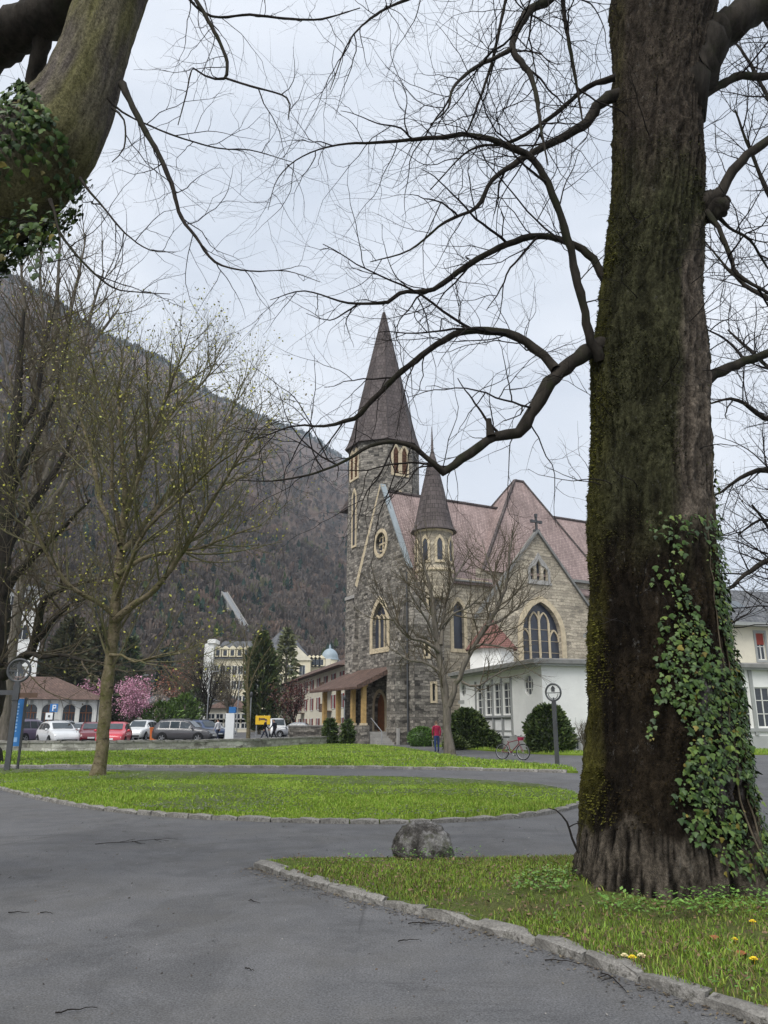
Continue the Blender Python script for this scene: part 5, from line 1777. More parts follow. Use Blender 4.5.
    b.face([(2.75, -1.15, -.1), (2.75, 0, -.1), (2.75, 0, 12.6), (2.75, -1.15, 12.6)])
    # corbelled change to the round
    sq = []
    for k in range(16):
        a = 2 * math.pi * k / 16
        sq.append((tc[0] + 1.52 * math.cos(a), tc[1] + 1.52 * math.sin(a)))
    b.face([(-0.05, -1.15, 12.6), (2.75, -1.15, 12.6), (2.75, 0, 12.6), (-0.05, 0, 12.6)])
    b.build('turret_base', dark, R)
    low = [(tc[0] + 1.3 * math.cos(2*math.pi*k/16), tc[1] + 1.3 * math.sin(2*math.pi*k/16)) for k in range(16)]
    b = MB(); b.prism(low, 11.4, 13.0, top=sq); b.prism(sq, 13.0, 17.0); b.build('turret_drum', warm, R)
    for z, k in ((13.6, 0), (16.95, 1)):
        b = MB(); b.lathe([(1.5, -0.1), (1.62, -0.05), (1.66, 0.1), (1.5, 0.16)], 24, 0, True, (tc[0], tc[1], z)); b.build('stringcourse', sand, R)
    for k in range(8):
        a = math.radians(k * 45 - 90 - 28 + 14)
        ux = (-math.sin(a), math.cos(a), 0); nn = (math.cos(a), math.sin(a), 0)
        o = (tc[0] + nn[0] * 1.50, tc[1] + nn[1] * 1.50, 0)
        g = gothic(0, 14.4, 0.46, 15.75, 16.25, 4)
        w = MB(); ring(w, grow(g, 0.2), g, o, ux, nn, 0.08); wfr = w.build('turret_window', sand, R)
        w = MB(); pane(w, g, o, ux, nn, 0.02); w.build('pane', G['glass_lead'], wfr)
    b = MB(); b.lathe([(1.95, 17.0), (1.72, 17.35), (1.48, 18.2), (0.95, 20.8), (0.48, 22.9), (0.12, 24.3), (0.03, 26.5), (0.001, 26.6)], 24, 0, True, (tc[0], tc[1], 0))
    b.lathe([(1.5, 16.98), (1.95, 17.0)], 24, 0, False, (tc[0], tc[1], 0)); b.build('turret_roof', G['roof_spire'], R)
    for (sx, sz0, sz1) in ((1.7, 3.3, 4.6), (1.12, 6.7, 7.8), (1.47, 10.6, 11.7)):
        w = MB(); g = [(sx - .14, sz0), (sx + .14, sz0), (sx + .14, sz1), (sx - .14, sz1)]
        ring(w, grow(g, 0.17), g, (0, -1.15, 0), X, nS, 0.05); f = w.build('slit_window', sand, R)
        w = MB(); pane(w, g, (0, -1.15, 0), X, nS, -0.2); w.build('pane', G['glass'], f)
    b = MB(); b.tube([(-0.2, -0.35, 0.0), (-0.2, -0.35, 13.5)], 0.075, 8); b.build('drainpipe', G['iron'], R)
    # ---- tower: octagon
    T = (4.3, 12.05); RT = 3.62
    oc = lambda r_: [(T[0] + r_ * math.cos(math.radians(22.5 + 45 * k)), T[1] + r_ * math.sin(math.radians(22.5 + 45 * k))) for k in range(8)]
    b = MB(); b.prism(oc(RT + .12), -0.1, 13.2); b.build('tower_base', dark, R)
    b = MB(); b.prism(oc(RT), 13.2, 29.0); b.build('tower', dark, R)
    b = MB(); b.prism(oc(RT + .22), 13.1, 13.4); b.build('stringcourse', G['concrete'], R)
    ap = RT * math.cos(math.radians(22.5))
    for k in range(8):
        a = math.radians(45 * k)
        nn = (math.cos(a), math.sin(a), 0); ux = (-math.sin(a), math.cos(a), 0)
        o = (T[0] + nn[0] * ap, T[1] + nn[1] * ap, 0)
        if k % 2 == 0:
            for dx in (-0.48, 0.48):
                g = gothic(dx, 25.2, 0.56, 27.3, 28.0, 5)
                w = MB(); ring(w, grow(g, 0.22), g, o, ux, nn, 0.09); f = w.build('belfry_window', sand, R)
                w = MB(); pane(w, g, o, ux, nn, 0.015); pf = w.build('louvre_panel', G['louvre_wood'], f)
                w = MB()
                for q in range(8):
                    z = 25.35 + q * 0.27
                    w.bar(Vector(o) + Vector(nn) * 0.04 + Vector(ux) * (dx - .26) + Vector((0, 0, z)), Vector(o) + Vector(nn) * 0.04 + Vector(ux) * (dx + .26) + Vector((0, 0, z)), 0.05, 0.1)
                w.build('louvres', G['louvre_wood'], f)
        if k in (6,):
            g = gothic(0, 20.6, 1.5, 21.6, 23.2, 5)
            w = MB(); ring(w, grow(g, 0.25), g, o, ux, nn, 0.09); f = w.build('tower_window', sand, R)
            w = MB(); pane(w, g, o, ux, nn, 0.015); w.build('pane', G['wood_door'], f)
        if k == 4:
            g = gothic(0.1, 18.3, 0.6, 23.0, 23.8, 5)
            w = MB(); ring(w, grow(g, 0.2), g, o, ux, nn, 0.09); f = w.build('tower_window', sand, R)
            w = MB(); pane(w, g, o, ux, nn, 0.015); w.build('pane', G['glass_lead'], f)
            for zz in (9.0, 5.5):
                g = gothic(0.2, zz, 0.7, zz + 1.6, zz + 2.1, 4)
                w = MB(); ring(w, grow(g, 0.15), g, (o[0] - .12, o[1], 0), ux, nn, 0.06, 0.0); f = w.build('tower_window', G['concrete'], R)
                w = MB(); pane(w, g, (o[0] - .12, o[1], 0), ux, nn, 0.012); w.build('pane', G['glass'], f)
    # spire, bell-cast at the foot
    b = MB()
    prof = [(4.02, 28.6), (3.72, 29.1), (3.35, 30.2), (2.9, 32.0), (0.10, 44.6), (0.02, 44.75)]
    for (r0_, z0_), (r1_, z1_) in zip(prof, prof[1:]):
        A, B2 = oc(r0_), oc(r1_)
        for k in range(8):
            j = (k + 1) % 8
            b.face([(*A[k], z0_), (*A[j], z0_), (*B2[j], z1_), (*B2[k], z1_)])
    b.face([(*p, 28.6) for p in reversed(oc(4.02))])
    sp = b.build('spire', G['roof_spire'], R)
    b = MB()
    for k in range(8):
        pts = [(*oc(r_)[k], z_ + 0.02) for r_, z_ in prof[:-1]]
        b.tube(pts, 0.06, 5)
    b.build('ridge', G['roof_spire'], sp)
    b = MB(); b.tube([(T[0], T[1], 44.5), (T[0], T[1], 46.2)], 0.04, 6); b.box(T[0] - .04, T[0] + .04, T[1] - .35, T[1] + .35, 45.6, 45.72); b.build('finial', G['iron'], sp)
    # stair annex on the tower's far side with its little roof
    b = MB(); b.box(1.5, 4.6, 12.5, 14.75, -0.1, 22.6); b.build('tower_stair', dark, R)
    b = MB(); b.prism([(1.0, 12.2), (5.0, 12.2), (5.0, 15.6), (1.0, 15.6)], 22.5, 24.6, top=[(1.3, 12.2), (4.8, 12.2), (4.8, 12.6), (1.3, 12.6)]); b.build('stair_roof', G['roof_spire'], R)
    # ---- porch
    fl = 0.95
    b = MB(); b.box(-3.0, -0.01, 1.75, 10.6, -0.1, fl); b.build('porch_floor', G['concrete'], R)
    for y in (9.56, 6.69, 3.88, 1.95):
        b = MB(); b.box(-3.2, -2.55, y - .36, y + .36, -0.1, 1.45); pr = b.build('pier', dark, R)
        b = MB(); b.box(-3.05, -2.72, y - .17, y + .17, 1.62, 4.55); b.build('post', G['wood_post'], R)
        b = MB(); b.box(-3.12, -2.65, y - .24, y + .24, 1.45, 1.62); b.build('post_foot', sand, R)
    b = MB()
    for y0, y1 in ((2.31, 3.52), (4.24, 6.33), (7.05, 9.2)):
        b.box(-3.1, -2.7, y0, y1, -0.1, 1.3)
    b.build('parapet', dark, R)
    b = MB()
    y0, y1 = 1.35, 11.0
    x0, z0, z1 = -3.75, 4.38, 6.15
    A = [(x0, y0, z0), (x0, y1, z0), (0.0, y1 - .6, z1), (0.0, y0, z1)]
    th = 0.2
    bt = [(p[0], p[1], p[2] - th) for p in A]
    b.mesh(A + bt, [(3, 2, 1, 0), (4, 5, 6, 7), (0, 1, 5, 4), (1, 2, 6, 5), (3, 0, 4, 7)])
    b.build('porch_roof', G['roof_brown'], R)
    b = MB(); b.box(-3.08, -2.7, 1.6, 10.7, 4.42, 4.66); b.build('porch_beam', G['wood_post'], R)
    b = MB(); b.bar((x0 + .02, y0 - .03, z0 - .05), (0, y0 - .03, z1 - .05), 0.09, 0.34); b.build('barge_board', G['roof_brown'], R)
    # steps going down to the path on the near side
    for k in range(6):
        b = MB(); b.box(-2.45, -1.05, 1.74 - 0.3 * (k + 1), 1.745 - 0.3 * k, -0.1, fl - 0.155 * (k + 1) + 0.0)
        b.build('step', G['concrete'], R)
    b = MB(); b.tube([(-2.35, 1.7, 2.0), (-2.35, -0.1, 1.0), (-2.35, -0.1, 0.0)], 0.035, 6); b.build('handrail', G['steel_grey'], R)
    b = MB(); b.prism([(-1.0, -0.15), (-0.8, -0.15), (-0.8, 1.74), (-1.0, 1.74)], -0.1, 1.25); b.build('step_wall', G['concrete'], R)
    # poster board by the door
    b = MB(); b.box(-0.12, -0.06, 2.05, 3.15, 1.75, 2.75); pb = b.build('notice_board', G['sign_blue'], R)
    b = MB(); b.box(-0.13, -0.121, 2.3, 2.6, 1.95, 2.55); b.box(-0.13, -0.121, 2.75, 2.95, 2.1, 2.5); b.build('paper', G['sign_white'], pb)
    return R
church()

# ------------------------------------------------------------------ parish hall, white, flat roof
def line_hit(x, y, A, B):
    r = ray(x, y)
    d = (B - A)
    # A + d*s = (r.x, r.y)*t
    det = d.x * (-r.y) - d.y * (-r.x)
    s = (A.x * r.y - A.y * r.x) / -(d.x * r.y - d.y * r.x) if abs(d.x * r.y - d.y * r.x) > 1e-9 else 0
    p = A + d * s
    t = p.y / r.y
    return s * d.length, EYE + r.z * t

def parish_hall():
    A, B_, C = Vector((9.05, 45.0)), Vector((5.5, 57.2)), Vector((30.0, 50.5))
    Rr = thing('parish_hall', 'low white flat-roofed parish hall with slate-roofed upper wing, in front of church', 'building', (A.x, A.y, 0))
    o2 = lambda p: (p.x - A.x, p.y - A.y)
    Z = 4.78
    white, grey = G['plaster_white'], G['plaster_grey']
    def wallrun(P, Q, holes, name='wall', z0=0.85, z1=Z, mat=white, d=0.0):
        ux = (Q - P).normalized(); n = Vector((ux.y, -ux.x))
        b = MB()
        o = Vector((*o2(P), 0)) + Vector((n.x, n.y, 0)) * d
        wall_panel(b, [(0, z0), ((Q - P).length, z0), ((Q - P).length, z1), (0, z1)], holes, o, (ux.x, ux.y, 0), (n.x, n.y, 0), 0.2)
        b.build(name, mat, Rr)
        return o, Vector((ux.x, ux.y, 0)), Vector((n.x, n.y, 0))
    def win(outl, o, ux, n, nv=1, nh=0, fm=G['frame_white'], name='window', g=0.07, depth=-0.12):
        w = MB(); ring(w, outl, grow(outl, -g), o, ux, n, depth + 0.05, depth - .04)
        xs = [p[0] for p in outl]; zs = [p[1] for p in outl]
        x0, x1, z0, z1 = min(xs), max(xs), min(zs), max(zs)
        up = Vector((0, 0, 1))
        for k in range(1, nv):
            x = x0 + (x1 - x0) * k / nv
            w.bar(o + ux * x + up * z0 + n * (depth + .01), o + ux * x + up * z1 + n * (depth + .01), 0.07, 0.05, 0, tuple(n))
        for k in range(1, nh):
            z = z0 + (z1 - z0) * k / nh
            w.bar(o + ux * x0 + up * z + n * (depth + .01), o + ux * x1 + up * z + n * (depth + .01), 0.05, 0.05, 0, tuple(n))
        f = w.build(name, fm, Rr)
        w = MB(); pane(w, outl, o, ux, n, depth); w.build('pane', G['glass'], f)
        return f
    # left wall from B to A, looking left-front
    L = (A - B_).length
    hit = lambda x, y: (lambda q: (q[0], q[1]))(line_hit(x, y, B_, A))
    x0 = hit(477, 700)[0]; x1 = hit(511.5, 700)[0]
    z0, z1 = hit(494, 715)[1], hit(505, 682)[1]
    nwin = 4; gap = 0.16
    ww = (x1 - x0 - gap * (nwin - 1)) / nwin
    holes = []
    for k in range(nwin):
        a = x0 + k * (ww + gap)
        holes.append([(a, z0), (a + ww, z0), (a + ww, z1), (a, z1)])
    cx, cz = hit(528.5, 685)
    rd = round_out(cx, cz, 0.62, 0.62, 18)
    lx, lz = hit(463, 690)
    rd2 = round_out(lx, lz, 0.5, 0.5, 14)
    o, ux, n = wallrun(B_, A, holes + [rd, rd2])
    for h in holes:
        win(h, o, ux, n, 2, 4)
    b = MB()
    for k in range(nwin):
        a = x0 + k * (ww + gap)
        P = [(a, 1.1), (a + ww, 1.1), (a + ww, z0 - .2), (a, z0 - .2)]
        ring(b, P, grow(P, -0.08), o, ux, n, 0.03)
    b.build('apron_panel', G['frame_grey'], Rr)
    b = MB()
    for k in range(nwin + 1):
        a = x0 + k * (ww + gap) - gap / 2
        b.bar(o + ux * a + n * 0.05 + Vector((0, 0, 0.9)), o + ux * a + n * 0.05 + Vector((0, 0, z1 + .25)), 0.11, 0.12, 0, tuple(n))
    b.bar(o + ux * (x0 - .1) + n * .06 + Vector((0, 0, z0 - .1)), o + ux * (x1 + .1) + n * .06 + Vector((0, 0, z0 - .1)), 0.14, 0.12)
    b.build('pilaster', G['frame_grey'], Rr)
    win(rd, o, ux, n, 3, 3, name='round_window'); win(rd2, o, ux, n, 2, 2, name='round_window')
    # lettering plate, unreadable from here
    px0, pz0 = hit(462, 702)
    b = MB()
    for k in range(6):
        a = px0 - 0.6 + k * 0.2
        b.bar(o + ux * a + n * 0.02 + Vector((0, 0, pz0 - .12)), o + ux * a + n * 0.02 + Vector((0, 0, pz0 + .12)), 0.09, 0.03, 0, tuple(n))
    b.build('lettering', G['frame_grey'], Rr)
    wallrun(B_, A, [], 'plinth', -0.05, 0.85, grey, 0.05)
    # right wall from A to C, looking at the camera
    hit2 = lambda x, y: line_hit(x, y, A, C)
    hb = []
    for xa, xb in ((573, 580), (583, 590), (606, 613), (640, 648)):
        a, c = hit2(xa, 745)[0], hit2(xb, 745)[0]
        hb.append([(a, 0.12), (c, 0.12), (c, 0.78), (a, 0.78)])
    hr = []
    for xa, xb in ((700, 712), (718, 733), (738.5, 751), (757, 772), (778, 792)):
        a, c = hit2(xa, 710)[0], hit2(xb, 710)[0]
        hr.append([(a, 1.35), (c, 1.35), (c, 3.75), (a, 3.75)])
    o, ux, n = wallrun(A, C, hr)
    for h in hr:
        win(h, o, ux, n, 2, 3)
    o3, ux3, n3 = wallrun(A, C, hb, 'plinth', -0.05, 0.85, grey, 0.05)
    for h in hb:
        win(h, o3, ux3, n3, 2, 0, G['frame_grey'], 'basement_window')
    xr = hit2(735, 710)[0]
    b = MB()
    for q in (735, 753.5, 775):
        a = hit2(q, 710)[0]
        b.bar(o + ux * a + n * .05 + Vector((0, 0, 0.9)), o + ux * a + n * .05 + Vector((0, 0, Z)), 0.22, 0.12, 0, tuple(n))
    b.bar(o + ux * hit2(690, 710)[0] + n * .06 + Vector((0, 0, 1.2)), o + ux * (C - A).length + n * .06 + Vector((0, 0, 1.2)), 0.14, 0.2)
    b.build('pilaster', G['frame_grey'], Rr)
    # back walls
    D, E = Vector((31.5, 60)), Vector((9.2, 62.0))
    wallrun(C, D, [], z0=-0.05); wallrun(D, E, [], z0=-.05); wallrun(E, B_, [], z0=-.05)
    # roof slab with fascia
    pts = [A, C, D, E, B_]
    cen = sum(pts, Vector((0, 0))) / 5
    big = [o2(p + (p - cen).normalized() * 0.65) for p in pts]
    b = MB(); b.prism(big, Z, Z + 0.12); b.build('soffit', G['plaster_grey'], Rr)
    bigger = [o2(p + (p - cen).normalized() * 0.85) for p in pts]
    b = MB(); b.prism(bigger, Z + 0.12, Z + 0.34); rf = b.build('roof', G['roof_edge'], Rr)
    b = MB(); b.prism([o2(p + (p - cen).normalized() * 0.55) for p in pts], Z + 0.34, Z + 0.42); b.build('roof_deck', G['concrete'], rf)
    # little vestry with faceted roof standing above the flat roof
    vc = Vector((8.15, 59.0)); vo = o2(vc)
    hexa = lambda r_: [(vo[0] + r_ * math.cos(math.radians(15 + 45 * k)), vo[1] + r_ * math.sin(math.radians(15 + 45 * k))) for k in range(8)]
    b = MB(); b.prism(hexa(1.75), 0, 7.0); b.build('vestry_wall', white, Rr)
    b = MB(); b.cone(hexa(2.1), 6.95, (vo[0], vo[1], 9.5)); b.build('vestry_roof', G['roof_vestry'], Rr)
    b = MB(); b.lathe([(0.12, 9.35), (0.2, 9.6), (0.06, 9.8), (0.02, 10.2)], 8, 0, True, (vo[0], vo[1], 0)); b.build('finial', G['iron'], Rr)
    # upper wing
    U0, U1 = Vector((17.5, 48.2)), Vector((31.0, 51.9))
    ux_ = (U1 - U0).normalized(); nn_ = Vector((ux_.y, -ux_.x))
    V0, V1 = U0 - nn_ * 8, U1 - nn_ * 8
    hitu = lambda x, y: line_hit(x, y, U0, U1)
    a, c = hitu(756.5, 645)[0], hitu(765, 645)[0]
    zt, zb = hitu(760, 633)[1], hitu(760, 660)[1]
    h1 = [(a, zb), (c, zb), (c, zt), (a, zt)]
    a2 = a - 3.0
    h2 = [(a2, zb), (a2 + c - a, zb), (a2 + c - a, zt), (a2, zt)]
    ZU = hitu(750, 625)[1]
    o, ux, n = wallrun(U0, U1, [h1, h2], 'upper_wall', Z + .3, ZU, G['plaster_cream'])
    for h in (h1, h2):
        f = win(h, o, ux, n, 2, 2)
        w = MB(); P = [(h[0][0] + .05, h[2][1] - 0.75), (h[1][0] - .05, h[2][1] - .75), (h[1][0] - .05, h[2][1] - .03), (h[0][0] + .05, h[2][1] - .03)]
        pane(w, P, o, ux, n, -0.03); w.build('blind', G['blind_red'], f)
        w = MB(); ring(w, grow(h, 0.16), h, o, ux, n, 0.04); w.build('surround', G['frame_grey'], f)
    wallrun(V0, U0, [], 'upper_wall', Z + .3, ZU, G['plaster_cream'])
    b = MB()
    oh = 0.7
    P = [U0 - ux_ * oh + nn_ * oh, U1 + ux_ * oh + nn_ * oh, V1 + ux_ * oh - nn_ * oh, V0 - ux_ * oh - nn_ * oh]
    zr = hitu(750, 597)[1] + 1.2
    mid0, mid1 = (U0 + V0) / 2 + ux_ * 2, (U1 + V1) / 2 - ux_ * 2
    q = [Vector((*o2(p), ZU + .1)) for p in P]; r0 = Vector((*o2(mid0), zr)); r1 = Vector((*o2(mid1), zr))
    b.face([q[0], q[1], r1, r0]); b.face([q[1], q[2], r1]); b.face([q[2], q[3], r0, r1]); b.face([q[3], q[0], r0]); b.face([q[3], q[2], q[1], q[0]])
    ur = b.build('upper_roof', G['roof_slate'], Rr)
    b = MB(); b.prism([o2(p) for p in P], ZU - .12, ZU + .095); b.build('eaves_board', G['frame_grey'], Rr)
    # roof light
    sl = (r0 - q[0])
    mid = (q[0] + q[1]) / 2
    e = ((r0 + r1) / 2 - mid)
    c0 = q[0].lerp(q[1], (hitu(745, 610)[0] + oh) / ((U1 - U0).length + 2 * oh))
    b = MB()
    upv = e.normalized(); rt = Vector((ux_.x, ux_.y, 0)); nr = rt.cross(upv)
    p0 = c0 + upv * (e.length * 0.40) + nr * 0.05
    b.mesh([p0, p0 + rt * 1.2, p0 + rt * 1.2 + upv * 1.1, p0 + upv * 1.1] + [v - nr * .1 for v in (p0, p0 + rt * 1.2, p0 + rt * 1.2 + upv * 1.1, p0 + upv * 1.1)], [(0, 1, 2, 3), (0, 4, 5, 1), (1, 5, 6, 2), (2, 6, 7, 3), (3, 7, 4, 0)])
    b.build('roof_light', G['car_glass'], ur)
parish_hall()
# ------------------------------------------------------------------ mountain with its wood
MN = Vector((-0.86, 0.51)).normalized()
M0, MS, MTOP = 188.0, 0.755, 690.0
def mount_z(x, y):
    d = MN.x * x + MN.y * y - M0
    t = -MN.y * x + MN.x * y            # along the ridge (negative going away)
    g = 1.0 + 0.10 * noise.noise((x * 0.0021, y * 0.0021, 1.0))
    h = MS * d * g + 26 * noise.noise((x * 0.006, y * 0.006, 4.0)) * min(1, max(0, d / 150)) + 7 * noise.noise((x * 0.02, y * 0.02, 2.0)) * min(1, max(0, d / 80))
    top = MTOP + 30 * noise.noise((t * 0.003, 0.3, 0.0)) + 12 * noise.noise((t * 0.011, 1.3, 0.0))
    if h > top:
        h = top - (h - top) * 0.35
    return max(-3.0, h)

def mountain():
    # grid along the slope: s down-slope distance, t along the ridge
    ns, nt = 110, 170
    V, Fq = [], []
    T = Vector((MN.y, -MN.x))           # unit along the ridge, pointing right and away is -? checked below
    if T.y < 0: T = -T
    for j in range(ns + 1):
        k = j / ns
        d = -12 + 1350 * (k ** 1.35)
        for i in range(nt + 1):
            t = -900 + 3600 * i / nt
            p = MN * (M0 + d) + T * t
            V.append((p.x, p.y, mount_z(p.x, p.y)))
    w = nt + 1
    for j in range(ns):
        for i in range(nt):
            Fq.append((j*w + i, j*w + i + 1, (j+1)*w + i + 1, (j+1)*w + i))
    V = np.array(V)
    V = V[:, :]
    m = Mt('forest_floor', 0.97, 0.05)
    c = m.ramp(m.noise(0.02, 6, 0.7), [(0.3, (0.10, 0.072, 0.056)), (0.6, (0.15, 0.108, 0.085)), (0.75, (0.13, 0.12, 0.06))])
    c = m.mix(1.0, c, m.ramp(m.noise(0.35, 4, 0.8), [(0.3, 0.6), (0.7, 1.3)]), 'MULTIPLY')
    m.color(c)
    link('mountain', np_mesh('mountain', V, np.array(Fq), m.mat, True), None, 'structure')
    return T
MT = mountain()

def hill_hit(x, y):
    r = ray(x, y)
    lo, t = 120.0, None
    while lo < 3200:
        p = r * (lo / r.y)
        if EYE + p.z < mount_z(p.x, p.y):
            return Vector((p.x, p.y, mount_z(p.x, p.y)))
        lo *= 1.012
    return None

def forest():
    """one mass of bare and evergreen crowns; near the foot finer"""
    rn = np.random.default_rng(77)
    r = random.Random(77)
    Vs, Ts, Cs = [], [], []
    base = 0
    pts = []
    # sampled along the slope so that density on the ground is even enough from any near viewpoint
    tries = 0
    for _ in range(26000):
        x = r.uniform(-140, 470); y = r.uniform(275, 725)
        h = hill_hit(x, y) if r.random() < 0.55 else None
        if h is None:
            continue
        pts.append(h)
    # a belt just over the skyline
    for _ in range(2600):
        x = r.uniform(-120, 460)
        yy = 285 + (x - 0) * 185 / 345 - 12
        for k in range(14):
            h = hill_hit(x, yy)
            if h is not None:
                pts.append(h); break
            yy += 3
    for p in pts:
        dist = p.y
        n = noise.noise((p.x * 0.008, p.y * 0.008, 5.0)) + 0.5 * noise.noise((p.x * 0.03, p.y * 0.03, 2.0))
        con = r.random() < (0.10 + 0.22 * max(0, n) + (0.62 if p.z > 480 + 60 * n else 0.0))
        if con:
            h = r.uniform(8, 17); w = h * 0.16
            k = 26 if dist < 600 else 12
            a = rn.uniform(0, 2 * math.pi, k); f = rn.uniform(0.08, 1.0, k) ** 0.8
            rad = w * (1 - f) + 0.25
            P = np.stack([np.cos(a) * rad * 0.35, np.sin(a) * rad * 0.35, f * h], 1)
            tip = np.stack([np.cos(a) * rad * 1.25, np.sin(a) * rad * 1.25, f * h - h * 0.10], 1)
            s = np.stack([-np.sin(a), np.cos(a), np.zeros(k)], 1) * (w * 0.55)
            tri = np.stack([P + np.array([0, 0, h * 0.10]), tip + s, tip - s], 1)
            top = np.array([[[0, 0, h * 1.04], [w * .2, 0, h * 0.8], [-w * .2, 0, h * 0.8]]])
            tri = np.concatenate([tri, top], 0)
            c = np.array((0.026, 0.044, 0.034)) * r.uniform(0.6, 1.5)
            if r.random() < 0.15: c = np.array((0.055, 0.075, 0.025))
        else:
            h = r.uniform(9, 15); w = h * r.uniform(0.24, 0.36)
            k = 46 if dist < 420 else (26 if dist < 750 else 14)
            a = rn.uniform(0, 2 * math.pi, k); q = rn.uniform(0, 1, k) ** 0.5
            z0 = h * rn.uniform(0.15, 0.6, k)
            d1 = np.stack([np.cos(a) * q * w, np.sin(a) * q * w, h * (0.55 + 0.45 * np.sqrt(np.maximum(0, 1 - q * q * 0.9)) * rn.uniform(0.55, 1, k))], 1)
            P0 = np.stack([np.cos(a) * q * w * 0.25, np.sin(a) * q * w * 0.25, z0], 1)
            b = rn.uniform(0, 2 * math.pi, k)
            s = np.stack([np.cos(b), np.sin(b), rn.uniform(-.4, .4, k)], 1) * (h * (0.030 if dist < 420 else 0.045 if dist < 750 else 0.085))
            tri = np.stack([P0, d1 + s, d1 - s], 1)
            tr = np.array([[[0.22, 0, -2], [-0.22, 0, -2], [0, 0, h * 0.75]], [[0, 0.22, -2], [0, -0.22, -2], [0, 0, h * 0.75]]]) * np.array([1.2, 1.2, 1])
            tri = np.concatenate([tri, tr], 0)
            u = r.random()
            c = np.array((0.15, 0.122, 0.102)) if u < 0.55 else np.array((0.132, 0.112, 0.098)) if u < 0.86 else np.array((0.175, 0.125, 0.098)) if u < 0.96 else np.array((0.145, 0.14, 0.08))
            c = c * r.uniform(0.80, 1.08) * (1 + 0.25 * n)
        V = (tri + np.array([p.x, p.y, p.z - 0.8])).reshape(-1, 3)
        Vs.append(V)
        Cs.append(np.tile(c, (len(V), 1)) * rn.uniform(0.86, 1.14, (len(V), 1)))
    V = np.concatenate(Vs); C = np.concatenate(Cs)
    T = np.arange(len(V)).reshape(-1, 3)
    o = link('wood', np_mesh('wood', V, T, G['forest'], col=C), None, 'stuff')
    tag(o, 'bare brown wood with dark conifers covering the mountainside', 'woodland')
forest()

# funicular track on the slope
def funicular():
    eye = Vector((0, 0, EYE))
    a = eye.lerp(hill_hit(248, 634), 0.925); b_ = eye.lerp(hill_hit(224, 597), 0.925)
    R = thing('funicular_track', 'pale straight funicular ramp climbing the wooded slope', 'track', tuple(a))
    d = b_ - a
    b = MB(); b.bar((0, 0, 0), d, 2.6, 0.8); b.build('deck', G['steel_grey'], R)
    b = MB()
    s = d.cross(Vector((0, 0, 1))).normalized()
    for k in (-1, 1):
        b.bar(s * (1.45 * k) + Vector((0, 0, .6)), d + s * (1.45 * k) + Vector((0, 0, .6)), 0.25, 0.8)
    b.build('parapet', G['concrete'], R)
    b = MB()
    for k in (-1, 1):
        b.bar(s * (0.6 * k) + Vector((0, 0, .5)), d + s * (0.6 * k) + Vector((0, 0, .5)), 0.2, 0.2)
    b.build('rail', G['steel_grey'], R)
    for k in range(5):
        p = d * (k / 4)
        b = MB(); b.box(p.x - 1.2, p.x + 1.2, p.y - 1, p.y + 1, p.z - 30, p.z - 0.35); b.build('pier', G['concrete'], R)
funicular()

# ------------------------------------------------------------------ buildings behind the car park
def rectwin(R, o, ux, n, x, z, w, h, fm, shut=None, gm=None, name='window'):
    up = Vector((0, 0, 1))
    b = MB(); P = [(x - w/2, z), (x + w/2, z), (x + w/2, z + h), (x - w/2, z + h)]
    ring(b, grow(P, 0.12), P, o, ux, n, 0.06)
    f = b.build(name, fm, R)
    b = MB(); pane(b, P, o, ux, n, 0.015); b.build('pane', gm or G['glass'], f)
    b = MB(); b.bar(o + ux * x + up * z + n * .03, o + ux * x + up * (z + h) + n * .03, 0.08, 0.04, 0, tuple(n)); b.build('mullion', fm, f)
    if shut:
        for s in (-1, 1):
            b = MB(); c = x + s * (w / 2 + 0.36)
            b.bar(o + ux * c + up * (z - .02) + n * .07, o + ux * c + up * (z + h + .02) + n * .07, 0.56, 0.06, 0, tuple(n)); b.build('shutter', shut, f)
    return f

def frame_of(P, Q):
    ux = Vector((Q.x - P.x, Q.y - P.y, 0)).normalized()
    return ux, Vector((ux.y, -ux.x, 0))

def hip(b, pts, z, zr, inset):
    """hipped roof over 4 points (ccw), ridge along the longer side"""
    p = [Vector((q[0], q[1], z)) for q in pts]
    if (p[1] - p[0]).length < (p[2] - p[1]).length:
        p = p[1:] + p[:1]
    d = (p[1] - p[0]).normalized()
    m0 = (p[0] + p[3]) / 2 + d * inset; m1 = (p[1] + p[2]) / 2 - d * inset
    m0.z = m1.z = zr
    b.face([p[0], p[1], m1, m0]); b.face([p[1], p[2], m1]); b.face([p[2], p[3], m0, m1]); b.face([p[3], p[0], m0]); b.face([p[3], p[2], p[1], p[0]])

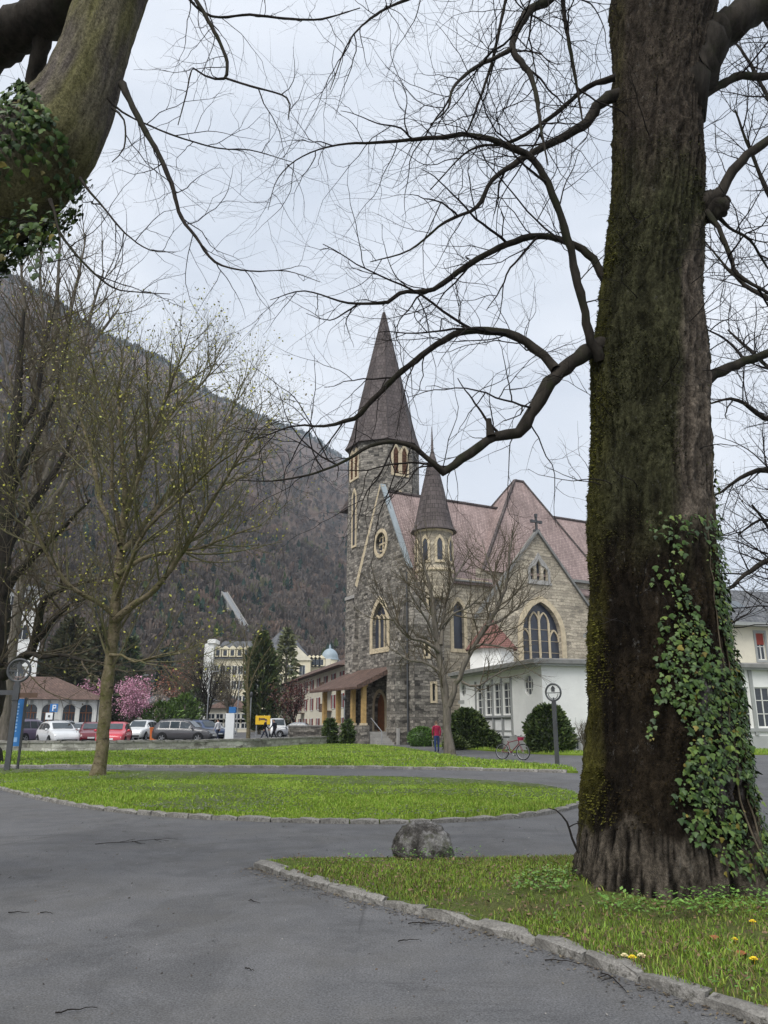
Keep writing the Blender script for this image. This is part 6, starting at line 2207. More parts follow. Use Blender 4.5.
def station():
    Y = 85.0
    ang = rad_st = math.radians(19.0)
    x1 = at(99, 720, Y).x
    W = 15.0
    P1 = Vector((x1, Y)); P0 = P1 - Vector((math.cos(ang), math.sin(ang))) * W
    R = thing('station_building', 'low white building with arched dark windows and brown hipped roof', 'building', (x1, Y, CPZ), ang)
    D = 12.0; ZE = 3.85
    o = Vector((-W, 0, 0)); ux = Vector((1, 0, 0)); n = Vector((0, -1, 0))
    hx = lambda px_: line_hit(px_, 715, P0, P1)[0]
    holes, arcs = [], []
    for c in (-27, -7, 12, 30.4, 48, 68.8, 85.7):
        x = hx(c)
        w = 1.25
        outl = [(x - w/2, 0.35), (x + w/2, 0.35), (x + w/2, 2.75)] + [(x + w/2 * math.cos(a), 2.75 + w/2 * math.sin(a)) for a in [math.pi * k / 8 for k in range(1, 8)]] + [(x - w/2, 2.75)]
        holes.append(outl)
    b = MB(); wall_panel(b, [(0, -.05), (W, -.05), (W, ZE), (0, ZE)], holes, o, ux, n, 0.3)
    wall_panel(b, [(0, -.05), (D, -.05), (D, ZE), (0, ZE)], [], (0, 0, 0), (0, 1, 0), (1, 0, 0))
    wall_panel(b, [(0, -.05), (W, -.05), (W, ZE), (0, ZE)], [], (-W, D, 0), (1, 0, 0), (0, 1, 0))
    b.build('wall', G['plaster_white'], R)
    for h in holes:
        b = MB(); ring(b, grow(h, 0.16), h, o, ux, n, 0.05); f = b.build('arched_window', G['frame_white'], R)
        b = MB(); pane(b, h, o, ux, n, -0.2); b.build('pane', G['glass'], f)
        x = (h[0][0] + h[1][0]) / 2
        b = MB(); b.bar(o + ux * x + Vector((0, 0.14, .35)), o + ux * x + Vector((0, .14, 3.3)), 0.07, 0.06, 0, (0, 1, 0))
        b.bar(o + ux * (x - .6) + Vector((0, 0.14, 2.5)), o + ux * (x + .6) + Vector((0, .14, 2.5)), 0.08, 0.06)
        for q in (-.3, .3):
            b.bar(o + ux * (x + q) + Vector((0, 0.15, .35)), o + ux * (x + q) + Vector((0, .15, 2.5)), 0.04, 0.05, 0, (0, 1, 0))
        b.build('glazing_bar', G['wood_door'], f)
        b = MB(); b.box(x - .14 - W, x + .14 - W, -.12, -0.051, 3.3, 3.75); b.build('keystone', G['plaster_grey'], f)
    b = MB()
    for c in (39, 59, 77, 97):
        x = hx(c) - W
        b.box(x - .22, x + .22, -.1, -.002, 0, 3.8)
    b.build('pilaster', G['frame_white'], R)
    b = MB(); b.box(-W - .1, .12, -.14, -.003, 3.8, 4.0); b.build('cornice', G['plaster_grey'], R)
    b = MB(); hip(b, [(-W - .8, -.8), (.8, -.8), (.8, D + .8), (-W - .8, D + .8)], ZE, 6.5, 6.0); b.build('roof', G['roof_brown'], R)
    b = MB(); b.tube([(-.25, -.16, 0), (-.25, -.16, 3.9)], 0.06, 6); b.build('drainpipe', G['iron'], R)
station()

def tall_white():
    Y = 112.0
    x1 = at(40, 640, Y).x; x0 = at(-40, 640, Y).x
    R = thing('building', 'tall plain white building behind the arched one, at the left edge', 'building', (x1, Y, 0), math.radians(25))
    W = x1 - x0; H = at(20, 592, Y).z
    b = MB(); b.box(-W, 0, 0, 12, -.05, H); b.build('wall', G['plaster_white'], R)
    o = Vector((-W, 0, 0)); ux = Vector((1, 0, 0)); n = Vector((0, -1, 0))
    for z in (at(0, 681, Y).z, at(0, 640, Y).z, at(0, 612, Y).z):
        for c in (-12, 8, 22):
            rectwin(R, o, ux, n, at(c, 650, Y).x - x0, z, 1.6, 2.0, G['frame_white'])
    b = MB(); hip(b, [(-W - .8, -.8), (.8, -.8), (.8, 12.8), (-W - .8, 12.8)], H, H + 2.6, 4); b.build('roof', G['roof_slate'], R)
tall_white()

def red_hotel():
    P2, P1 = Vector((-24.3, 174.0)), Vector((-5.0, 103.0))
    R = thing('hotel', 'long cream three-storey house with red shutters and brown roof beside the church porch', 'building', (P1.x, P1.y, 0))
    ux, n = frame_of(P2, P1)
    if n.x > 0:
        n = -n
    L = (P1 - P2).length
    o = Vector((P2.x - P1.x, P2.y - P1.y, 0))
    H = 9.1
    back = -n * 14
    b = MB()
    wall_panel(b, [(0, -.05), (L, -.05), (L, H), (0, H)], [], o, ux, n)
    wall_panel(b, [(0, -.05), (14, -.05), (14, H), (0, H)], [], o + ux * L, -n, ux)
    wall_panel(b, [(0, -.05), (14, -.05), (14, H), (0, H)], [], o, -n, -ux)
    b.build('wall', G['plaster_cream'], R)
    cols = 13
    for k in range(cols):
        x = 2.4 + (L - 4.5) * k / (cols - 1)
        for z in (0.6, 3.7, 6.6):
            rectwin(R, o, ux, n, x, z, 1.5, 1.75, G['frame_white'], G['shutter_red'])
    for k in (2, 6, 10):
        x = 2.4 + (L - 4.5) * (k + .5) / (cols - 1)
        for z in (3.3, 6.3):
            p = o + ux * x + n * 0.6
            b = MB(); b.bar(p - ux * 1.8 + Vector((0, 0, z)), p + ux * 1.8 + Vector((0, 0, z)), 1.2, 0.15)
            for q in range(10):
                pp = p + n * .55 + ux * (-1.7 + 3.4 * q / 9)
                b.bar(pp + Vector((0, 0, z)), pp + Vector((0, 0, z + 1)), 0.06, 0.06)
            b.bar(p + n * .55 - ux * 1.8 + Vector((0, 0, z + 1)), p + n * .55 + ux * 1.8 + Vector((0, 0, z + 1)), 0.08, 0.08)
            b.build('balcony', G['sign_brown'], R)
    q = [o + n * 1.3 - ux * 1.2, o + ux * (L + 1.2) + n * 1.3, o + ux * (L + 1.2) - n * 15.3, o - ux * 1.2 - n * 15.3]
    b = MB(); hip(b, q, H - .1, H + 3.4, 6); rf = b.build('roof', G['roof_brown'], R)
    b = MB(); c = o + ux * (L * .35) - n * 7; b.box(c.x - .5, c.x + .5, c.y - .5, c.y + .5, H + 2, H + 4.6); b.build('chimney', G['plaster_cream'], rf)
red_hotel()

def grand_hotel():
    Y = 225.0
    X = lambda p: at(p, 650, Y).x
    Zz = lambda p, yy=None: at(270, p, yy or Y).z
    R = thing('grand_hotel', 'distant cream hotel with grey mansard roofs, gable and pale blue dome', 'building', (X(265), Y, 0))
    ox = X(265)
    cream, slate = G['plaster_far'], G['roof_slate']
    def block(xa, xb, ztop, depth, d0=0.0):
        b = MB(); b.box(xa - ox, xb - ox, d0, d0 + depth, -.05, ztop); b.build('wall', cream, R)
    def mansard(xa, xb, z0, z1, depth, ins, d0=0.0):
        P = [(xa - ox - .6, d0 - .6), (xb - ox + .6, d0 - .6), (xb - ox + .6, d0 + depth), (xa - ox - .6, d0 + depth)]
        Q = [(xa - ox + ins, d0 + ins), (xb - ox - ins, d0 + ins), (xb - ox - ins, d0 + depth - ins), (xa - ox + ins, d0 + depth - ins)]
        b = MB(); b.prism(P, z0, z1, 0, Q); return b.build('mansard_roof', slate, R)
    def wins(xa, xb, zs, nW, w, h, d0=0.0):
        o = Vector((xa - ox, d0, 0)); L = xb - xa
        for z in zs:
            for k in range(nW):
                rectwin(R, o, Vector((1, 0, 0)), Vector((0, -1, 0)), L * (k + .5) / nW, z, w, h, G['frame_white'])
    def dormers(xa, xb, z, nW, d0=-0.3):
        L = xb - xa
        for k in range(nW):
            x = xa - ox + L * (k + .5) / nW
            b = MB(); b.box(x - .9, x + .9, d0 - .4, d0 + 2.2, z, z + 2.2); b.prism([(x - 1.1, d0 - .6), (x + 1.1, d0 - .6), (x + 1.1, d0 + 2.4), (x - 1.1, d0 + 2.4)], z + 2.2, z + 3.1, 0, [(x - .1, d0 - .6), (x + .1, d0 - .6), (x + .1, d0 + 2.4), (x - .1, d0 + 2.4)])
            f = b.build('dormer', cream, R)
            b = MB(); b.box(x - .5, x + .5, d0 - .45, d0 - .41, z + .3, z + 1.9); b.build('pane', G['glass'], f)
    ze = Zz(659)
    # left wing
    block(X(209), X(262), ze, 16); mansard(X(209), X(262), ze, Zz(640), 16, 3.5)
    wins(X(209), X(262), [ze - 4.2, ze - 8.4, ze - 12.6], 9, 1.3, 2.2)
    dormers(X(215), X(258), ze + .6, 6)
    # white lift tower at its end
    b = MB(); b.box(X(206) - ox, X(215) - ox, -2, 3, -.05, Zz(644)); b.box(X(209) - ox, X(217) - ox, -2.5, 3.5, Zz(644) + .01, Zz(640)); b.build('tower', G['plaster_white'], R)
    # centre block with high roof
    zc = Zz(653)
    block(X(263), X(303), zc, 20, -3); mansard(X(263), X(303), zc, Zz(628), 20, 5.2, -3)
    wins(X(263), X(303), [zc - 4.4, zc - 8.6], 7, 1.4, 2.4, -3)
    # pediment
    pz = Zz(662); xg, wg = X(299) - ox, 3.9
    b = MB(); b.box(xg - wg, xg + wg, -6, -2.9, -.05, pz); b.build('gable_wall', cream, R)
    b = MB(); b.mesh([(xg - wg - .5, -6.4, pz), (xg + wg + .5, -6.4, pz), (xg, -6.4, pz + 4), (xg - wg - .5, -2, pz), (xg + wg + .5, -2, pz), (xg, -2, pz + 4)], [(0, 1, 2), (5, 4, 3), (0, 2, 5, 3), (1, 4, 5, 2), (0, 3, 4, 1)]); b.build('pediment', G['plaster_cream'], R)
    for k in (-1, 1):
        rectwin(R, Vector((xg - wg, -6, 0)), Vector((1, 0, 0)), Vector((0, -1, 0)), wg + k * 1.7, pz - 4, 1.5, 2.6, G['frame_white'])
    # right wing
    zr = Zz(667)
    block(X(303), X(345), zr, 14); mansard(X(303), X(345), zr, Zz(656), 14, 2.4)
    wins(X(303), X(345), [zr - 3.4], 9, 1.2, 2.0); dormers(X(304), X(324), zr + .2, 5)
    # dome
    dc = (X(329.5) - ox, 2); rd = (X(338) - X(321)) / 2
    b = MB(); b.lathe([(rd, 0), (rd, Zz(659))], 20, 0, True, (dc[0], dc[1], 0)); b.build('dome_drum', cream, R)
    b = MB(); z0 = Zz(659.5); b.lathe([(rd * 1.08, 0), (rd * 1.0, .5)] + [(rd * math.cos(a), .5 + rd * 1.15 * math.sin(a)) for a in [math.pi / 2 * k / 9 for k in range(1, 10)]], 24, 0, True, (dc[0], dc[1], z0))
    b.lathe([(.35, rd * 1.15 + .3), (.3, rd * 1.15 + 1.2), (.02, rd * 1.15 + 1.9)], 8, 0, True, (dc[0], dc[1], z0)); b.build('dome', G['dome_blue'], R)
grand_hotel()

def cottage(label, xa, xb, ye, yr, Y, wm, rm, nw):
    x0, x1 = at(xa, 700, Y).x, at(xb, 700, Y).x
    R = thing('house', label, 'house', (x0, Y, 0))
    H = at((xa + xb) / 2, ye, Y).z; Hr = at((xa + xb) / 2, yr, Y).z
    b = MB(); b.box(0, x1 - x0, 0, 9, -.05, H); b.build('wall', wm, R)
    b = MB(); hip(b, [(-.7, -.7), (x1 - x0 + .7, -.7), (x1 - x0 + .7, 9.7), (-.7, 9.7)], H - .02, Hr, 2.5); b.build('roof', rm, R)
    for k in range(nw):
        for z in (0.9, H - 2.4):
            rectwin(R, Vector((0, 0, 0)), Vector((1, 0, 0)), Vector((0, -1, 0)), (x1 - x0) * (k + .5) / nw, z, 1.1, 1.4, G['frame_white'])
cottage('small white house with grey roof behind the green shrubs', 176, 208, 700, 692, 150, G['plaster_white'], G['roof_slate'], 4)
cottage('pale pavilion with slate roof half hidden by the pink blossom', 138, 172, 703, 694, 140, G['plaster_cream'], G['roof_slate'], 4)
cottage('low pinkish building behind the white information pillar', 208, 250, 708, 698, 135, G['plaster_cream'], G['roof_brown'], 5)

# ------------------------------------------------------------------ trees and shrubs behind the wall
def evergreen(label, foot, h, w, seed, cols, n=1500, columnar=False, leaf=0.5, group=None, cat='tree'):
    r = random.Random(seed); rn = np.random.default_rng(seed)
    R = thing('evergreen_tree' if cat == 'tree' else 'shrub', label, cat, tuple(foot), 0, group)
    b = MB(); b.tube([(0, 0, -.1), (0, 0, h * .5), (0, 0, h * .96)], [w * .09 + .06, w * .06 + .04, 0.02], 8); b.build('trunk', G['bark_grey'], R)
    a = rn.uniform(0, 2 * math.pi, n); f = rn.uniform(0.0, 1, n)
    prof = np.where(f < 0.12, f / 0.12 * 0.85 + .15, (1 - f) ** 0.75 * 1.1) if not columnar else np.minimum(1, np.minimum(f / 0.12 + .3, (1 - f) / 0.28 + .04))
    lump = np.array([1 + 0.35 * noise.noise((math.cos(t) * 1.6 + seed, math.sin(t) * 1.6, z * h * 0.45)) for t, z in zip(a, f)])
    q = rn.uniform(0.35, 1.0, n) ** 0.6
    rad = w * prof * q * lump
    P = np.stack([np.cos(a) * rad, np.sin(a) * rad, h * (0.04 + f * 0.97)], 1)
    d = np.stack([np.cos(a), np.sin(a), rn.uniform(-.5, .7, n) + (0.9 if columnar else 0)], 1) + rn.normal(0, .35, (n, 3))
    d /= np.linalg.norm(d, axis=1, keepdims=True)
    s = np.cross(d, rn.normal(0, 1, (n, 3))); s /= np.maximum(1e-6, np.linalg.norm(s, axis=1, keepdims=True))
    L = leaf * rn.uniform(.5, 1.3, (n, 1))
    V = np.stack([P - s * L * .22, P + s * L * .22, P + d * L + s * L * .10, P + d * L * 1.1 - s * L * .1], 1).reshape(-1, 3)
    C = np.array(cols)[rn.integers(0, len(cols), n)] * rn.uniform(.6, 1.35, (n, 1))
    link('crown', np_mesh('crown', V, np.arange(n * 4).reshape(-1, 4), G['leafy'], col=np.repeat(C, 4, 0)), R)
    return R
DG = [(0.045, 0.07, 0.022), (0.07, 0.10, 0.03), (0.03, 0.05, 0.018), (0.095, 0.115, 0.035)]
MG = [(0.07, 0.12, 0.02), (0.10, 0.17, 0.03), (0.05, 0.09, 0.02)]
def G0(x, Y): return Vector((at(x, 735, Y).x, Y, CPZ if 47 < Y < 165 and x < 330 else 0))
evergreen('broad dark green evergreen behind the slim young tree', G0(259, 108), at(259, 637, 108).z, 1.95, 61, DG + [(0.08, 0.085, 0.03)], 3600, True, 0.75)
evergreen('olive fir standing in front of the distant hotel gable', G0(284, 150), at(284, 631, 150).z, 3.6, 62, [(0.14, 0.155, 0.075), (0.10, 0.12, 0.055), (0.18, 0.19, 0.09)], 2000, False, 0.9)
evergreen('dark evergreen behind the arched white building, nearest its gable end', G0(62, 118), at(62, 622, 118).z, 5.5, 63, [(0.085, 0.09, 0.04), (0.11, 0.105, 0.05), (0.06, 0.065, 0.03)], 3400, False, 1.2)
evergreen('dark evergreen beyond the white building, half hidden by the street tree trunk', G0(92, 125), at(92, 632, 125).z, 5.0, 64, [(0.085, 0.09, 0.04), (0.07, 0.09, 0.035), (0.10, 0.085, 0.05)], 2800, False, 1.2)
evergreen('dark green fir on the lower slope right of the street tree', G0(124, 150), at(124, 640, 150).z, 3.6, 65, DG + [(0.04, 0.075, 0.03)], 2000, False, 1.0)
evergreen('bluish spruce on the lower slope above the pink blossom', G0(160, 165), at(160, 650, 165).z, 3.2, 66, [(0.05, 0.075, 0.06), (0.035, 0.055, 0.045)], 1600, False, 1.0)
evergreen('bright green shrub between the pavilion and the white house', G0(183, 100), at(183, 697, 100).z, 1.9, 67, MG, 1200, True, 0.45, None, 'shrub')
evergreen('low bright green shrub right of the pink blossom', G0(160, 98), at(160, 705, 98).z, 2.6, 68, MG, 1300, True, 0.45, None, 'shrub')
evergreen('yellow-green shrub beside the white house', G0(172, 110), at(172, 702, 110).z, 2.2, 69, MG, 1000, True, 0.5, None, 'shrub')
evergreen('dark green conical evergreen behind the black bare tree', G0(194, 125), at(194, 690, 125).z, 1.8, 70, DG, 1000, True, 0.5)

def round_tree(label, x, Y, ytop, spread, seed, leafcols, twig, tm, n_limb=7, leaf=None, stem=0.28, per=2, frac=1.0, up=0.05, dens=1.0, rk=0.018):
    """small or distant tree: trunk, limbs, twigs and (if given) leaves or blossom"""
    r = random.Random(seed)
    f = G0(x, Y); H = at(x, ytop, Y).z
    R = thing('tree', label, 'tree', tuple(f))
    T = Tubes(); tips = []
    rt = max(0.06, H * rk)
    th = H * stem
    P, d = walk(r, Vector((0, 0, -.1)), Vector((0, 0, 1)), th, 5, 0.05, 0.1)
    t0 = Tubes(); t0.add(P, [rt * (1.35 - .08 * i) for i in range(6)], 8); t0.build('trunk', tm, R, (0, 0, 0))
    prm = [dict(gap=H * .055 / dens, len=H * .26, ang=42, wander=0.10, up=up, r=rt * .28, n=6, sides=4, start=0.15, fall=.4),
           dict(gap=H * .045 / dens, len=H * .13, ang=42, wander=0.12, up=up, r=rt * .14, n=4, sides=3, start=0.1),
           dict(gap=H * .04, len=H * .06, ang=42, wander=0.12, up=up, r=rt * .08, n=3, sides=3, start=0.15)]
    for k in range(n_limb):
        a = 2 * math.pi * (k + r.uniform(-.3, .3)) / n_limb
        o = spread * r.uniform(.55, 1.0) if k else 0.1
        dd = Vector((math.cos(a) * o, math.sin(a) * o, (H - th) * .95))
        L = dd.length * r.uniform(.75, .95)
        Q, _ = walk(r, P[-1 - (k % 2)], dd, L, 9, 0.07, 0.02)
        rr = [rt * .62 * (1 - .085 * i) for i in range(10)]
        t = Tubes(); t.add(Q, rr, 6); t.build('limb', tm, R, (0, 0, 0))
        sprout(T, r, Q, rr, 0, prm)
    T.build('twigs', twig, R, (0, 0, 0), 'stuff')
    if leaf:
        leaves('blossom' if leaf[1] else 'crown', [t for t in T.tips if r.random() < frac], r, per, leaf[0], leaf[0] * 1.0, leafcols, G['leafy'], R, (0, 0, 0), None)
    return R
PINK = [(0.56, 0.28, 0.38), (0.66, 0.40, 0.49), (0.48, 0.21, 0.30)]
round_tree('pink blossoming tree behind the parked cars', 134, 96, 681, 2.9, 81, PINK, G['twig_brown'], G['bark_grey'], 8, (0.20, True), 0.2, 3)
round_tree('pale pink blossoming tree showing left of the street tree trunk', 97, 104, 682, 2.0, 82, PINK, G['twig_brown'], G['bark_grey'], 6, (0.2, True), 0.2, 2)
round_tree('pale brownish budding tree right of the pink blossom', 156, 104, 686, 2.6, 83, [(0.30, 0.22, 0.17), (0.36, 0.29, 0.22), (0.24, 0.17, 0.14)], G['twig_brown'], G['bark_grey'], 7, (0.18, False), 0.2, 1)
round_tree('copper-red budding tree on the lower slope', 170, 145, 664, 3.2, 84, [(0.24, 0.085, 0.055), (0.30, 0.11, 0.07)], G['twig_brown'], G['bark_grey'], 7, (0.3, False), 0.25, 1)
round_tree('black-limbed bare tree above the parked dark cars', 205, 84, 652, 3.6, 85, None, G['twig_dark'], G['limb_moss'], 8, None, 0.32)
round_tree('tree with dark reddish leaves in front of the red-shuttered house', 294, 88, 683, 2.6, 86, [(0.10, 0.035, 0.03), (0.14, 0.05, 0.04), (0.06, 0.03, 0.025)], G['twig_dark'], G['limb_moss'], 9, (0.20, False), 0.3, 1, 0.9)
round_tree('slim young tree with pale bark just behind the low wall', 248, 58, 612, 1.7, 87, [(0.28, 0.25, 0.08)], G['twig_olive'], G['bark_plane'], 6, (0.07, False), 0.42, 1, 0.3, 0.10, 0.6, 0.012)
round_tree('greyish fine-twigged bare tree left of the evergreen', 228, 118, 655, 3.4, 88, None, G['twig_brown'], G['bark_grey'], 9, None, 0.22)
round_tree('brownish bare tree behind the black-limbed one', 190, 128, 660, 4.0, 89, None, G['twig_brown'], G['bark_grey'], 9, None, 0.22)
round_tree('bare tree in front of the white lift tower', 218, 170, 655, 4.5, 90, None, G['twig_brown'], G['bark_grey'], 9, None, 0.22)
round_tree('bare tree on the slope foot behind the street tree', 150, 175, 640, 5.0, 91, None, G['twig_brown'], G['bark_grey'], 9, None, 0.22)
round_tree('bare tree on the slope foot right of the copper tree', 186, 190, 632, 5.0, 92, None, G['twig_brown'], G['bark_grey'], 9, None, 0.22)

# clipped evergreens by the hall, hedge and porch bushes
def bush(label, foot, rx, ry, h, seed, cols, n=2600, cone=0.0, leaf=0.24, name='bush'):
    rn = np.random.default_rng(seed)
    R = thing(name, label, name if name == 'hedge' else 'bush', tuple(foot))
    b = MB(); b.tube([(0, 0, -.1), (0, 0, h * .7)], [0.12, 0.05], 6); b.build('trunk', G['bark_grey'], R)
    # dense inner body so that no light leaks through, then leaf sprays
    nu, nv = 26, 14
    V, Fs = [], []
    def rad(th, f):
        k = math.sqrt(max(0, 1 - (max(0, f - .35) / .65) ** 2)) * (1 - cone * f)
        return k * (0.86 + .14 * min(1, f / .2)) * (1 + 0.20 * noise.noise((math.cos(th) * 1.8 + seed, math.sin(th) * 1.8, f * 2.6)) + 0.08 * noise.noise((math.cos(th) * 5 + seed, math.sin(th) * 5, f * 7)))
    for j in range(nv + 1):
        f = j / nv
        for i in range(nu):
            th = 2 * math.pi * i / nu
            k = rad(th, f) * .9
            V.append((math.cos(th) * rx * k, math.sin(th) * ry * k, h * f * .97))
    for j in range(nv):
        for i in range(nu):
            Fs.append((j*nu + i, j*nu + (i+1) % nu, (j+1)*nu + (i+1) % nu, (j+1)*nu + i))
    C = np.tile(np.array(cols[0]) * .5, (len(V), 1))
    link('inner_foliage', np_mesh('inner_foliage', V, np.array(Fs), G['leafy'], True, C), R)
    a = rn.uniform(0, 2 * math.pi, n); f = rn.uniform(0, 1, n) ** 0.8
    k = np.array([rad(t, z) for t, z in zip(a, f)]) * rn.uniform(.82, 1.08, n) * (1 + 0.10 * np.array([noise.noise((math.cos(t) * 5 + seed, math.sin(t) * 5, z * 7)) for t, z in zip(a, f)]))
    P = np.stack([np.cos(a) * rx * k, np.sin(a) * ry * k, h * f], 1)
    d = np.stack([np.cos(a), np.sin(a), rn.uniform(-.2, .9, n)], 1) + rn.normal(0, .35, (n, 3)); d /= np.linalg.norm(d, axis=1, keepdims=True)
    s = np.cross(d, rn.normal(0, 1, (n, 3))); s /= np.linalg.norm(s, axis=1, keepdims=True)
    L = leaf * rn.uniform(.5, 1.3, (n, 1))
    Vq = np.stack([P - s * L * .25, P + s * L * .25, P + d * L + s * L * .12, P + d * L - s * L * .12], 1).reshape(-1, 3)
    Cc = np.array(cols)[rn.integers(0, len(cols), n)] * rn.uniform(.6, 1.35, (n, 1))
    link('foliage', np_mesh('foliage', Vq, np.arange(n * 4).reshape(-1, 4), G['leafy'], col=np.repeat(Cc, 4, 0)), R)
    return R
BG = [(0.045, 0.072, 0.02), (0.07, 0.108, 0.028), (0.034, 0.055, 0.018), (0.105, 0.14, 0.04)]
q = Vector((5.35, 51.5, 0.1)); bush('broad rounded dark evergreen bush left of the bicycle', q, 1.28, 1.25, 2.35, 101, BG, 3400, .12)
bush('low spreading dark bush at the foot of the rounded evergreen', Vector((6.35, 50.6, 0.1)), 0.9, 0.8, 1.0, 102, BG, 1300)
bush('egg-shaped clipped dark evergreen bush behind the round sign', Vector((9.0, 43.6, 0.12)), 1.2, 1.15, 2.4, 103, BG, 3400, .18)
bush('small yellow-green ground bush beside the church tree', Vector((4.35, 49.5, 0.1)), 0.6, 0.5, 0.6, 104, [(0.09, 0.12, 0.03), (0.06, 0.09, 0.025)], 900)
bush('bright green clipped hedge below the church wall', Vector((2.75, 57.5, 0)), 0.95, 0.7, 1.35, 105, [(0.06, 0.13, 0.02), (0.09, 0.18, 0.03)], 1800, 0, .12, 'hedge')
bush('dark shrub between the left porch posts', Vector((-4.1, 60.6, 0)), 0.5, 0.5, 1.9, 106, BG, 700, .1)
bush('dark shrub between the middle porch posts', Vector((-2.7, 59.5, 0)), 0.42, 0.42, 1.8, 107, BG, 600, .1)
round_tree('little bare shrub against the hall wall by the old trunk', 583, 42.5, 716, 0.7, 93, None, G['twig_brown'], G['bark_grey'], 7, None, 0.3)
# ------------------------------------------------------------------ cars
# stations: x (0 rear .. 1 front), belt z, top z, half width factor, roof half width factor
CAR = {
 'suv':   dict(L=4.5, W=1.84, st=[(0, .62, .70, .80, .70), (.015, .86, .98, .93, .80), (.05, 1.02, 1.35, .98, .74), (.12, 1.04, 1.62, 1, .73), (.30, 1.03, 1.69, 1, .75), (.50, 1.01, 1.68, 1, .75), (.60, 1.0, 1.60, 1, .73), (.735, .99, 1.06, 1, .80), (.86, .93, 1.0, .98, .84), (.955, .84, .90, .92, .80), (1, .60, .66, .80, .70)], rr=(.055, .115), ws=(.60, .735), sw=[(.13, .30), (.315, .47), (.485, .66)], wr=.36, ax=(.19, .80), gl=.26),
 'hatch': dict(L=4.0, W=1.74, st=[(0, .60, .66, .80, .70), (.015, .80, .92, .93, .80), (.06, .93, 1.25, .98, .72), (.14, .95, 1.42, 1, .72), (.32, .95, 1.49, 1, .74), (.50, .93, 1.48, 1, .74), (.60, .92, 1.38, 1, .72), (.76, .90, .98, 1, .80), (.88, .82, .88, .97, .82), (.96, .72, .78, .9, .78), (1, .5, .56, .78, .68)], rr=(.06, .13), ws=(.60, .755), sw=[(.16, .31), (.33, .48), (.495, .67)], wr=.31, ax=(.17, .80), gl=.2),
 'sedan': dict(L=4.6, W=1.78, st=[(0, .55, .62, .80, .70), (.02, .80, .88, .93, .82), (.10, .92, .99, .98, .80), (.19, .93, 1.02, 1, .78), (.30, .93, 1.36, 1, .70), (.42, .92, 1.42, 1, .72), (.53, .91, 1.40, 1, .72), (.60, .90, 1.30, 1, .72), (.72, .88, .96, 1, .80), (.88, .80, .86, .97, .82), (.97, .70, .76, .9, .78), (1, .48, .54, .78, .68)], rr=(.19, .30), ws=(.585, .715), sw=[(.28, .42), (.435, .56), (.57, .64)], wr=.31, ax=(.19, .81), gl=.2),
 'van':   dict(L=4.9, W=1.90, st=[(0, .60, .70, .90, .82), (.01, 1.1, 1.75, .97, .80), (.03, 1.12, 1.92, 1, .80), (.30, 1.12, 1.97, 1, .82), (.62, 1.1, 1.96, 1, .82), (.72, 1.08, 1.84, 1, .80), (.86, 1.04, 1.12, 1, .84), (.95, .95, 1.02, .95, .82), (1, .55, .66, .85, .75)], rr=(.004, .028), ws=(.715, .855), sw=[(.08, .33), (.36, .60), (.62, .76)], wr=.33, ax=(.18, .80), gl=.2),
}
WHEELS = {}
def wheel_meshes(wr):
    if wr in WHEELS: return WHEELS[wr]
    b = MB(); prof = [(wr * .62, -.105), (wr * .93, -.11), (wr, -.08), (wr, .08), (wr * .93, .11), (wr * .62, .105)]
    b.lathe(prof, 20, 0, True); o = b.build('tyre', G['tyre'])
    t = o.data; bpy.data.objects.remove(o)
    b = MB(); b.lathe([(wr * .64, -.06), (wr * .64, .06)], 18, 0, True); b.lathe([(0.001, .07), (wr * .16, .075), (wr * .2, .05)], 12, 0, True); b.lathe([(wr * .56, .05), (wr * .6, .095), (wr * .65, .095)], 18, 0, True)
    for k in range(5):
        a = 2 * math.pi * k / 5
        b.bar((math.cos(a) * wr * .1, math.sin(a) * wr * .1, .06), (math.cos(a) * wr * .6, math.sin(a) * wr * .6, .07), wr * .16, .03, 0, (0, 0, 1))
    o = b.build('rim', G['alloy']); rm = o.data; bpy.data.objects.remove(o)
    b = MB(); b.lathe([(0.001, .02), (wr * .63, .02)], 18, 0, False); o = b.build('hub', G['tyre']); hb = o.data; bpy.data.objects.remove(o)
    WHEELS[wr] = (t, rm, hb)
    return WHEELS[wr]

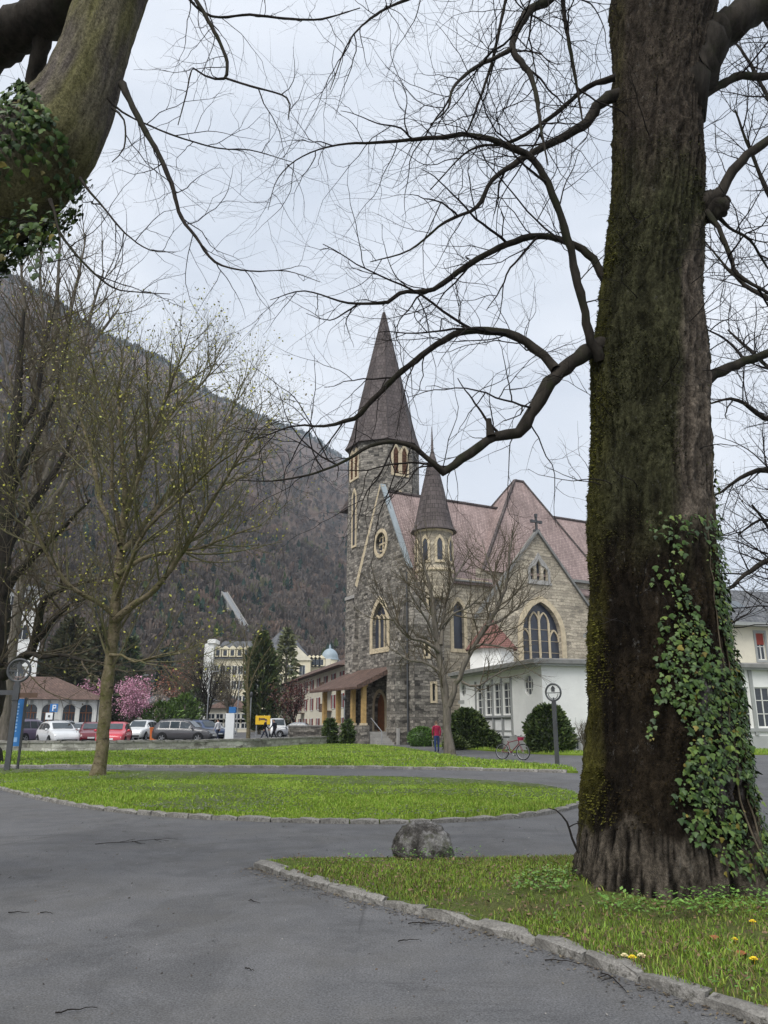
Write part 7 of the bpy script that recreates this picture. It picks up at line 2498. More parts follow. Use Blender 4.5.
def car(label, kind, paint, x, y, heading, group='cars in the car park', scale=1.0, z=0.0):
    s = CAR[kind]; L, W = s['L'], s['W'] / 2
    R = thing({'suv': 'parked_car', 'hatch': 'parked_car', 'sedan': 'parked_car', 'van': 'parked_van'}[kind], label, 'van' if kind == 'van' else 'car', (x, y, z + CPZ), heading, group)
    R.scale = (scale,) * 3
    gl = s['gl']
    st = s['st']
    def interp(u):
        for a, c in zip(st, st[1:]):
            if u <= c[0]:
                k = (u - a[0]) / max(1e-6, c[0] - a[0])
                return [a[i] + (c[i] - a[i]) * k for i in range(5)]
        return list(st[-1])
    # body
    us = sorted(set([q[0] for q in st] + [k / 22 for k in range(23)]))
    V, Fs = [], []
    for u in us:
        _, zb, zt, wf, wr_ = interp(u)
        X = (u - .5) * L
        hw = W * wf
        gz = gl + (0.10 if u < .03 or u > .97 else 0)
        ringp = [(0, gz), (hw * .86, gz), (hw * .97, gz + .10), (hw * 1.0, (gz + zb) * .5), (hw * .985, zb - .03), (hw * .955, zb), (W * (wf * .955 * .25 + wr_ * .75), zb + (zt - zb) * .80), (W * wr_ * .93, zb + (zt - zb) * .955), (W * wr_ * .6, zt), (0, zt + .01)]
        full = [(X, yy, zz) for yy, zz in ringp] + [(X, -yy, zz) for yy, zz in reversed(ringp[1:-1])]
        V += full
    n = 18
    for i in range(len(us) - 1):
        for k in range(n):
            Fs.append((i*n + k, (i+1)*n + k, (i+1)*n + (k+1) % n, i*n + (k+1) % n))
    Fs.append(tuple(range(n))); Fs.append(tuple(reversed(range((len(us)-1)*n, len(us)*n))))
    b = MB(); b.mesh(V, [tuple(reversed(f)) for f in Fs], 0, True)
    b.build('body', paint, R)
    # glass panels just proud of the shell
    def side(u, k, sg, out=.012):
        _, zb, zt, wf, wr_ = interp(u)
        lo = (W * wf * .955, zb); hi = (W * (wf * .955 * .25 + wr_ * .75), zb + (zt - zb) * .80)
        return Vector(((u - .5) * L, sg * (lo[0] + (hi[0] - lo[0]) * k + out), lo[1] + (hi[1] - lo[1]) * k + out * .4))
    for sg in (-1, 1):
        for (a, c) in s['sw']:
            b = MB()
            pts = [side(a + (c - a) * k / 3, .06, sg) for k in range(4)] + [side(a + (c - a) * k / 3, .95, sg) for k in (3, 2, 1, 0)]
            if sg > 0: pts.reverse()
            b.face(pts); b.build('side_window', G['car_glass'], R)
    def across(u, f):
        _, zb, zt, wf, wr_ = interp(u)
        return Vector(((u - .5) * L, W * wr_ * .88 * f, zt + .012))
    for nm, (a, c) in (('windscreen', s['ws']), ('rear_window', s['rr'])):
        b = MB()
        sg = 1 if nm == 'windscreen' else -1
        d = Vector((.014 * sg, 0, .012))
        m = 6
        rows = [[across(a + (c - a) * (.06 + .86 * j / 3), -1 + 2 * k / m) + d for k in range(m + 1)] for j in range(4)]
        for j in range(3):
            for k in range(m):
                f = [rows[j][k], rows[j + 1][k], rows[j + 1][k + 1], rows[j][k + 1]]
                if (f[1] - f[0]).cross(f[2] - f[0]).z < 0: f.reverse()
                b.face(f, 0, True)
        b.build(nm, G['car_glass'], R)
    # wheels in dark arches
    t, rm, hb = wheel_meshes(s['wr'])
    for ua in s['ax']:
        for sg in (-1, 1):
            wy = W - .10
            X = (ua - .5) * L
            b = MB(); arc = [(X + s['wr'] * 1.16 * math.cos(q), sg * (W + .004), max(gl - .02, s['wr'] + s['wr'] * 1.16 * math.sin(q))) for q in [math.pi * 2 * k / 20 for k in range(20)]]
            if sg > 0: arc.reverse()
            b.face(arc); b.build('wheel_arch', G['tyre'], R)
            wo = link('wheel', hb, R); wo.location = (X, sg * (wy + .03), s['wr']); wo.rotation_euler = (-sg * math.pi / 2, 0, 0)
            link('tyre', t, wo); link('rim', rm, wo)
    # lights, grille, bumpers, plates, mirrors
    F_, B_ = L / 2, -L / 2
    zf = interp(.97)[1] - .14; zr_ = interp(.02)[1] - .06
    for sg in (-1, 1):
        b = MB(); b.box(F_ - .26, F_ - .05, sg * W * .62 - .17, sg * W * .62 + .17, zf - .05, zf + .09); b.build('headlight', G['lamp_clear'], R)
        b = MB(); b.box(B_ + .015, B_ + .14, sg * W * .74 - .13, sg * W * .74 + .13, zr_ - .14, zr_ + .06); b.build('tail_light', G['lamp_red'], R)
        b = MB(); b.lathe([(0.001, -.08), (.07, -.06), (.09, 0), (.07, .06), (0.001, .08)], 10, 0, True, ((s['ws'][1] - .5 - .035) * L, sg * (W + .10), interp(.68)[1] + .06)); b.build('mirror', paint, R)
    b = MB(); b.box(F_ - .10, F_ - .015, -W * .45, W * .45, zf - .22, zf - .02); b.build('grille', G['tyre'], R)
    b = MB(); b.box(F_ - .16, F_ + .01, -W * .7, W * .7, gl + .08, gl + .2); b.build('bumper', G['tyre'], R)
    b = MB(); b.box(B_ - .01, B_ + .16, -W * .7, W * .7, gl + .08, gl + .22); b.build('bumper', G['tyre'], R)
    b = MB(); b.box(F_ - .02, F_ + .018, -.26, .26, gl + .24, gl + .34); b.build('number_plate', G['sign_white'], R)
    b = MB(); b.box(B_ - .022, B_ + .05, -.26, .26, zr_ - .16, zr_ - .05); b.build('number_plate', G['sign_white'], R)
    if kind in ('suv',):
        b = MB()
        for sg in (-1, 1):
            b.tube([((.16 - .5) * L, sg * W * .66, 1.66), ((.34 - .5) * L, sg * W * .67, 1.74), ((.52 - .5) * L, sg * W * .66, 1.70)], .022, 6)
        b.build('roof_rail', G['iron'], R)
    return R

def GX(px_, Y): return at(px_, 735, Y).x
rad = math.radians
car('dark grey SUV in side view parked just behind the low wall', 'suv', G['paint_graphite'], GX(184.5, 57.5), 57.5, rad(-6), scale=0.96, z=0.05)
car('white car with dark pillars facing out behind the low wall', 'hatch', G['paint_white'], GX(58, 50), 50.0, rad(-52), z=0.05)
car('pale blue car cut by the left picture edge', 'hatch', G['paint_paleblue'], GX(-10, 51), 51.0, rad(-65))
car('dark purple-grey SUV seen from behind next to the blue banner', 'suv', G['paint_plum'], GX(28, 56), 56.0, rad(75))
car('silver car facing out behind the white car', 'hatch', G['paint_silver'], GX(82, 66), 66.0, rad(-88))
car('dark red car half hidden by the street tree trunk', 'hatch', G['paint_darkred'], GX(92, 54), 54.0, rad(-70))
car('bright red car nosed up to the low wall, right of the street tree', 'hatch', G['paint_red'], GX(114, 49.5), 49.5, rad(-80))
car('dark red car seen from behind, left of the white SUV', 'hatch', G['paint_darkred'], GX(122, 72), 72.0, rad(85))
car('white SUV facing the camera behind the grass strip', 'suv', G['paint_white'], GX(140.5, 68), 68.0, rad(-92))
car('black car behind the orange box', 'hatch', G['paint_black'], GX(153, 76), 76.0, rad(-90))
car('silver car behind the dark grey SUV', 'sedan', G['paint_silver'], GX(174, 80), 80.0, rad(-70))
car('dark blue estate car in front of the white-shirted walker', 'suv', G['paint_blue'], GX(203, 70), 70.0, rad(-38))
car('silver car beyond the dark blue estate', 'sedan', G['paint_silver'], GX(215, 90), 90.0, rad(10))
car('blue-grey car in the back row behind the arched building sign', 'hatch', G['paint_grey'], GX(45, 70), 70.0, rad(95))
car('grey saloon in side view near the red-leaved tree', 'sedan', G['paint_grey'], GX(296, 79), 79.0, rad(176), z=0.1)
car('white van parked in front of the evergreen', 'van', G['paint_white'], GX(276, 90), 90.0, rad(-75))
car('silver estate between the white and dark red cars in the back row', 'suv', G['paint_silver'], GX(64, 76), 76.0, rad(90))
car('dark car in the last row below the pale budding tree', 'sedan', G['paint_black'], GX(190, 95), 95.0, rad(5))

# grass strip in the car park
b = MB(); b.prism([(GX(127, 60), 60), (GX(168, 60), 60), (GX(163, 64.5), 64.5), (GX(129, 64.5), 64.5)], 0.1, CPZ + 0.06); b.build('grass_strip', G['lawn_soil'], None, 'structure')

# ------------------------------------------------------------------ people
def skin_body(name, joints, edges, rootv):
    me = bpy.data.meshes.new(name)
    keys = list(joints)
    me.from_pydata([joints[k][:3] for k in keys], [(keys.index(a), keys.index(c)) for a, c in edges], [])
    o = bpy.data.objects.new(name, me); COL.objects.link(o)
    md = o.modifiers.new('skin', 'SKIN'); md.use_smooth_shade = True
    sk = me.skin_vertices[0].data if me.skin_vertices else None
    if sk is None:
        bpy.context.view_layer.objects.active = o
        bpy.ops.mesh.customdata_skin_add()
        sk = me.skin_vertices[0].data
    for i, k in enumerate(keys):
        q = joints[k]
        sk[i].radius = (q[3], q[4] if len(q) > 4 else q[3])
        sk[i].use_root = (k == rootv)
    sb = o.modifiers.new('sub', 'SUBSURF'); sb.levels = 2; sb.render_levels = 2
    dg = bpy.context.evaluated_depsgraph_get()
    ev = bpy.data.meshes.new_from_object(o.evaluated_get(dg))
    bpy.data.objects.remove(o)
    return ev

def person(label, loc, rz, top, legs, hair, stride=0.0, arm=0.15, H=1.72, bag=None, lean=0.0, bend=0.0):
    k = H / 1.72
    s = stride
    R = thing('person', label, 'person', loc, rz)
    # facing +Y ; x to the right
    J = {'pelvis': (0, 0, .95, .15, .11), 'waist': (0, lean * .3, 1.10, .135, .10), 'chest': (0, lean * .7, 1.30, .185, .135), 'should': (0, lean, 1.43, .13, .09), 'neck': (0, lean * 1.1, 1.50, .058), 'headb': (0, lean * 1.15 + .01, 1.56, .062)}
    E = [('pelvis', 'waist'), ('waist', 'chest'), ('chest', 'should'), ('should', 'neck'), ('neck', 'headb')]
    for sd, sx in (('l', -1), ('r', 1)):
        f = s * sx
        J[sd + 'hip'] = (sx * .09, 0, .88, .095); J[sd + 'knee'] = (sx * .10, f * .5 + abs(s) * .12, .50, .066); J[sd + 'ank'] = (sx * .10, f - (abs(s) * .15 if f < 0 else 0), .10, .045); J[sd + 'toe'] = (sx * .115, f + .17 - (abs(s) * .15 if f < 0 else 0), .045, .04)
        J[sd + 'sh'] = (sx * .19, lean, 1.40, .068); J[sd + 'elb'] = (sx * .225, lean - f * .5 - .02, 1.13, .055); J[sd + 'wri'] = (sx * (.20 - bend * .1), lean - f * .8 + arm + bend * .15, .89 + bend * .2, .034)
        E += [('pelvis', sd + 'hip'), (sd + 'hip', sd + 'knee'), (sd + 'knee', sd + 'ank'), (sd + 'ank', sd + 'toe'), ('should', sd + 'sh'), (sd + 'sh', sd + 'elb'), (sd + 'elb', sd + 'wri')]
    me = skin_body('body', J, E, 'pelvis')
    for m in (top, legs, G['skin'], G['shoe']):
        me.materials.append(m)
    for p in me.polygons:
        c = p.center
        z = c.z
        p.use_smooth = True
        p.material_index = 3 if z < .10 else 1 if z < .93 and abs(c.x) < .19 else 2 if z > 1.49 else 0
    bo = link('body', me, R); bo.scale = (k,) * 3
    # hands with fingers, part of the same skin colour
    b = MB()
    for sd, sx in (('l', -1), ('r', 1)):
        w = Vector(J[sd + 'wri'][:3]); d = (w - Vector(J[sd + 'elb'][:3])).normalized()
        b.tube([w - d * .03, w + d * .03, w + d * .09], [.03, .04, .034], 8)
        fwd = Vector((0, 1, 0))
        for q, (o_, l_) in enumerate(((-.03, .065), (-.01, .078), (.01, .072), (.03, .055))):
            p0 = w + d * .085 + fwd * o_
            b.tube([p0, p0 + d * l_ * .6 + Vector((-sx * .008, 0, 0)), p0 + d * l_ + Vector((-sx * .025, 0, 0))], [.0095, .009, .0075], 5)
        p0 = w + d * .035 + fwd * .032
        b.tube([p0, p0 + d * .03 + fwd * .025, p0 + d * .06 + fwd * .03], [.011, .010, .008], 5)
    h = b.build('hands', G['skin'], R); h.scale = (k,) * 3
    # head with nose, ears and eyes
    hc = Vector((0, lean * 1.2 + .02, 1.625))
    b = MB(); nu, nv = 18, 12
    V, Fs = [], []
    for j in range(nv + 1):
        ph = -math.pi / 2 + math.pi * j / nv
        for i in range(nu):
            th = 2 * math.pi * i / nu
            x, y, z = math.cos(ph) * math.cos(th) * .076, math.cos(ph) * math.sin(th) * .096, math.sin(ph) * .116
            if z < -.03: x *= 1 + (z + .03) * 2.6; y = y * (1 + (z + .03) * .9) + .008
            V.append(hc + Vector((x, y, z)))
    for j in range(nv):
        for i in range(nu):
            Fs.append((j*nu + i, j*nu + (i+1) % nu, (j+1)*nu + (i+1) % nu, (j+1)*nu + i))
    b.mesh(V, Fs, 0, True)
    b.tube([hc + Vector((0, .088, .02)), hc + Vector((0, .115, -.02)), hc + Vector((0, .09, -.03))], [.008, .015, .01], 6)
    for sx in (-1, 1):
        b.tube([hc + Vector((sx * .074, -.005, .02)), hc + Vector((sx * .085, -.012, 0)), hc + Vector((sx * .076, 0, -.03))], [.012, .016, .008], 6)
    hd = b.build('head', G['skin'], R); hd.scale = (k,) * 3
    b = MB()
    for sx in (-1, 1):
        b.tube([hc + Vector((sx * .03, .088, .012)), hc + Vector((sx * .03, .0945, .012))], .010, 8)
    b.tube([hc + Vector((-.022, .088, -.06)), hc + Vector((0, .093, -.062)), hc + Vector((.022, .088, -.06))], .005, 5)
    b.build('face', G['shoe'], hd)
    V, Fs = [], []
    b = MB()
    for j in range(8):
        ph = -.35 + (math.pi / 2 + .35) * j / 7
        for i in range(nu):
            th = 2 * math.pi * i / nu
            fr = max(0, math.sin(th))
            pp = max(ph, .35 * fr + (.25 if fr > .5 else 0))
            V.append(hc + Vector((math.cos(pp) * math.cos(th) * .085, math.cos(pp) * math.sin(th) * .104 - .006, math.sin(pp) * .126)))
    for j in range(7):
        for i in range(nu):
            Fs.append((j*nu + i, j*nu + (i+1) % nu, (j+1)*nu + (i+1) % nu, (j+1)*nu + i))
    b.mesh(V, Fs, 0, True)
    ho = b.build('hair', hair, R); ho.scale = (k,) * 3
    if bag:
        b = MB(); y = lean - .12
        b.prism([(-.15, y - .14), (.15, y - .14), (.17, y - .02), (-.17, y - .02)], 1.02, 1.45, 0, [(-.12, y - .09), (.12, y - .09), (.15, y + .0), (-.15, y + .0)])
        bo2 = b.build('backpack', bag, R)
        md = bo2.modifiers.new('bev', 'BEVEL'); md.width = .04; md.segments = 3
        b = MB()
        for sx in (-1, 1):
            b.tube([(sx * .10, y, 1.42), (sx * .11, lean + .03, 1.49), (sx * .12, lean + .13, 1.32), (sx * .13, y, 1.08)], .018, 6)
        b.build('strap', bag, bo2)
    return R
p = gnd(437, 752.5)
person('person in a crimson jacket and blue jeans seen from behind by the church tree', (p.x, p.y, 0), rad(10), G['cloth_red'], G['cloth_jeans'], G['hair'], .06, .04, 1.70, None, .04)
person('person in a black jacket striding past the yellow board', (GX(264.5, 68), 68, CPZ), rad(-75), G['cloth_black'], G['cloth_navy'], G['hair_dark'], .30, .1, 1.75, None, .05)
person('person in dark trousers and grey top with backpack, walking behind the black jacket', (GX(274, 68.5), 68.5, CPZ), rad(78), G['cloth_navy'], G['cloth_black'], G['hair_dark'], .28, .12, 1.72, G['cloth_black'], .04)
person('person in a white top walking behind the dark blue estate car', (GX(217.5, 66), 66, CPZ), rad(60), G['cloth_white'], G['cloth_navy'], G['hair_dark'], .2, .1, 1.74)

# ------------------------------------------------------------------ bicycle
def bicycle():
    a, c = gnd(495 + 7.5, 759.5), gnd(519, 761.5)
    d = (c - a); ang = math.atan2(d.y, d.x)
    R = thing('bicycle', 'red bicycle with black tyres parked on the path before the hall', 'bicycle', tuple(a), rad(-38))
    wb, r = 1.06, .345
    for nm, x in (('rear', 0.0), ('front', wb)):
        b = MB()
        pts = [(x + (r - .018) * math.cos(q), 0, r + (r - .018) * math.sin(q)) for q in [2 * math.pi * k / 28 for k in range(29)]]
        b.tube(pts, .022, 7, 0, True, False); w = b.build('wheel', G['tyre'], R)
        b = MB(); pts = [(x + (r - .045) * math.cos(q), 0, r + (r - .045) * math.sin(q)) for q in [2 * math.pi * k / 28 for k in range(29)]]
        b.tube(pts, .011, 6, 0, True, False); b.build('rim', G['alloy'], w)
        b = MB()
        for k in range(14):
            q = 2 * math.pi * k / 14
            b.tube([(x + .02 * math.cos(q + .5), (.03 if k % 2 else -.03), r + .02 * math.sin(q + .5)), (x + (r - .05) * math.cos(q), 0, r + (r - .05) * math.sin(q))], .0025, 3)
        b.tube([(x, -.06, r), (x, .06, r)], .02, 8)
        b.build('spokes', G['alloy'], w)
    bb, st, ht, hb = Vector((.44, 0, .30)), Vector((.30, 0, .82)), Vector((.84, 0, .86)), Vector((.88, 0, .72))
    b = MB()
    for p0, p1, rr in ((bb, st, .018), (bb, hb, .022), (st - Vector((-.02, 0, .08)), ht, .018), (ht + Vector((-.01, 0, .06)), hb, .022)):
        b.tube([p0, p1], rr, 8)
    for sy in (-.05, .05):
        b.tube([bb + Vector((0, sy * .6, 0)), Vector((0, sy, r))], .011, 6); b.tube([st + Vector((.03, sy * .3, -.1)), Vector((0, sy, r))], .009, 6); b.tube([hb + Vector((.01, sy, -.02)), Vector((wb, sy, r))], .013, 6)
    b.build('frame', G['paint_darkred'], R)
    b = MB(); b.tube([st, st + Vector((-.035, 0, .12))], .013, 6); b.build('seat_post', G['alloy'], R)
    b = MB(); sp = st + Vector((-.04, 0, .13))
    b.prism([(sp.x - .14, -.07), (sp.x - .02, -.06), (sp.x + .14, -.018), (sp.x + .14, .018), (sp.x - .02, .06), (sp.x - .14, .07)], sp.z, sp.z + .05); b.build('saddle', G['tyre'], R)
    b = MB(); b.tube([ht, ht + Vector((.0, 0, .13)), ht + Vector((.07, 0, .16))], .014, 6); b.tube([ht + Vector((.02, -.30, .20)), ht + Vector((.06, -.12, .16)), ht + Vector((.06, .12, .16)), ht + Vector((.02, .30, .20))], .012, 6); hbo = b.build('handlebar', G['iron'], R)
    b = MB()
    for sy in (-1, 1): b.tube([ht + Vector((.025, sy * .22, .187)), ht + Vector((.01, sy * .31, .205))], .018, 6)
    b.build('grip', G['tyre'], hbo)
    b = MB(); b.tube([bb + Vector((0, .04, 0)), bb + Vector((0, .055, 0))], .09, 16); b.tube([bb + Vector((0, .07, 0)), bb + Vector((.12, .07, -.12))], .01, 6); b.tube([bb + Vector((0, -.07, 0)), bb + Vector((-.12, -.07, .12))], .01, 6); ck = b.build('crank', G['alloy'], R)
    b = MB(); b.box(bb.x + .08, bb.x + .17, .07, .16, bb.z - .135, bb.z - .11); b.box(bb.x - .17, bb.x - .08, -.16, -.07, bb.z + .11, bb.z + .135); b.build('pedal', G['tyre'], ck)
    b = MB(); b.tube([(0, .045, r + .04), bb + Vector((0, .047, .085))], .006, 4); b.tube([(0, .045, r - .04), bb + Vector((0, .047, -.085))], .006, 4); b.build('chain', G['iron'], R)
    b = MB(); b.tube([(.30, -.05, .28), (.22, -.22, .0)], .009, 5); b.build('kickstand', G['iron'], R)
    b = MB(); b.prism([(.88, -.1), (1.04, -.1), (1.04, .1), (.88, .1)], .84, .98, 0, [(.86, -.13), (1.08, -.13), (1.08, .13), (.86, .13)]); b.build('basket', G['cloth_red'], R)
bicycle()

# ------------------------------------------------------------------ signs, posts, boards
def round_sign(label, foot, H, Rr, rz, extra=None):
    R = thing('signpost', label, 'sign', tuple(foot), rz)
    b = MB(); b.box(-.075, .075, -.04, .04, -.2, H - Rr * 2 - .02); b.build('post', G['iron'], R)
    b = MB(); b.tube([(0, 0, H - Rr * 2 - .05), (0, 0, H - Rr * 2 + .12)], .03, 8); b.build('neck', G['iron'], R)
    c = H - Rr
    b = MB(); b.tube([(Rr * math.cos(q), 0, c + Rr * math.sin(q)) for q in [2 * math.pi * k / 40 for k in range(41)]], .038, 8, 0, True, False); rg = b.build('ring', G['iron'], R)
    b = MB(); pts = round_out(0, c, Rr - .02, Rr - .02, 32); pane(b, pts, (0, 0, 0), (1, 0, 0), (0, -1, 0), 0.0); b.build('pane', G['clear_pane'], rg)
    b = MB()
    b.bar((-Rr, -.012, c - .02), (Rr, -.012, c - .02), .02, .03)
    b.prism([(-.07, -.02), (.07, -.02), (.07, -.005), (-.07, -.005)], c + .02, c + .20); b.prism([(-.10, -.021), (.10, -.021), (.10, -.004), (-.10, -.004)], c + .12, c + .19, 0, [(-.05, -.021), (.05, -.021), (.05, -.004), (-.05, -.004)])
    b.tube([(0, -.012, c + .2), (0, -.012, c + Rr * .8)], .03, 6)
    b.tube([(.20 * math.cos(q), -.012, c - .05 + .20 * math.sin(q)) for q in [math.pi + math.pi * k / 12 for k in range(13)]], .014, 5)
    b.build('emblem', G['iron'], rg)
    return R
p = gnd(557.5, 767)
round_sign('round ring-shaped sign on a grey post at the tip of the back lawn', (p.x, p.y, 0.08), 2.95, 0.31, rad(-38))
p = gnd(6, 776, KZ)
L = round_sign('round ring-shaped sign with direction boards on a dark post at the left edge', (p.x, p.y, 0.1), 3.36, 0.33, rad(6))
b = MB(); b.box(.08, 0.62, -.02, .02, 2.22, 2.36); db = b.build('direction_board', G['sign_brown'], L)
b = MB(); b.box(-.7, -.08, -.02, .02, 2.30, 2.44); b.build('direction_board', G['iron'], L)
b = MB(); b.box(-.09, .09, -.06, .06, 2.15, 2.6); b.build('bracket', G['iron'], L)
pb = gnd(13, 775, KZ)
R = thing('banner', 'tall blue banner on a thin dark post beside the ring sign', 'banner', (pb.x, pb.y, 0.1), rad(4))
b = MB(); b.box(.08, .14, -.035, .035, -.2, 2.25); b.build('post', G['iron'], R)
b = MB(); b.box(-.22, .075, -.015, .015, .80, 2.2); bn = b.build('panel', G['sign_blue'], R)
for k in range(9):
    b = MB(); z = 1.22 + k * .10
    b.box(-.11, -.05, -.02, -.0155, z, z + .045 + .02 * (k % 2)); b.build('letter', G['sign_pale'], bn)
b = MB(); b.box(-.15, .0, -.02, -.0155, .92, 1.06); b.build('emblem', G['sign_pale'], bn)

def pillar():
    R = thing('information_pillar', 'white information pillar with blue top behind the low wall', 'pillar', (GX(229.5, 61), 61, CPZ), rad(-8))
    b = MB(); b.prism([(-.34, -.12), (.34, -.12), (.34, .12), (-.34, .12)], 0, 2.15); b.build('body', G['sign_white'], R)
    b = MB(); b.prism([(-.1, -.13), (.42, -.13), (.42, .13), (-.1, .13)], 2.16, 2.62); b.build('blue_top', G['sign_blue'], R)
pillar()
def parking_sign():
    Y = 62.0
    R = thing('parking_sign', 'blue parking sign with white plate on a pole between parked cars', 'sign', (GX(47, Y), Y, CPZ))
    b = MB(); b.tube([(0, .03, -.1), (0, .03, 2.9)], .035, 8); b.build('pole', G['steel_grey'], R)
    b = MB(); b.box(.0, .62, -.02, .0, 2.25, 2.87); bl = b.build('blue_plate', G['sign_blue'], R)
    b = MB(); b.box(.2, .28, -.03, -.021, 2.33, 2.8); b.box(.281, .42, -.03, -.021, 2.72, 2.8); b.box(.281, .42, -.03, -.021, 2.52, 2.6); b.box(.421, .48, -.03, -.021, 2.54, 2.78); b.build('letter', G['sign_white'], bl)
    b = MB(); b.box(-.28, .28, -.02, .0, 1.68, 2.2); wp = b.build('white_plate', G['sign_white'], R)
    b = MB(); b.box(-.08, .08, -.03, -.021, 1.85, 2.02); b.build('symbol', G['iron'], wp)
parking_sign()
def yellow_board():
    Y = 84.0
    R = thing('hoarding', 'yellow rectangular board on two posts beside the white van', 'sign', (GX(262.5, Y), Y, CPZ))
    b = MB(); b.box(-.8, .75, -.04, .04, 1.3, 2.2); pl = b.build('board', G['sign_yellow'], R)
    b = MB(); b.box(-.3, .2, -.05, -.041, 1.75, 1.95); b.box(-.45, -.32, -.05, -.041, 1.7, 2.0); b.build('print', G['sign_brown'], pl)
    for x in (-.7, .6):
        b = MB(); b.box(x - .05, x + .05, .041, .12, -.1, 2.3); b.build('post', G['steel_grey'], R)
yellow_board()
def lamp_post(label, x, Y, H, arm=True):
    R = thing('street_lamp', label, 'street lamp', (GX(x, Y), Y, CPZ if x < 300 else 0))
    b = MB(); b.tube([(0, 0, -.1), (0, 0, .9), (0, 0, H)], [.085, .06, .045], 8); b.build('pole', G['steel_grey'], R)
    if arm:
        b = MB(); b.tube([(0, 0, H), (.15, 0, H + .2), (.5, 0, H + .28)], .035, 6); b.build('arm', G['steel_grey'], R)
        b = MB(); b.box(.4, .95, -.14, .14, H + .22, H + .34); b.build('lamp_head', G['steel_grey'], R)
    else:
        b = MB(); b.lathe([(.06, 0), (.12, .05), (.12, .3), (.05, .38), (.001, .4)], 10, 0, True, (0, 0, H)); b.build('lamp_head', G['iron'], R)
lamp_post('tall grey street lamp rising behind the dark blue estate', 206, 82, 6.4)
lamp_post('thin grey street lamp right of the information pillar', 236.5, 95, 7.2)
lamp_post('thin street lamp above the pink blossom', 137, 115, 8.0)
lamp_post('short grey lamp post in front of the church porch', 344, 60.5, 3.3, False)
lamp_post('black lantern post close to the slim young tree', 249.5, 62, 3.4, False)
# white board by the hedge
p = gnd(428, 748)
R = thing('bench', 'grey-white bench with panel back beside the clipped hedge', 'bench', (p.x, p.y + 3.5, 0), rad(2))
b = MB(); b.box(-.6, .6, .16, .22, .45, 1.0); b.build('backrest', G['plaster_grey'], R)
b = MB(); b.box(-.6, .6, -.28, .16, .40, .449); b.build('seat', G['concrete'], R)
for x in (-.5, .5):
    b = MB(); b.box(x - .05, x + .05, -.24, .21, 0, .399); b.build('leg', G['concrete'], R)
p = Vector((GX(153.5, 64), 64, CPZ))
R = thing('crate', 'orange plastic box left of the dark grey SUV', 'box', tuple(p))
b = MB(); b.prism([(-.22, -.2), (.22, -.2), (.22, .2), (-.22, .2)], 0.02, 1.0, 0, [(-.26, -.24), (.26, -.24), (.26, .24), (-.26, .24)]); b.build('body', G['orange_plastic'], R)
b = MB(); b.box(-.29, .29, -.27, .27, 1.0, 1.09); b.build('rim', G['orange_plastic'], R)
# stone parapet pieces beside the porch
R = thing('stone_wall', 'low dark rubble wall between car park and church porch', 'wall', (-6.2, 67.5, 0), rad(22))
b = MB(); b.box(-1.9, 2.4, -.2, .2, -.1, 1.35); b.build('wall_body', G['stone_dark'], R)
b = MB(); b.box(-2.0, 2.5, -.27, .27, 1.35, 1.45); b.build('cap_stone', G['concrete'], R)

# ------------------------------------------------------------------ litter of twigs, fruit and weeds
def stick(label, x, y, L, ang, seed, fork=0):
    r = random.Random(seed)
    p = gnd(x, y)
    T = Tubes()
    d = Vector((math.cos(ang), math.sin(ang), 0))
    P = [Vector((0, 0, .012))]
    for k in range(7):
        d = (d + Vector((r.uniform(-.25, .25), r.uniform(-.25, .25), 0))).normalized()
        q = P[-1] + d * L / 7; q.z = .010 + r.uniform(0, .012); P.append(q)
    T.add(P, [.0048 * (1 - .09 * i) for i in range(8)], 5)
    for k in range(fork):
        i = r.randrange(1, 6)
        e = d.copy(); e.rotate(Matrix.Rotation(r.choice((-1, 1)) * r.uniform(.5, 1.1), 3, 'Z'))
        Q = [P[i] + e * (L * .09 * j) + Vector((0, 0, r.uniform(0, .008))) for j in range(4)]
        T.add(Q, [.0032, .003, .0025, .002], 4)
    V, Fq = T.arrays()
    o = link('stick', np_mesh('stick', V, Fq, G['twig_dark'], True))
    o.location = (p.x, p.y, 0)
    tag(o, label, 'stick', 'fallen sticks on the asphalt')
stick('forked fallen branch on the asphalt near the oval lawn kerb', 95, 845, 1.1, .15, 1, 5)
stick('thin short stick on the asphalt near the bottom left corner', 55, 1015, .22, .1, 2)
stick('bent twig lying on the asphalt short of the kerb tip', 250, 901, .22, -.9, 3, 1)
stick('small dark stick in the middle of the asphalt', 245, 970, .10, -.4, 4)
stick('forked twig lying close to the kerb on the asphalt', 408, 925, .3, -.3, 5, 2)
stick('thin twig on the asphalt left of the forked twig', 398, 943, .16, .3, 6)
stick('dark twig against the near kerb below the old tree', 601, 975, .42, -.9, 7, 2)
stick('tiny stick at the left edge of the asphalt', 8, 914, .18, .0, 8)
stick('small stick right of the one at the left edge', 40, 914, .14, .2, 9)
stick('dark leaf-like twig in front of the old tree kerb', 545, 962, .25, -.3, 10)
# dead branch leaning from the verge at the left of the trunk
T = Tubes()
P, Rr_ = limb_path([(579, 853, 7.9, 1.4), (572, 838, 7.9, 1.2), (567, 822, 7.9, 1.0), (556, 810, 7.9, .7), (548, 808, 7.9, .4)], 0, None, .05)
T.add(P, Rr_, 5)
P2, R2 = limb_path([(569, 827, 7.9, .7), (578, 823, 7.95, .5), (586, 826, 8, .3)], 0, None, .05)
T.add(P2, R2, 4)
V, Fq = T.arrays((P[0].x, P[0].y, P[0].z))
o = link('dead_branch', np_mesh('dead_branch', V, Fq, G['twig_dark'], True)); o.location = P[0]
tag(o, 'thin dead shoot leaning out left of the old trunk foot', 'branch')

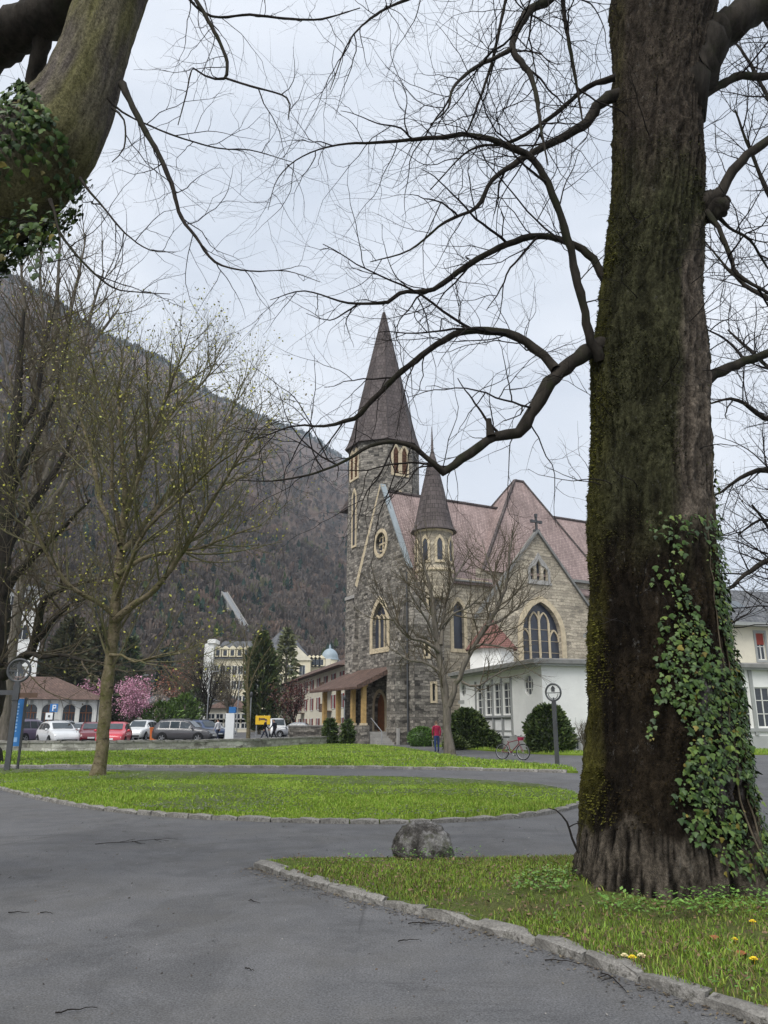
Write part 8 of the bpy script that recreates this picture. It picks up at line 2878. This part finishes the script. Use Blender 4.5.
def ground_item(name, label, cat, x, y, size, mat, seed, flat=False, group=None):
    z = 0.12
    p = gnd(x, y, z)
    q = LAWN_VERGE.z(np.array([[p.x, p.y]]))[0]
    b = MB()
    if flat:
        n = 9
        pts = [(size * (1 if k % 2 else .7) * math.cos(2*math.pi*k/n), size * (1 if k % 2 else .75) * math.sin(2*math.pi*k/n), .02 + .012 * math.sin(3 * k)) for k in range(n)]
        for k in range(n):
            b.face([pts[k], pts[(k+1) % n], (0, 0, .035)], 0, True)
    else:
        for k in range(11):
            a = 2 * math.pi * k / 11
            for s_, hh in ((1.0, .0), (.6, .008)):
                b.face([(0, 0, .025 + hh), (size * s_ * math.cos(a - .25), size * s_ * math.sin(a - .25), .033 + hh), (size * 1.1 * s_ * math.cos(a), size * 1.1 * s_ * math.sin(a), .029 + hh), (size * s_ * math.cos(a + .25), size * s_ * math.sin(a + .25), .033 + hh)])
        b.tube([(0, 0, -.02), (0.004, 0, .027)], .003, 5)
    o = b.build(name, mat); o.location = (p.x, p.y, q)
    tag(o, label, cat, group)
m_dand = simple('dandelion', (0.80, 0.58, 0.03), .6, .2, var=.15, scale=30)
m_leafl = simple('dead_leaf', (0.30, 0.12, 0.05), .8, .2, var=.35, scale=30)
m_pale = simple('pale_petal', (0.72, 0.62, 0.36), .6, .2, var=.15, scale=30)
ground_item('dandelion', 'yellow dandelion, middle of three in front of the trunk', 'flower', 632, 952, .026, m_dand, 1)
ground_item('dandelion', 'pale yellowish flower, left of three in front of the trunk', 'flower', 624, 950, .024, m_pale, 2)
ground_item('dandelion', 'pale yellowish flower, right of three in front of the trunk', 'flower', 641, 951, .026, m_pale, 3)
ground_item('dandelion', 'yellow dandelion by the kerb at the right edge', 'flower', 754, 960, .028, m_dand, 4)
ground_item('dandelion', 'small yellow dandelion right of the trunk foot', 'flower', 753, 925, .024, m_dand, 5)
ground_item('dandelion', 'small yellow dandelion between the two rusty leaves', 'flower', 735, 942, .02, m_dand, 6)
ground_item('dead_leaf', 'rusty dead leaf in front of the trunk buttress', 'leaf', 715, 938, .045, m_leafl, 7, True)
ground_item('dead_leaf', 'rusty dead leaf near the right edge of the verge', 'leaf', 742, 953, .045, m_leafl, 8, True)

# leafy weeds round the foot of the trunk
def weeds():
    rn = np.random.default_rng(91)
    P = LAWN_VERGE.scatter(rn, 60000, lambda Q: np.hypot(Q[:, 0], Q[:, 1]) < 11)
    X, Yp = proj_np(P)
    c = np.array([2.72, 8.15])
    d = np.hypot(P[:, 0] - c[0], P[:, 1] - c[1])
    nn = np.array([noise.noise((p[0] * 1.3, p[1] * 1.3, 2.2)) for p in P])
    k = (d > .8) & (d < 1.65 + nn * .9) & (P[:, 1] < 8.3) & (rn.random(len(P)) < np.clip(.95 - (d - .9) * .55, 0, 1) * (nn > -.3))
    k |= (np.hypot(P[:, 0] - 0.6, P[:, 1] - 9.75) < .6) & (rn.random(len(P)) < .35)
    k |= (nn > .42) & (rn.random(len(P)) < .15)
    P = P[k]
    n = len(P)
    P = P + np.stack([np.zeros(n), np.zeros(n), rn.uniform(.02, .12, n)], 1)
    a = rn.uniform(0, 2 * math.pi, n); tl = rn.uniform(-.2, .6, n)
    d1 = np.stack([np.cos(a), np.sin(a), tl], 1); s = np.stack([-np.sin(a), np.cos(a), rn.normal(0, .2, n)], 1)
    L = rn.uniform(.02, .045, (n, 1))
    V = np.stack([P, P + d1 * L * .5 + s * L * .38, P + d1 * L, P + d1 * L * .5 - s * L * .38], 1).reshape(-1, 3)
    C = np.array([(0.10, 0.21, 0.035), (0.14, 0.26, 0.05), (0.08, 0.15, 0.03)])[rn.integers(0, 3, n)] * rn.uniform(.7, 1.25, (n, 1))
    o = link('weeds', np_mesh('weeds', V, np.arange(n * 4).reshape(-1, 4), G['leafy'], col=np.repeat(C, 4, 0)), None, 'stuff')
    tag(o, 'bright green leafy weeds round the foot of the old tree and boulder', 'weeds')
    # dry leaf litter
    P = LAWN_VERGE.scatter(rn, 9000, lambda Q: (np.hypot(Q[:, 0], Q[:, 1]) < 11))
    n = len(P); P[:, 2] += rn.uniform(.01, .04, n)
    a = rn.uniform(0, 2 * math.pi, n)
    d1 = np.stack([np.cos(a), np.sin(a), rn.normal(0, .3, n)], 1); s = np.stack([-np.sin(a), np.cos(a), rn.normal(0, .3, n)], 1)
    L = rn.uniform(.015, .045, (n, 1))
    V = np.stack([P, P + d1 * L * .5 + s * L * .3, P + d1 * L, P + d1 * L * .5 - s * L * .3], 1).reshape(-1, 3)
    C = np.array([(0.14, 0.085, 0.045), (0.20, 0.13, 0.07), (0.09, 0.06, 0.04)])[rn.integers(0, 3, n)] * rn.uniform(.6, 1.2, (n, 1))
    o = link('leaf_litter', np_mesh('leaf_litter', V, np.arange(n * 4).reshape(-1, 4), G['leafy'], col=np.repeat(C, 4, 0)), None, 'stuff')
    tag(o, 'dry brown leaf litter scattered in the verge grass', 'leaves')
weeds()

# ------------------------------------------------------------------ haze
def haze():
    m = bpy.data.materials.new('haze_air'); m.use_nodes = True
    nt = m.node_tree; nt.nodes.clear()
    out = nt.nodes.new('ShaderNodeOutputMaterial'); v = nt.nodes.new('ShaderNodeVolumePrincipled')
    v.inputs['Color'].default_value = (0.74, 0.84, 0.98, 1)
    v.inputs['Density'].default_value = HAZE
    v.inputs['Anisotropy'].default_value = 0.0
    nt.links.new(v.outputs['Volume'], out.inputs['Volume'])
    b = MB(); b.box(-3400, 3400, -80, 3600, -4.5, 960)
    o = b.build('haze', m, None, 'stuff')
    tag(o, 'thin bluish haze in the air before the mountain', 'haze')
HAZE = 0.00018
haze()
